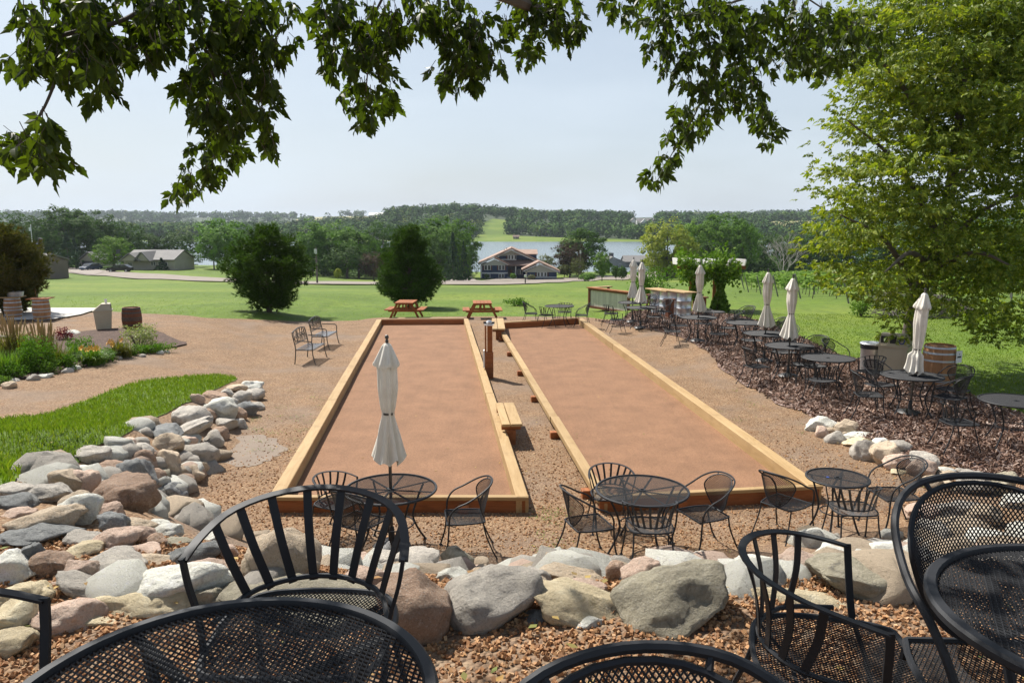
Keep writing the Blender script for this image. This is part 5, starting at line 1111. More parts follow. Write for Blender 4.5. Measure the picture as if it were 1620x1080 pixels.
T(1218, 360, 52, 190, 'round', 'dark', 'dark tree behind the house with the grey roof', 1); T(1258, 358, 62, 195, 'round', 'dark', 'dark tree behind the bare one', 3, n=3400); T(1298, 356, 60, 190, 'round', 'dark', 'dark tree seen through the left edge of the maple', 0); T(1345, 350, 80, 190, 'round', 'dark', 'dark tree farther right behind the maple', 2); T(1420, 346, 90, 190, 'round', 'dark', 'dark tree behind the maple trunk', 1); T(1500, 345, 90, 195, 'round', 'mid', 'green tree far behind the right part of the maple', 3); T(1590, 343, 100, 195, 'round', 'mid', 'green tree far behind the right edge of the maple', 0)
T(1190, 352, 34, 240, 'round', 'mid', 'tree at the shore behind the largest green tree', 2)
# bushes near houses
for i, (px, py, w, d, c, lab) in enumerate([(812, 431, 10, 174, 'mid', 'low bush at the steps of the blue house'), (842, 434, 12, 172, 'grey', 'round pale bush right of the blue house door'), (893, 418, 26, 182, 'olive', 'low olive bush right of the blue house wing'), (930, 432, 26, 150, 'mid', 'low flowering bush beside the utility pole'),
                                             (975, 418, 16, 158, 'dark', 'dark hedge bush before the ranch house window'), (986, 420, 14, 156, 'dark', 'dark bush right of the ranch house window'), (168, 421, 22, 142, 'mid', 'hedge at the foot of the pale green tree'), (207, 425, 20, 142, 'olive', 'flowering bush beside the black car'), (770, 432, 8, 176, 'dark', 'small bush at the left corner of the blue house'), (1044, 430, 9, 140, 'grey', 'pale clump beside the white car')]):
    T(px, py, w, d, 'flat', c, lab, i, n=1100, leaf=.1, cl=.35, lift=0, name='bush', cat='bush', group='bushes around the houses')
# undergrowth closing the foot of the shore trees
def undergrowth():
    r = np.random.RandomState(12); C = []; 
    for px0, px1, y0, y1, hh, m in ((-160, 300, 226, 246, 6.5, 9000), (345, 470, 186, 200, 4, 2500), (468, 615, 186, 202, 5.5, 5500), (640, 745, 186, 202, 5, 3500), (1040, 1230, 180, 200, 5, 7000), (1230, 1720, 186, 208, 6.5, 13000)):
        px = r.uniform(px0, px1, m); y = r.uniform(y0, y1, m); x = (px - 810) / FP * y; lump = .6 + .3 * np.sin(x * .35) + .25 * np.sin(x * .91 + 2); z = Hn(x, y) + hh * lump * r.uniform(0, 1, m) ** .8; C.append(np.stack([x, y, z], 1))
    C = np.concatenate(C); V, F = leaf_cloud(C, r.uniform(.4, .9, len(C)), r, out=np.tile([[-.2, -.3, .8]], (len(C), 1)), asp=.9); link('undergrowth', nmesh('undergrowth', V, F, MAT['leaf_dark']), kind='stuff', label='dark undergrowth along the near lake shore', cat='undergrowth')
undergrowth()
# bare tree
def bare(px, pyb, pyt, dist, label):
    r = random.Random(9); P = ad(px, pyb, dist); P.z = H(P.x, P.y); hh = ad(px, pyt, dist).z - P.z; t = empty('bare_tree', P, 0, label, 'tree'); mb = MB()
    def br(p, d, L, rad, lv):
        e = p + d * L; m = (p + e) / 2 + Vector((r.uniform(-1, 1), r.uniform(-1, 1), 0)) * L * .06; mb.tube([p, m, e], rad, 5, scale=lambda f: 1 - .35 * f)
        if lv == 0: return
        for k in range(3 if lv > 1 else 4):
            nd = (d + Vector((r.uniform(-1, 1), r.uniform(-1, 1), r.uniform(-.1, .5))) * .75).normalized(); br(p.lerp(e, r.uniform(.55, 1)), nd, L * r.uniform(.55, .8), rad * .6, lv - 1)
    for k in range(5): br(Vector((0, 0, 0)), Vector((math.cos(k * 1.3) * .45, math.sin(k * 1.3) * .45, 1)).normalized(), hh * .42, .10, 4)
    link('branches', mb.mesh('branches', MAT['palebark']), t)
bare(1240, 430, 370, 160, 'bare leafless pale tree right of the grey-roofed house')
# far woods across the lake: one mass, plus tints per crown
def far_woods():
    r = np.random.RandomState(3); pts = []
    holes = [([(757, 378), (764, 354), (780, 348), (815, 350), (806, 360), (796, 381), (770, 384)]), ([(780, 384), (800, 374), (840, 374), (900, 378), (960, 378), (1030, 382), (1030, 386), (780, 386)]), ([(466, 349), (470, 342), (590, 343), (600, 351), (560, 354)]), ([(1205, 352), (1290, 349), (1300, 362), (1222, 364)]), ([(285, 352), (300, 345), (330, 346), (340, 356)]),
             ([(1000, 342), (1040, 342), (1040, 360), (1000, 358)]), ([(575, 348), (575, 336), (610, 336), (610, 348)])]
    holes = [np.array(h, float) for h in holes]
    n = 0; Cs = []; S = []
    for y0, y1, num in ((592, 700, 1150), (700, 830, 1000), (830, 1000, 1300), (1000, 1400, 900), (1400, 1900, 700), (1900, 2500, 1300)):
        y = np.sqrt(r.uniform(y0 ** 2, y1 ** 2, num)); px = r.uniform(-140, 1760, num); x = (px - 810) / FP * y; z = Hn(x, y)
        a, b = W2P(x, y, z); Q = np.stack([a, b], 1); bad = np.zeros(num, bool)
        for h in holes: bad |= inside(Q, h)
        bad |= (z < -10.6); bad |= (r.uniform(0, 1, num) < .0)
        k = ~bad; Cs.append(np.stack([x[k], y[k], z[k]], 1)); S.append(r.uniform(9, 15, k.sum()) * np.where(y[k] > 1500, 1.5, 1))
    C = np.concatenate(Cs); S = np.concatenate(S); VV = []; TT = []
    base = [crown_pts(100 + i, 100, 40, 'round', .3) for i in range(6)]
    for i in range(len(C)):
        P, o = base[i % 6]; m = 100 if C[i, 1] < 1100 else 46; P = P[:m]; o = o[:m]; s = S[i]; a = r.uniform(0, 6.28); ca, sa = math.cos(a), math.sin(a)
        Q = np.stack([P[:, 0] * ca - P[:, 1] * sa, P[:, 0] * sa + P[:, 1] * ca, P[:, 2]], 1) * np.array([s * .95, s * .95, s]) + C[i] - np.array([0, 0, s * .08])
        VV.append((Q, np.stack([o[:, 0] * ca - o[:, 1] * sa, o[:, 0] * sa + o[:, 1] * ca, o[:, 2]], 1), np.full(m, s * (.15 if m == 100 else .24)))); TT.append(np.full(m, r.uniform() ** 1.2))
    P = np.concatenate([v[0] for v in VV]); o = np.concatenate([v[1] for v in VV]); s = np.concatenate([v[2] for v in VV]); t = np.concatenate(TT)
    V, F = leaf_cloud(P, s, r, out=o, asp=.9); me = nmesh('far_woods', V, F); at = me.attributes.new('tint', 'FLOAT', 'POINT'); at.data.foreach_set('value', np.repeat(t, 4).astype(np.float32))
    m, nt, b = newmat('far_wood_leaves'); an = nt.nodes.new('ShaderNodeAttribute'); an.attribute_name = 'tint'; c = ramp(nt, an.outputs['Fac'], [(0.031, 0.070, 0.019), (0.050, 0.106, 0.025), (0.072, 0.138, 0.032), (0.110, 0.186, 0.042), (0.176, 0.210, 0.042)], [0, .35, .7, .93, 1])
    nt.links.new(c, b.inputs['Base Color']); b.inputs['Roughness'].default_value = .9; b.inputs['Specular IOR Level'].default_value = .05; me.materials.append(m); link('far_woods', me, kind='stuff', label='wooded hills across the lake', cat='woods')
far_woods()
MAT['field'] = M('ripe_field', [(.21, .20, .07), (.26, .24, .085)], .02, .9)
sheet('meadow', pp([(736, 384), (750, 379), (762, 354), (780, 347), (818, 350), (822, 374), (900, 377), (1030, 381), (1040, 385.5), (900, 384)]), 12, .5, MAT['lawn']); sheet('field', pp([(468, 349), (472, 343.5), (530, 342), (590, 343), (598, 350), (560, 353)]), 30, .6, MAT['field']); sheet('field', pp([(1208, 353), (1225, 351), (1292, 350), (1298, 361), (1222, 362)]), 25, .6, MAT['field'])
# ------------------------------------------------------------------ the pines on the lawn
MAT['needle'] = leafmat('pine_needles', [(0.026, 0.057, 0.010), (0.048, 0.094, 0.015), (0.083, 0.138, 0.024), (0.037, 0.076, 0.013)], .2, (1.3, 1.5, .5), .55); MAT['needle_olive'] = leafmat('pine_needles_olive', [(0.053, 0.057, 0.013), (0.083, 0.083, 0.019), (0.127, 0.103, 0.028), (0.060, 0.069, 0.015)], .2, (1.3, 1.5, .5), .55)
def pine(px, pyb, pyt, wpx, label, seed, form, mat='needle'):
    P = tp(px, pyb); hh = ad(px, pyt, P.y).z - P.z; R0 = wpx * P.y / FP / 2; t = empty('pine_tree', P, 0, label, 'tree', 'young pines on the lawn'); r = random.Random(seed); nr = np.random.RandomState(seed)
    tb = MB(); tb.tube(crv([(0, 0, -.1), (.03, 0, hh * .3), (0, .02, hh * .7), (0, 0, hh * .97)], 4), .11, 8, scale=lambda f: 1.1 - f * .95); C = []; D = []
    z = hh * .06
    while z < hh * .97:
        f = z / hh
        rr = R0 * ((math.sin(min(1, (f + .13) / .62) * math.pi / 2) ** 1.2 * (1 - max(0, (f - .38) / .62) ** 1.5)) if form == 'round' else (min(1, (f + .25) / .42) * (1 - max(0, f - .12) / .93) ** .72)) + .10
        nb = 9 if f < .8 else 6
        for k in range(nb):
            a = r.uniform(0, 6.28); L = rr * r.uniform(.68, 1.10); rise = L * r.uniform(.10, .40) + .1
            pts = crv([(0, 0, z), (L * .5 * math.cos(a), L * .5 * math.sin(a), z + rise * .25), (L * math.cos(a), L * math.sin(a), z + rise)], 4); tb.tube(pts, .018, 4, scale=lambda q: 1.2 - q)
            for q in range(int(9 + 22 * L)):
                u = r.uniform(.30, 1) ** .8; i = min(int(u * 8), 7); p = pts[i].lerp(pts[i + 1], u * 8 - i); off = Vector((r.gauss(0, 1), r.gauss(0, 1), r.gauss(0, .8))) * .13 * (1.3 - .5 * u)
                C.append(p + off); D.append((Vector((math.cos(a), math.sin(a), .9)) + off * 3).normalized())
        z += hh * .045
    C = np.array(C); D = np.array(D); m = 9; n = len(C) * m; C = np.repeat(C, m, 0); D = np.repeat(D, m, 0); d = D * .8 + nr.normal(0, .5, (n, 3)); d /= np.linalg.norm(d, axis=1)[:, None]
    L = nr.uniform(.12, .22, n)[:, None]; s = np.cross(d, nr.normal(size=(n, 3))); s /= np.linalg.norm(s, axis=1)[:, None]; s *= .017
    V = np.stack([C - s, C + s, C + d * L], 1).reshape(-1, 3); i = np.arange(n) * 3
    link('trunk', tb.mesh('trunk', MAT['bark'], True), t); link('crown', nmesh('crown', V, np.stack([i, i + 1, i + 2], 1).astype(np.int32), MAT[mat]), t)
pine(426, 494, 362, 134, 'broad round dark pine on the lawn left of the courts', 4, 'round'); pine(648, 487, 361, 112, 'dense conical dark pine on the lawn behind the left court', 6, 'cone'); pine(8, 500, 360, 140, 'olive-tinged pine at the left edge behind the barrel tables', 8, 'round', 'needle_olive')
# ------------------------------------------------------------------ barrels, bins, bars
def barrel(loc, h, label, sc=1, mat='oak', top=True, cat='barrel', group=None, rz=0, hoop='hoop', nst=22):
    t = empty('barrel', loc, rz, label, cat, group); R0, R1 = .30 * sc, .345 * sc
    rad = lambda z: R0 + (R1 - R0) * math.sin(math.pi * z / h)
    zs = np.linspace(0, h, 9)
    mb = MB(); 
    for i in range(1):
        a0, a1 = -math.pi / nst * .985, math.pi / nst * .985; V = []
        for z in zs:
            for rr in (rad(z), rad(z) - .03):
                for a in (a0, a1): V.append((rr * math.cos(a), rr * math.sin(a), z))
        F = []
        for k in range(8):
            o = k * 4; F += [(o, o + 1, o + 5, o + 4), (o + 3, o + 2, o + 6, o + 7), (o + 2, o, o + 4, o + 6), (o + 1, o + 3, o + 7, o + 5)]
        F += [(1, 0, 2, 3), (32, 33, 35, 34)]; mb.add(V, F)
    key = ('stave', h, sc, mat)
    if key not in PROT: PROT[key] = mb.mesh('stave', MAT[mat])
    for i in range(nst): link('stave', PROT[key], t, (0, 0, 0), (0, 0, 2 * math.pi * i / nst))
    mb = MB(); mb.lathe([(0, 0), (R0 - .031, 0), (R0 - .031, .02), (0, .02)], 24, (0, 0, h - .05), caps=False); link('head', mb.mesh('head', MAT[mat]), t)
    for z in (.02, .14, .30, h - .34, h - .18, h - .06):
        mb = MB(); mb.lathe([(rad(z) + .001, z), (rad(z) + .006, z), (rad(z + .04) + .006, z + .04), (rad(z + .04) + .001, z + .04)], 28, caps=False); link('hoop', mb.mesh('hoop', MAT[hoop], True), t)
    return t
P = tp(1490, 614); t = barrel(P + Vector((0, .2, 0)), .92, 'oak wine barrel with a small white sign standing on the grass by the maple')
mb = MB(); mb.box((0, 0, 0), (.20, .008, .26)); sg = link('sign', mb.mesh('sign', MAT['white']), t, (.27, -.27, .70), (0, 0, R_(28)))
mb = MB(); mb.box((0, -.006, .0), (.13, .003, .035)); mb.box((0, -.006, .06), (.04, .003, .012)); link('sign_print', mb.mesh('sign_print', MAT['black']), sg)
barrel(tp(210, 521), .70, 'dark wooden barrel beside the beige litter bin on the left', .84, 'dkwood', hoop='bronze')
def litter(px, py, label):
    P = tp(px, py); t = empty('litter_bin', P, R_(25), label, 'bin', sc=.83); mb = MB(); a, b = .24, .30
    mb.add([(-a, -a, 0), (a, -a, 0), (a, a, 0), (-a, a, 0), (-b, -b, .74), (b, -b, .74), (b, b, .74), (-b, b, .74)], [(3, 2, 1, 0), (0, 1, 5, 4), (1, 2, 6, 5), (2, 3, 7, 6), (3, 0, 4, 7), (4, 5, 6, 7)]); link('body', mb.mesh('body', MAT['beige']), t)
    mb = MB(); c = .33; mb.box((0, 0, .755), (2 * c, 2 * c, .03)); link('rim', mb.mesh('rim', MAT['beige']), t)
    mb = MB(); mb.add([(-.29, -.29, .771), (.29, -.29, .771), (.29, .29, .771), (-.29, .29, .771), (-.02, -.25, 1.0), (.27, -.25, 1.0), (.27, .25, 1.0), (-.02, .25, 1.0)], [(3, 2, 1, 0), (0, 1, 5, 4), (1, 2, 6, 5), (2, 3, 7, 6), (3, 0, 4, 7), (4, 5, 6, 7)]); link('hood', mb.mesh('hood', MAT['beige']), t)
    mb = MB(); mb.box((.283, 0, .88), (.02, .34, .15)); link('opening', mb.mesh('opening', MAT['black']), t, None, (0, 0, 0)); return P
P = litter(165, 522, 'beige litter bin with a slanted hood and a plastic cup on top')
mb = MB(); mb.lathe([(.03, 0), (.042, .13), (.04, .13), (.028, .005)], 14, caps=False); link('plastic_cup', mb.mesh('plastic_cup', MAT['white'], True), None, P + Vector((.09, .05, .832)), label='clear plastic cup standing on the beige litter bin', cat='cup')
# recycling station and steel can
P = tp(1409, 598); t = empty('recycling_station', P, R_(-38), 'beige double recycling bin with two square openings and a blue ring', 'recycling bin')
lbox('body', (0, .28, .36), (.60, .66, .72), MAT['beige'], t); lbox('front_panel', (0, -.056, .36), (.46, .012, .60), MAT['beige'], t); lbox('rim', (0, .28, .745), (.68, .74, .04), MAT['beige'], t)
mb = MB(); mb.add([(-.30, -.06, .766), (.30, -.06, .766), (.30, .62, .766), (-.30, .62, .766), (-.27, -.02, 1.02), (.27, -.02, 1.02), (.27, .25, 1.02), (-.27, .25, 1.02)], [(3, 2, 1, 0), (0, 1, 5, 4), (1, 2, 6, 5), (2, 3, 7, 6), (3, 0, 4, 7), (4, 5, 6, 7)]); link('hood', mb.mesh('hood', MAT['beige']), t)
for x in (-.19, -.0): lbox('opening', (x, -.045, .89), (.13, .02, .16), MAT['black'], t)
mb = MB(); mb.tube([(.18 + .055 * math.cos(a), -.05, .87 + .055 * math.sin(a)) for a in np.linspace(0, 6.283, 17)[:-1]], .014, 6, closed=True); link('ring', mb.mesh('ring', MAT['blue'], True), t)
P = tp(1376, 590); t = empty('steel_trash_can', P, 0, 'round stainless steel trash can beside the beige recycling bin', 'trash can')
mb = MB(); mb.lathe([(.20, 0), (.22, .02), (.24, .60), (.245, .61)], 28); link('body', mb.mesh('body', MAT['galv'], True), t); mb = MB(); mb.lathe([(.25, 0), (.252, .09), (.246, .095)], 28, (0, 0, .60)); link('bag_collar', mb.mesh('bag_collar', MAT['black'], True), t)
mb = MB(); mb.lathe([(.262, 0), (.268, .02), (.25, .04), (.12, .06), (.10, .05)], 28, (0, 0, .696)); link('lid', mb.mesh('lid', MAT['hoop'], True), t)
# white board bar counter
A, B = tp(932, 492), tp(996, 491); s = (B - A); wd = s.length; t = empty('bar_counter', (A + B) / 2, math.atan2(s.y, s.x), 'bar counter of weathered white boards in a brown frame on the lawn edge', 'bar counter')
n = 14
for i in range(n): lbox('board', (-wd / 2 + .12 + (wd - .24) * (i + .5) / n, 0, .46), ((wd - .24) / n - .008, .03, .74), MAT['greywood'], t)
for i in range(6): lbox('board', (-wd / 2 + .02, .18 + i * .155, .46), (.03, .147, .74), MAT['greywood'], t)
for x in (-wd / 2 + .05, wd / 2 - .05): lbox('frame_post', (x, -.03, .46), (.10, .08, .86), MAT['dkwood'], t)
lbox('frame_post', (-wd / 2 + .02, 1.08, .46), (.08, .10, .86), MAT['dkwood'], t)
lbox('bottom_rail', (0, -.035, .06), (wd - .2, .06, .10), MAT['dkwood'], t); lbox('top_rail', (0, -.035, .86), (wd, .07, .07), MAT['dkwood'], t); lbox('side_rail', (-wd / 2 - .0, .55, .07), (.06, 1.0, .10), MAT['dkwood'], t)
lbox('counter_top', (0, .02, .925), (wd + .12, .28, .045), MAT['cedar'], t); lbox('counter_top', (-wd / 2 + .08, .66, .927), (.30, .98, .045), MAT['timber'], t)
# bar made of steel drums
DR = [(1049, 500, 1.0), (1064, 503, 1.0), (1077, 505, 1.0), (1093, 508, 1.0)]
for i, (px, py, q) in enumerate(DR):
    P = tp(px, py) + Vector((0, 1.2, 0)); P.z = H(P.x, P.y) + .05; t = empty('steel_drum', P, 0, ['steel drum at the far end of the drum bar', 'second steel drum from the far end of the drum bar', 'third steel drum under the near bar top', 'nearest steel drum of the drum bar, under the umbrella'][i], 'drum', 'steel drums holding up the bar tops')
    mb = MB(); mb.lathe([(.27, 0), (.28, .01), (.27, .03), (.27, .28), (.285, .30), (.27, .32), (.27, .55), (.285, .57), (.27, .59), (.27, .84), (.28, .86), (.27, .87)], 26); link('shell', mb.mesh('shell', MAT['galv'], True), t)
    if i == 0: pa = P.copy()
    if i == 1: pb = P.copy()
    if i == 2: pc = P.copy()
    if i == 3: pd = P.copy()
def bartop(a, b, label):
    a = Vector((a.x, a.y, max(a.z, b.z) + .92)); b = Vector((b.x, b.y, a.z)); d = (b - a).normalized(); n_ = Vector((-d.y, d.x, 0)); a2, b2 = a - d * .45, b + d * .4; c = (a2 + b2) / 2; c.z = a.z - .05
    t = empty('serving_counter', c, 0, label, 'bar top')
    for k in range(4): beam('plank', a2 + n_ * (k - 1.5) * .155, b2 + n_ * (k - 1.5) * .155, .148, .045, MAT['timber'], t)
bartop(pa, pb, 'far plank bar top lying on two steel drums'); bartop(pc, pd, 'near plank bar top lying on two steel drums')
def stool(px, py, label, solid=False):
    P = tp(px, py); t = empty('bar_stool', P, R_(20), label, 'stool', 'brown wooden bar stools'); lbox('seat', (0, 0, .72), (.36, .30, .04), MAT['dkwood'], t)
    if solid: lbox('pedestal', (0, 0, .36), (.24, .20, .68), MAT['dkwood'], t); lbox('foot', (0, 0, .03), (.34, .30, .05), MAT['dkwood'], t)
    else:
        for s in (-1, 1):
            for q in (-1, 1):
                mb = MB(); mb.sweep([(s * .08, q * .08, .70), (s * .17, q * .15, 0)], [(-.03, -.018), (.03, -.018), (.03, .018), (-.03, .018)], up=(0, 1, 0)); link('leg', mb.mesh('leg', MAT['dkwood']), t)
        lbox('footrest', (0, 0, .25), (.30, .26, .03), MAT['dkwood'], t)
stool(1030, 494, 'wooden bar stool with splayed legs left of the drum bar'); stool(1040, 492, 'wooden bar stool right behind the splayed-leg stool'); stool(1059, 504, 'solid pedestal stool of dark wood in front of the drum bar', True); stool(1110, 500, 'dark wooden box stool right of the drum bar', True)
# tables made of barrels, left
for i, (px, py, lab) in enumerate([(22, 507, 'oak barrel under a round plank top at the far left'), (67, 510, 'oak barrel under the square tilted board top')]):
    P = tp(px, py - 3); barrel(P, .74, lab, .80, nst=20)
    tt = empty('barrel_tabletop', P + Vector((0, 0, .742)), R_(12), ['low wooden tabletop on the far left barrel', 'square wooden tabletop on the barrel right of the grasses'][i], 'tabletop')
    for k in range(5): lbox('plank', (0, -.26 + k * .13, .02), (.68, .124, .03), MAT['redwood'] if i else MAT['timber'], tt)
P = tp(22, 504); barrel(P + Vector((.12, .15, .90)), .18, 'cut-off barrel end with steel hoops standing on the far left tabletop', .72, nst=18) if False else None
mb = MB(); mb.lathe([(.24, 0), (.27, .16), (.25, .16), (.22, .02)], 26, caps=False); t = empty('half_barrel_tub', P + Vector((.10, .05, .780)), 0, 'shallow steel-hooped tub on the far left tabletop', 'tub'); link('tub', mb.mesh('tub', MAT['hoop'], True), t)
P = tp(44, 497); t = empty('garden_chair', P, R_(-60), 'orange wooden slatted chair on the concrete pad between the barrels', 'chair')
for i in range(5): lbox('back_slat', (-.20 + i * .10, .30, .62), (.085, .02, .66), MAT['redwood'], t)
for i in range(5): lbox('seat_slat', (0, -.18 + i * .10, .36 - i * .02), (.50, .085, .02), MAT['redwood'], t)
for s in (-1, 1):
    lbox('arm', (s * .29, .02, .58), (.10, .6, .025), MAT['redwood'], t); lbox('leg', (s * .27, -.22, .28), (.05, .06, .57), MAT['redwood'], t); lbox('leg', (s * .27, .28, .16), (.05, .06, .32), MAT['redwood'], t)
P = tp(55, 492); e = ad(64, 377, P.y); t = empty('leaning_post', P, 0, 'dark post with a blue sleeve leaning beside the olive pine', 'post'); d = e - P
mb = MB(); mb.tube([(0, 0, 0), tuple(d)], .075, 10); link('shaft', mb.mesh('shaft', MAT['bronze'], True), t); mb = MB(); mb.tube([tuple(d * .35 + Vector((-.07, -.05, 0))), tuple(d * .93 + Vector((-.07, -.05, 0)))], .045, 8); link('sleeve', mb.mesh('sleeve', MAT['blue'], True), t)
# ------------------------------------------------------------------ pergola with vines
P = tp(1124, 497); Yp = P.y + 1.5; c = ad(1122, 497, Yp); g = H(c.x, Yp)
t = empty('pergola', (c.x, Yp, g), R_(-8), 'vine-covered pergola with white rafters behind the dining tables', 'pergola')
hh = ad(1122, 424, Yp).z - g; k = Yp / FP
for px in (1098, 1137): lbox('post', ((px - 1122) * k, 0, hh / 2), (.14, .14, hh), MAT['cedar'], t); lbox('post', ((px - 1122) * k, 1.9, hh / 2), (.14, .14, hh), MAT['cedar'], t)
for y in (-.1, 2.0): lbox('crossbeam', (0, y, hh + .05), (2.7, .05, .16), MAT['cedar'], t)
for i in range(5):
    x = -1.25 + i * .60; mb = MB(); mb.poly([(0, -.42, .02), (0, -.34, -.15), (0, .72, -.15), (0, .80, .11), (0, -.42, .11)], .05, (1, 0, 0)); o = link('rafter', mb.mesh('rafter', MAT['whitewood']), t, (x, 0, hh + .27), (0, 0, R_(20)))
def vine_leaves(fn, n, size, seed): 
    r = np.random.RandomState(seed); C = np.array([fn(r) for _ in range(n)]); V, F = leaf_cloud(C, size * r.uniform(.6, 1.3, n), r, asp=.95); return V, F
def vfn(r):
    q = r.uniform()
    if q < .42:
        s = r.choice([-1, 1], p=[.33, .67]); px = 1098 if s < 0 else 1138; w = (7 if s < 0 else 15) * k; z = r.uniform(.05 if s > 0 else .5, hh + .1); a = r.uniform(0, 6.28); q2 = w * (r.uniform(0, 1) ** .4) * (.7 + .35 * math.sin(z * 4 + s)); return ((px - 1122) * k + q2 * math.cos(a), q2 * math.sin(a) * 1.2, z)
    x = r.uniform(-1.35, 1.15); return (x, r.uniform(-.7, 2.2), hh + .1 + r.normal(0, .14) + .16 * math.sin(x * 4) - (.35 * abs(r.normal()) if r.uniform() < .4 else 0) + (.3 * abs(r.normal()) if r.uniform() < .2 else 0))
V, F = vine_leaves(vfn, 8000, .13, 4); link('vine_foliage', nmesh('vine_foliage', V, F, MAT['leaf_vine']), t, kind='stuff')
def shrub(px, py, wpx, hpx, col, label, n=1500, size=.08, seed=0, depth=.7, dist=None, cat='shrub', name='shrub', z0=.0):
    P = tp(px, py) if dist is None else ad(px, py, dist); w = wpx * P.y / FP / 2 * 1.25; h = hpx * P.y / FP / .97 * 1.2; r = np.random.RandomState(seed + 70); C = []; cl = [(r.uniform(-.7, .7), r.uniform(-.7, .7), r.uniform(.3, .75)) for _ in range(14)]
    while len(C) < n:
        c_ = cl[r.randint(14)]; g_ = r.normal(size=3) * .22; x, y, z = c_[0] + g_[0], c_[1] + g_[1], c_[2] + g_[2]
        if z < 0 or z > 1.05 or (x * x + y * y > 1.1): continue
        C.append((x * w, y * w * depth, z * h))
    C = np.array(C); V, F = leaf_cloud(C, size * r.uniform(.6, 1.3, n), r); t = empty(name, P, 0, label, cat); mb = MB()
    for i in range(6): a = i * 1.05; mb.tube([(0, 0, -.03), (w * .45 * math.cos(a), w * .3 * math.sin(a), h * .6)], .008 + w * .01, 5)
    link('stems', mb.mesh('stems', MAT['bark'], True), t); link('foliage', nmesh('foliage', V, F, MAT['leaf_' + col]), t); return t
shrub(1030, 478, 62, 44, 'mid', 'dark green vine hedge behind the pair of umbrellas', 2600, .10, 1); shrub(817, 484, 36, 10, 'mid', 'low weedy clump on the lawn behind the right court', 600, .09, 2)
shrub(1362, 500, 30, 22, 'light', 'weedy bush at the left end of the brush pile', 700, .08, 3)
# ------------------------------------------------------------------ brush pile
P = tp(1455, 500); t = empty('brush_pile', P, 0, 'long pile of grey pruned vine branches beyond the maple trunk', 'brush pile'); mb = MB(); r = random.Random(3); W0 = 150 * P.y / FP
for i in range(900):
    x = r.uniform(-W0 * .48, W0 * .62); hh_ = (.95 - .25 * math.sin(x * 1.3)) * max(.1, 1 - (abs(x) / (W0 * .62)) ** 3); z = r.uniform(0, hh_) ; y = r.uniform(-.8, .8) * (1 - z / 1.4); a = r.uniform(0, 3.14); L = r.uniform(.2, .8); s = r.uniform(-.4, .4)
    mb.tube([(x - L * math.cos(a) / 2, y - L * math.sin(a) / 2, z - s * L / 2), (x + .03, y, z + .04), (x + L * math.cos(a) / 2, y + L * math.sin(a) / 2, z + s * L / 2)], r.uniform(.006, .014), 4)
MAT['brush'] = M('dry_branches', [(.085, .07, .07), (.15, .125, .12), (.11, .09, .09)], 3, .9); link('branches', mb.mesh('branches', MAT['brush']), t, kind='stuff')
# ------------------------------------------------------------------ vineyard
MAT['vpost'] = M('vineyard_post', [(.16, .15, .14), (.24, .23, .21)], 6, .9)
def vine_row(y, pxs, idx):
    x0 = (pxs - 810) / FP * y; x1 = x0 + 34 + y * .28; r = np.random.RandomState(idx + 11); L = x1 - x0; sl = .10
    t = empty('vine_row', (x0, y, H(x0, y)), 0, ['nearest row of grapevines', 'second row of grapevines', 'third row of grapevines', 'fourth row of grapevines', 'fifth row of grapevines', 'sixth row of grapevines', 'seventh row of grapevines', 'eighth row of grapevines', 'ninth row of grapevines', 'farthest row of grapevines'][idx] + ' in the vineyard beyond the lawn', 'grapevine row', 'rows of grapevines in the vineyard')
    g0 = H(x0, y); n = int(L * 95); x = r.uniform(0, L, n); yy = y + sl * x; gz = Hn(x0 + x, yy) - g0; lump = .55 + .45 * np.sin(x * 2.9 + idx) * np.sin(x * 1.1)
    z = gz + 1.12 + r.normal(0, .20, n) * (.7 + .5 * lump) - .4 * (r.uniform(size=n) < .22); C = np.stack([x, sl * x + r.normal(0, .26, n), z], 1); V, F = leaf_cloud(C, (.12 + .0018 * y) * r.uniform(.6, 1.35, n), r, asp=.9, out=np.tile([[0, -.3, 1.0]], (n, 1)))
    link('foliage', nmesh('foliage', V, F, MAT['leaf_vine'] if idx % 2 else MAT['leaf_light']), t, kind='stuff')
    for i in range(int(L / 4.2) + 1):
        xx = i * 4.2; mb = MB(); mb.tube([(0, 0, -.05), (.06 if i == 0 else 0, 0, 1.45)], .045, 6); key = ('vp', i == 0)
        if key not in PROT: PROT[key] = mb.mesh('post', MAT['vpost'])
        link('post', PROT[key], t, (xx, sl * xx, H(x0 + xx, y + sl * xx) - g0), (0, R_(-18) if i == 0 else 0, 0))
    mb = MB()
    for i in range(int(L / 1.4)): xx = .7 + i * 1.4; zz = H(x0 + xx, y + sl * xx) - g0; mb.tube([(xx, sl * xx, zz), (xx + .05, sl * xx, zz + .5), (xx - .03, sl * xx, zz + 1.0)], .025, 4)
    for zz in (.85, 1.3): mb.tube([(xx, sl * xx, H(x0 + xx, y + sl * xx) - g0 + zz) for xx in np.linspace(0, L, 12)], .006, 3)
    link('vine_stems', mb.mesh('vine_stems', MAT['bark']), t, kind='stuff')
for i, (y, px) in enumerate([(37, 1345), (43, 1268), (50, 1232), (58, 1205), (67, 1185), (77, 1178), (88, 1176), (100, 1176), (113, 1176), (127, 1176)]): vine_row(y, px, i)
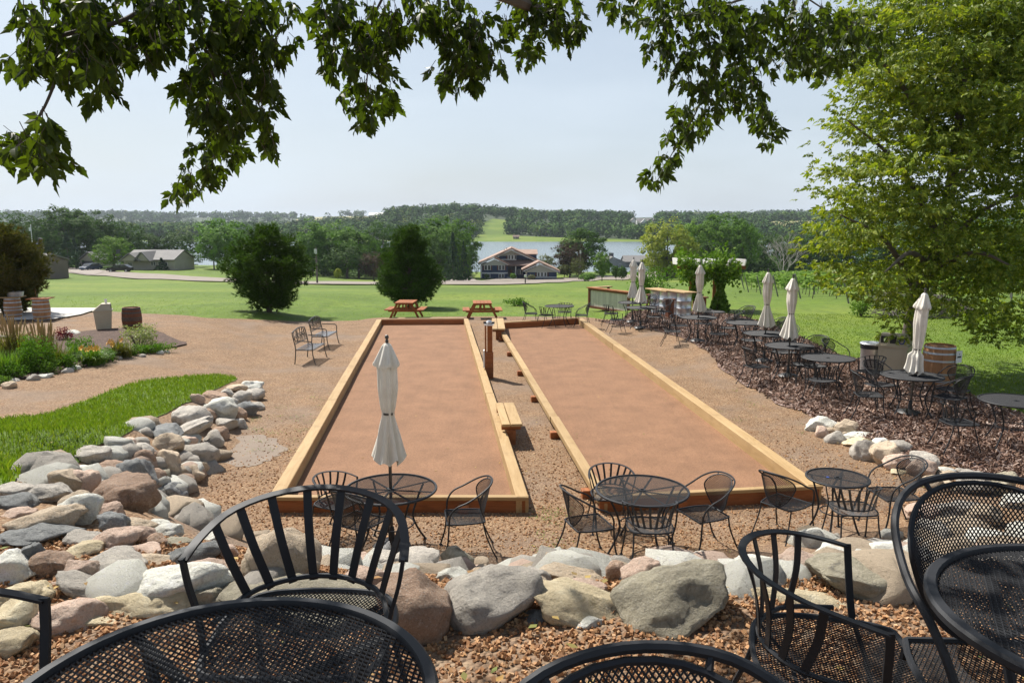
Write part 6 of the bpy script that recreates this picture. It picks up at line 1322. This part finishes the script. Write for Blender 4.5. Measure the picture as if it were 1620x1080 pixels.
# ------------------------------------------------------------------ flower bed plants
def tuft(px, py, hpx, n, spread, mat, label, seed, width=.012, plume=None, name='grass_clump', cat='plant', curl=.5, flowers=None, fm=None):
    P = tp(px, py); h = hpx * P.y / FP * 1.05; n = int(n * 1.5); r = np.random.RandomState(seed); t = empty(name, P, 0, label, cat); V = []; F = []
    for i in range(n):
        a = r.uniform(0, 6.28); q = r.uniform(0, 1) ** .6 * spread; L = h * r.uniform(.6, 1.05); bx, by = r.normal(0, .16, 2) * h; dr = np.array([math.cos(a), math.sin(a), 0]); sd_ = np.array([-math.sin(a), math.cos(a), 0]) * width / 2; b = len(V)
        for k in range(5):
            f = k / 4; p = np.array([bx, by, 0]) + dr * q * L * (f ** 1.5) + np.array([0, 0, L * (f - curl * q * f ** 2.4)]); w = 1 - f ** 2 * .9; V += [p - sd_ * w, p + sd_ * w]
        F += [(b + 2 * k, b + 2 * k + 1, b + 2 * k + 3, b + 2 * k + 2) for k in range(4)]
    link('blades', nmesh('blades', V, np.array(F, np.int32), MAT[mat]), t)
    if plume:
        mb = MB()
        for i in range(plume):
            a = r.uniform(0, 6.28); q = r.uniform(0, .35) * h; tz = h * r.uniform(.85, 1.28); x, y = q * math.cos(a), q * math.sin(a); mb.tube([(x * .3, y * .3, .1), (x * .8, y * .8, tz * .7)], .004, 3); mb.tube([(x * .8, y * .8, tz * .68), (x * .9, y * .9, tz * .85), (x, y, tz)], .022, 4, scale=lambda f: [.5, 1, .3][int(f * 2)])
        link('plumes', mb.mesh('plumes', MAT['straw']), t, kind='stuff')
    if flowers:
        for i in range(flowers):
            a = r.uniform(0, 6.28); q = r.uniform(.1, .6) * h; z = h * r.uniform(.62, .8); mb = MB()
            for k in range(6): b_ = k * 1.047; mb.add([(0, 0, 0), (.05 * math.cos(b_ - .35), .05 * math.sin(b_ - .35), .04), (.085 * math.cos(b_), .085 * math.sin(b_), .045), (.05 * math.cos(b_ + .35), .05 * math.sin(b_ + .35), .04)], [(0, 1, 2, 3)])
            link('flower', mb.mesh('flower', MAT[fm]), t, (q * math.cos(a), q * math.sin(a) - .1, z), (R_(50), 0, r.uniform(-1, 1)))
    return t
MAT['straw'] = M('straw_plume', [(.30, .20, .08), (.42, .30, .14)], 6, .9); MAT['lily'] = M('lily_petal', [(.75, .36, .03), (.80, .50, .06)], 9, .6)
MAT['bladegreen'] = leafmat('strap_leaf', [(.05, .12, .015), (.09, .18, .025), (.14, .24, .04), (.17, .22, .05)], .3); MAT['bladeolive'] = leafmat('olive_blade', [(.08, .09, .02), (.13, .13, .035), (.18, .15, .05), (.07, .10, .02)], .3)
MAT['leaf_varieg'] = leafmat('variegated_leaf', [(.30, .34, .13), (.42, .44, .22), (.16, .22, .06), (.36, .38, .18)], .25, (1.2, 1.3, .6)); MAT['leaf_crimson'] = leafmat('crimson_leaf', [(.16, .02, .03), (.22, .04, .05), (.10, .02, .03)], .25, (1.4, .8, .7))
tuft(22, 572, 62, 260, .5, 'bladeolive', 'tall feather grass with straw plumes at the left edge', 1, .016, 34); tuft(70, 580, 60, 260, .45, 'bladeolive', 'olive feather grass with straw plumes in front of the square-topped barrel', 2, .016, 30)
tuft(90, 584, 44, 240, .6, 'bladeolive', 'brownish grass clump leaning right in the flower bed', 3, .014); tuft(40, 590, 44, 240, .6, 'bladegreen', 'green grassy clump at the left of the flower bed', 4, .016); tuft(5, 598, 52, 200, .5, 'bladegreen', 'green clump cut by the left edge of the photo', 5, .016)
shrub(58, 590, 50, 46, 'mid', 'bushy green perennial in the flower bed between the grasses', 2200, .05, 5, name='perennial', cat='plant')
tuft(148, 578, 38, 320, .95, 'bladegreen', 'arching daylily clump with yellow flowers', 6, .024, None, 'daylily', 'plant', .6, 7, 'lily'); tuft(122, 572, 34, 260, .9, 'bladegreen', 'arching daylily clump left of the flowering one', 7, .024, None, 'daylily'); tuft(190, 566, 34, 280, .9, 'bladeolive', 'daylily clump with orange-yellow flowers nearest the variegated shrub', 8, .022, None, 'daylily', 'plant', .6, 5, 'lily')
shrub(220, 553, 48, 32, 'varieg', 'creamy variegated shrub at the right of the flower bed', 1800, .05, 6); shrub(255, 557, 42, 14, 'light', 'low bright green plant at the right tip of the flower bed', 700, .05, 7, name='perennial', cat='plant'); shrub(104, 540, 22, 18, 'crimson', 'dark red-leaved plant behind the daylilies', 500, .05, 8, name='perennial', cat='plant')
shrub(135, 580, 22, 7, 'mid', 'tiny green plant at the bed edge below the daylilies', 200, .04, 9, name='perennial', cat='plant'); shrub(45, 594, 26, 10, 'light', 'low lime-green plant beside the edging stones', 300, .04, 10, name='perennial', cat='plant'); shrub(85, 586, 24, 11, 'dark', 'low dark green plant beside the edging stones', 300, .045, 11, name='perennial', cat='plant'); shrub(6, 610, 24, 12, 'light', 'low green plant at the left edge beside the round tan stone', 300, .045, 12, name='perennial', cat='plant')
# small weeds among the boulders
for i, (px, py, lab) in enumerate([(863, 935, 'tiny green weed growing between two boulders'), (970, 975, 'small dry weed in the terrace gravel by the big olive boulder')]): shrub(px, py, 12, 10, 'light', lab, 60, .02, 20 + i, name='weed', cat='weed')

# fallen leaves and small weeds over the gravel and the courts
MAT['dryleaf'] = islandmat('fallen_leaf', [(.30, .17, .05), (.36, .26, .08), (.20, .10, .04), (.14, .17, .04), (.26, .13, .05)])
def litter_leaves():
    r = np.random.RandomState(5); n = 420; x = np.concatenate([r.uniform(-6, 7, 260), r.uniform(-2.5, 3, 160)]); y = np.concatenate([r.uniform(8, 26, 260), r.uniform(1.2, 3.4, 160)]); z = Hn(x, y) + .055 + r.uniform(0, .01, n)
    V, F = leaf_cloud(np.stack([x, y, z], 1), r.uniform(.03, .055, n), r, out=np.tile([[0, 0, 3.0]], (n, 1))); link('fallen_leaves', nmesh('fallen_leaves', V, F, MAT['dryleaf']), kind='stuff', label='small dry leaves fallen on the gravel and the courts', cat='leaves')
    r = np.random.RandomState(6); C = []
    for i in range(60):
        px, py = [(r.uniform(440, 560), r.uniform(590, 700)), (r.uniform(840, 900), r.uniform(800, 880)), (r.uniform(1120, 1300), r.uniform(600, 690)), (r.uniform(400, 460), r.uniform(640, 720))][i % 4]; p = gp(px, py, .03); m = r.randint(10, 40); g = r.normal(0, .09, (m, 3)) * [1, 1, .12]; C.append(np.array(p)[None] + np.abs(g * [0, 0, 1]) + g * [1, 1, 0])
    C = np.concatenate(C); V, F = leaf_cloud(C, r.uniform(.012, .03, len(C)), r, out=np.tile([[0, 0, 1.5]], (len(C), 1))); link('small_weeds', nmesh('small_weeds', V, F, MAT['blade']), kind='stuff', label='sparse low green weeds coming through the patio gravel', cat='weeds')
litter_leaves()

for i, (px, py, w, h_, c, lab) in enumerate([(20, 600, 40, 22, 'mid', 'low green mound between the grasses and the bed edge at far left'), (72, 592, 40, 20, 'light', 'leafy lime mound in front of the bushy perennial'), (108, 586, 36, 22, 'mid', 'green mound left of the flowering daylilies'), (165, 573, 34, 18, 'mid', 'green mound between the two flowering daylilies'),
                                            (205, 562, 34, 15, 'light', 'low light green mound in front of the variegated shrub'), (236, 560, 30, 12, 'mid', 'small green mound at the foot of the variegated shrub'), (128, 560, 34, 22, 'mid', 'green perennial behind the flowering daylilies'), (60, 566, 44, 30, 'mid', 'tall leafy green perennial in the middle of the flower bed')]):
    shrub(px, py, w, h_, c, lab, 900, .05, 40 + i, name='perennial', cat='plant')
# ------------------------------------------------------------------ leaves of the ash-leaved maples
LB_ = [(0, 0), (.22, .20), (.38, .27), (.50, .20), (.58, .24), (.72, .12), (1.0, 0)]     # half outline of one leaflet along its midrib
def leaflets(C, D, N, L, hi=True):
    """C bases, D unit directions, N unit normals, L lengths -> folded, pointed leaflets with midrib"""
    n = len(C); S = np.cross(N, D); L = L[:, None]; out = []; P = LB_ if hi else [(0, 0), (.4, .26), (1, 0)]
    cols = []
    for (t, w) in P: cols.append((t, 0.0))
    for (t, w) in P[1:-1]: cols.append((t, w))
    for (t, w) in P[1:-1]: cols.append((t, -w))
    V = np.stack([C + D * (t * L) + S * (w * L) + N * ((abs(w) * .35 - t * t * .16) * L) for t, w in cols], 1); m = len(P); q = m - 2; F3 = []; F4 = []
    for sgn in (0, 1):
        o = m + sgn * q; F3.append((0, 1, o) if not sgn else (0, o, 1))
        for k in range(q - 1): f = (k + 1, k + 2, o + k + 1, o + k); F4.append(f if not sgn else f[::-1])
        f = (q, m - 1, o + q - 1); F3.append(f if not sgn else f[::-1])
    M_ = len(cols); b = (np.arange(n) * M_)[:, None, None]
    return V.reshape(-1, 3), (np.array(F3)[None] + b).reshape(-1, 3).astype(np.int32), ((np.array(F4)[None] + b).reshape(-1, 4).astype(np.int32) if F4 else np.zeros((0, 4), np.int32))
def compound(C, D, r, size):
    """compound leaves: 5 leaflets on a drooping stalk. returns leaflet bases, dirs, normals, lengths"""
    n = len(C); D = D / np.linalg.norm(D, axis=1)[:, None]; N = r.normal(size=(n, 3)) + np.array([0, 0, .8]); N -= D * (N * D).sum(1)[:, None]; N /= np.linalg.norm(N, axis=1)[:, None]; S = np.cross(N, D); B, DD, NN, LL = [], [], [], []
    for t, a in ((.55, 60), (.55, -60), (.85, 45), (.85, -45), (1.15, 0)):
        a_ = np.radians(a + r.normal(0, 9, n))[:, None]; d = D * np.cos(a_) + S * np.sin(a_) + r.normal(0, .12, (n, 3)) + np.array([0, 0, -.25]); d /= np.linalg.norm(d, axis=1)[:, None]
        nn = N + r.normal(0, .35, (n, 3)); nn -= d * (nn * d).sum(1)[:, None]; nn /= np.linalg.norm(nn, axis=1)[:, None]
        B.append(C + D * (t * size[:, None])); DD.append(d); NN.append(nn); LL.append(size * r.uniform(.75, 1.15, n) * (1.1 if a == 0 else .95))
    return np.concatenate(B), np.concatenate(DD), np.concatenate(NN), np.concatenate(LL)
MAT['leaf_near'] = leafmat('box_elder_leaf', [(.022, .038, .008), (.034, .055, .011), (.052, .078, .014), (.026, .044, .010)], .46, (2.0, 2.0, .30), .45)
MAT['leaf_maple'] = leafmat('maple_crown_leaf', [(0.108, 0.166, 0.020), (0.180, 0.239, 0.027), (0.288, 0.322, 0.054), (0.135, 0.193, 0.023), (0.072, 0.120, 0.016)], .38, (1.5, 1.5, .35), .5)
r = np.random.RandomState(21)
def adn(px, py, d): return ad(px, py, d * (.74 if px < 960 else 1))
OV = [(95,25,75,36,3.3),(200,35,90,55,3.5),(300,35,90,55,3.7),(400,45,70,55,3.9),(45,85,26,42,3.2),(108,105,38,32,3.2),(165,128,18,42,3.3),(135,70,50,40,3.4),(235,80,32,26,3.5),(40,236,44,34,3.1),(82,246,18,22,3.1),(62,200,16,18,3.1),
      (340,125,46,58,3.7),(400,95,42,58,3.9),(350,190,46,34,3.8),(412,165,30,46,3.9),(350,240,36,26,4.3),(322,272,34,22,4.3),(298,302,28,22,4.4),(424,225,16,28,4.0),(300,140,16,30,3.7),
      (515,22,30,32,4.0),(525,85,24,42,4.0),(592,105,32,46,4.1),(568,152,26,30,4.3),(592,50,46,46,4.1),(645,30,46,36,4.2),(578,188,14,16,4.3),(610,165,20,20,4.4),
      (700,30,46,38,4.3),(738,60,46,42,4.3),(715,112,34,30,4.4),(762,98,34,30,4.3),(742,138,14,12,4.5),(838,38,50,44,5.2),(882,28,46,40,5.2),(828,88,20,16,5.2),(905,55,20,20,5.3),
      (990,18,28,28,5.0),(1058,22,40,32,4.8),(1046,70,22,42,4.8),(1072,108,26,30,4.7),(1120,40,50,50,4.7),(1172,60,40,46,4.8),(1112,112,32,38,4.7),(1142,152,36,36,4.7),(1184,128,36,40,4.8),(1095,192,34,32,4.9),(1072,222,24,26,5.0),
      (1056,258,22,22,5.1),(1036,290,16,20,5.2),(1215,208,18,32,5.0),(1198,180,18,22,5.0),(1242,46,50,50,5.0),(1302,56,56,48,5.3),(1252,100,36,26,5.2),(1302,108,44,26,5.6),(1352,66,56,46,5.6)]
def overhang():
    C = []; D = []; S = []
    for (px, py, rx, ry, d) in OV:
        n = int(rx * ry / 46 * (d / 4) ** 1.2) + 5
        a = r.uniform(0, 6.28, n); q = r.uniform(0, 1, n) ** .5; 
        for i in range(n):
            p = adn(px + rx * q[i] * math.cos(a[i]), py - 14 + ry * q[i] * math.sin(a[i]), d + r.uniform(-.24, .24)); C.append(p); D.append((r.normal(0, .5), r.normal(0, .4), -.75)); S.append(r.uniform(.042, .070) * (.78 if px < 960 else 1))
    nvis = len(C)
    # unseen crown clumps added above the frame, kept only where they shade the terrace
    k = 0; kk = 0
    while k < 130:
        x, y = r.uniform(-4.5, 3.8), r.uniform(1.2, 6.4); zlo = 3.78 + .285 * y + .25; z = zlo + r.uniform(0, 1) ** 1.4 * 2.6; k += 1
        sx, sy = x + .523 * (z - 2.2), y - .58 * (z - 2.2)
        if 2.15 < sy < 9 and -4.5 < sx < 3.8: k -= 1; kk += 1
        if kk > 20000: break
        if 2.15 < sy < 9 and -4.5 < sx < 3.8: continue
        for i in range(26): C.append(Vector((x + r.normal(0, .26), y + r.normal(0, .26), max(zlo - .05, z + r.normal(0, .2))))); D.append((r.normal(0, .5), r.normal(0, .5), -.7)); S.append(r.uniform(.055, .085))
    C = np.array([tuple(c) for c in C]); D = np.array(D); S = np.array(S)
    return C, D, S, nvis
C, D, S, nvis = overhang()
tr = empty('overhanging_tree', (-3.6, -1.6, H(-3.6, -1.6)), 0, 'large tree reaching dark leafy branches over the top of the photo', 'tree'); T0 = tr.location
mb = MB(); mb.tube(crv([(0, 0, -.1), (.05, .1, 1.5), (.2, .5, 3.2), (.8, 1.6, 4.3)], 5), .24, 12, scale=lambda f: 1.15 - .4 * f); link('trunk', mb.mesh('trunk', MAT['bark'], True), tr)
def limb(pts, rad, nm='branch'):
    mb = MB(); mb.tube(crv([Vector(p) - T0 for p in pts], 6), rad, 7, scale=lambda f: 1.1 - .85 * f); link(nm, mb.mesh(nm, MAT['bark'], True), tr)
hub = T0 + Vector((.8, 1.6, 4.3))
J = [hub, adn(150, -160, 2.9), adn(330, -60, 3.6)]
limb([hub, (-2.3, 1.2, 6.3), adn(200, -180, 3.2), adn(300, -40, 3.6)], .09); limb([hub, (-1.6, 1.0, 6.6), adn(600, -200, 3.8), adn(700, -60, 4.2), adn(860, 20, 5.2)], .09); limb([hub, (-.8, .8, 6.9), (.6, 2.6, 6.9), adn(1120, -120, 4.8), adn(1250, 0, 5.1)], .10)
for pts, rd in (([adn(300, -40, 3.6), adn(200, 30, 3.5), adn(92, 60, 3.3), adn(92, 110, 3.25), adn(70, 170, 3.2), adn(40, 215, 3.1), adn(20, 240, 3.1)], .014), ([adn(300, -40, 3.6), adn(250, 45, 3.6), adn(205, 82, 3.5), adn(185, 110, 3.4)], .014), ([adn(300, -40, 3.6), adn(320, 60, 3.7), adn(345, 150, 3.8), adn(350, 220, 4.1), adn(318, 290, 4.3)], .014),
                ([adn(345, 110, 3.7), adn(400, 150, 3.9), adn(425, 210, 4.0)], .008), ([adn(280, -20, 3.6), adn(380, 20, 3.8), adn(410, 100, 3.9)], .010), ([adn(640, -60, 4.0), adn(590, 30, 4.1), adn(582, 110, 4.1), adn(575, 190, 4.3)], .010), ([adn(640, -60, 4.0), adn(540, 20, 4.0), adn(525, 100, 4.0)], .008), ([adn(585, 40, 4.1), adn(555, 60, 4.1)], .004),
                ([adn(700, -60, 4.2), adn(715, 30, 4.3), adn(740, 60, 4.3), adn(745, 130, 4.4)], .010), ([adn(860, 0, 5.2), adn(840, 35, 5.2), adn(790, 80, 5.2)], .010), ([adn(1250, -20, 5.1), adn(1130, 20, 4.8), adn(1125, 110, 4.7), adn(1100, 180, 4.9), adn(1065, 240, 5.05), adn(1035, 295, 5.2)], .014), ([adn(1125, 60, 4.7), adn(1180, 110, 4.8), adn(1205, 180, 5.0), adn(1218, 225, 5.0)], .009), ([adn(1130, 10, 4.8), adn(1060, 30, 4.8), adn(990, 20, 5.0)], .009),
                ([adn(1060, 30, 4.8), adn(1050, 90, 4.8)], .006), ([adn(1250, -20, 5.1), adn(1260, 40, 5.1), adn(1240, 110, 5.2)], .010), ([adn(1250, -20, 5.1), adn(1330, 30, 5.4), adn(1380, 40, 5.7)], .010)):
    limb(pts, rd * .55, 'twig')
B, DD, NN, LL = compound(C, D, r, S); dist = np.linalg.norm(B - np.array(EYE)[None], axis=1); a, b_ = W2P(B[:, 0], B[:, 1], B[:, 2]); vis = (a > 0) & (a < 1620) & (b_ > -10); key = np.where(vis, dist, 99); idx = np.argsort(key)
big, rest = idx[:290], idx[290:]
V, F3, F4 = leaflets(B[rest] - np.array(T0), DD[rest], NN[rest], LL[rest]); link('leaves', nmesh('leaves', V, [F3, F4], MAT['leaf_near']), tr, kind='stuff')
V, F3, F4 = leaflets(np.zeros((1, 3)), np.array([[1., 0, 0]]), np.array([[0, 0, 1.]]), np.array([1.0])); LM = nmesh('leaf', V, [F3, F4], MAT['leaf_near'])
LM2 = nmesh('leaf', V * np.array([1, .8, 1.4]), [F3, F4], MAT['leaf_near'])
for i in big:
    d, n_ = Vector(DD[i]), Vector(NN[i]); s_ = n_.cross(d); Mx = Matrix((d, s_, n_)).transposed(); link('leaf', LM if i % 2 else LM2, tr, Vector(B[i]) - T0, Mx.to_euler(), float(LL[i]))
# petioles so that no leaf hangs in the air
Pv = []; Pf = []; q = 0
for c, d, s in zip(C[:nvis], D[:nvis], S[:nvis]):
    d = d / np.linalg.norm(d); a0 = c - np.array(T0); e = a0 + d * s * 1.15; o = np.array([.0014, 0, 0]); o2 = np.array([0, .0014, 0]); Pv += [a0 - d * s * .1 - o, a0 - d * s * .1 + o, a0 - d * s * .1 + o2, e - o, e + o, e + o2]; Pf += [(q, q + 1, q + 4, q + 3), (q + 1, q + 2, q + 5, q + 4), (q + 2, q, q + 3, q + 5)]; q += 6
link('leaf_stalks', nmesh('leaf_stalks', Pv, np.array(Pf, np.int32), MAT['bark']), tr, kind='stuff')
# ------------------------------------------------------------------ the big maple at the right
P = tp(1432, 592); P.y += .8; P.x = (1432 - 810) / FP * P.y * 1.01; P.z = H(P.x, P.y); tr = empty('maple_tree', P, 0, 'large bright green maple with a leaning trunk at the right of the photo', 'tree'); Y0 = P.y
def rel(px, py, dy=0): return ad(px, py, Y0 + dy) - P
mb = MB(); mb.tube(crv([(0, 0, -.1), rel(1437, 560), rel(1447, 500, -.2), rel(1462, 440, -.4), rel(1490, 380, -.8), rel(1510, 250, -1.2), rel(1530, 80, -1.5)], 5), .23, 12, scale=lambda f: 1.15 - f * .85); link('trunk', mb.mesh('trunk', MAT['bark'], True), tr)
r2 = random.Random(8)
BR = [((1455, 470), (1400, 380), (1330, 340), -1.5), ((1490, 380), (1420, 260), (1340, 190), -1), ((1480, 400), (1560, 330), (1640, 300), -1), ((1505, 260), (1430, 140), (1360, 60), -2), ((1510, 240), (1580, 160), (1660, 120), 0), ((1520, 150), (1480, 30), (1430, -80), 1), ((1465, 430), (1540, 400), (1600, 420), -3), ((1470, 420), (1440, 400), (1400, 430), -3), ((1525, 100), (1600, 0), (1680, -80), 1), ((1490, 380), (1450, 330), (1380, 300), 2.5), ((1500, 300), (1560, 230), (1600, 180), 3)]
for a_, b1, c1, dy in BR:
    mb = MB(); mb.tube(crv([rel(*a_, -.6), rel(*b1, dy * .6 - .6), rel(*c1, dy - .6)], 6), .075, 7, scale=lambda f: 1.1 - .9 * f); link('limb', mb.mesh('limb', MAT['bark'], True), tr)
CL = [(1500,-20,150,70),(1440,30,80,60),(1560,60,100,80),(1390,95,60,40),(1480,110,110,60),(1600,160,60,70),(1375,150,42,34),(1440,180,80,50),(1540,200,80,60),(1362,205,34,26),(1400,240,56,40),(1480,260,80,50),(1590,260,60,60),(1350,262,30,18),(1355,310,34,20),(1400,310,46,30),(1340,345,34,22),(1370,370,52,34),(1440,340,70,50),(1520,340,70,60),(1600,350,60,60),
      (1330,400,36,26),(1375,430,46,30),(1430,420,50,34),(1500,420,66,44),(1570,430,60,44),(1620,430,40,50),(1345,440,22,14),(1400,465,22,16),(1530,470,50,26),(1590,485,36,26),(1560,505,18,18),(1570,530,12,12),(1432,470,16,30),(1425,500,12,22),(1418,525,9,14),(1620,520,20,20),(1650,100,60,150),(1660,300,50,150),(1600,20,80,60),(1330,360,22,16),(1315,385,16,12),(1500,180,90,60),(1560,120,90,60)]
Cc = []; Dd = []; Ss = []; r = np.random.RandomState(33)
for (px, py, rx, ry) in CL:
    n = int(rx * ry / 5.4) + 24; sub = max(4, n // 38); cc = [(px + rx * .95 * math.sqrt(u) * math.cos(v_), py + ry * .95 * math.sqrt(u) * math.sin(v_), r.normal(0, 1.15)) for u, v_ in zip(r.uniform(0, 1, sub), r.uniform(0, 6.28, sub))]
    for i in range(n):
        c_ = cc[r.randint(sub)]; g_ = r.normal(0, 1, 3) * [.24, .24, .085]; p = ad(c_[0], c_[1], Y0 - 1.0 + (c_[2] if rx > 20 else c_[2] * .3)) + Vector(g_ * np.array([1.3, 1.3, .8]) * (1 if rx > 20 else .6)); Cc.append(tuple(p - P)); dd = Vector((g_[0] * 4, g_[1] * 4, -.28)); Dd.append(tuple(dd.normalized() if dd.length > .01 else Vector((0, 0, -1)))); Ss.append(r.uniform(.085, .125))
Cc = np.array(Cc); Dd = np.array(Dd); Ss = np.array(Ss); B, DD, NN, LL = compound(Cc, Dd, r, Ss); V, F3, F4 = leaflets(B, DD, NN, LL, hi=False)
link('crown', nmesh('crown', V, [F3] if len(F4) == 0 else [F3, F4], MAT['leaf_maple']), tr, kind='stuff'); print('maple leaflets', len(B), 'total near leaves', len(C) * 5)
# ------------------------------------------------------------------ the air over the lake
m = bpy.data.materials.new('haze_air'); m.use_nodes = True; nt = m.node_tree
for n in list(nt.nodes): nt.nodes.remove(n)
o = nt.nodes.new('ShaderNodeOutputMaterial'); pv = nt.nodes.new('ShaderNodeVolumePrincipled'); pv.inputs['Color'].default_value = (.80, .88, 1.0, 1); pv.inputs['Density'].default_value = .00011; pv.inputs['Anisotropy'].default_value = .2
nt.links.new(pv.outputs[0], o.inputs['Volume']); MAT['air'] = m
mb = MB(); mb.box((0, 2290, 17.5), (13400, 4700, 69)); link('haze', mb.mesh('haze', m), kind='stuff', label='thin summer haze over the lake and hills', cat='haze')
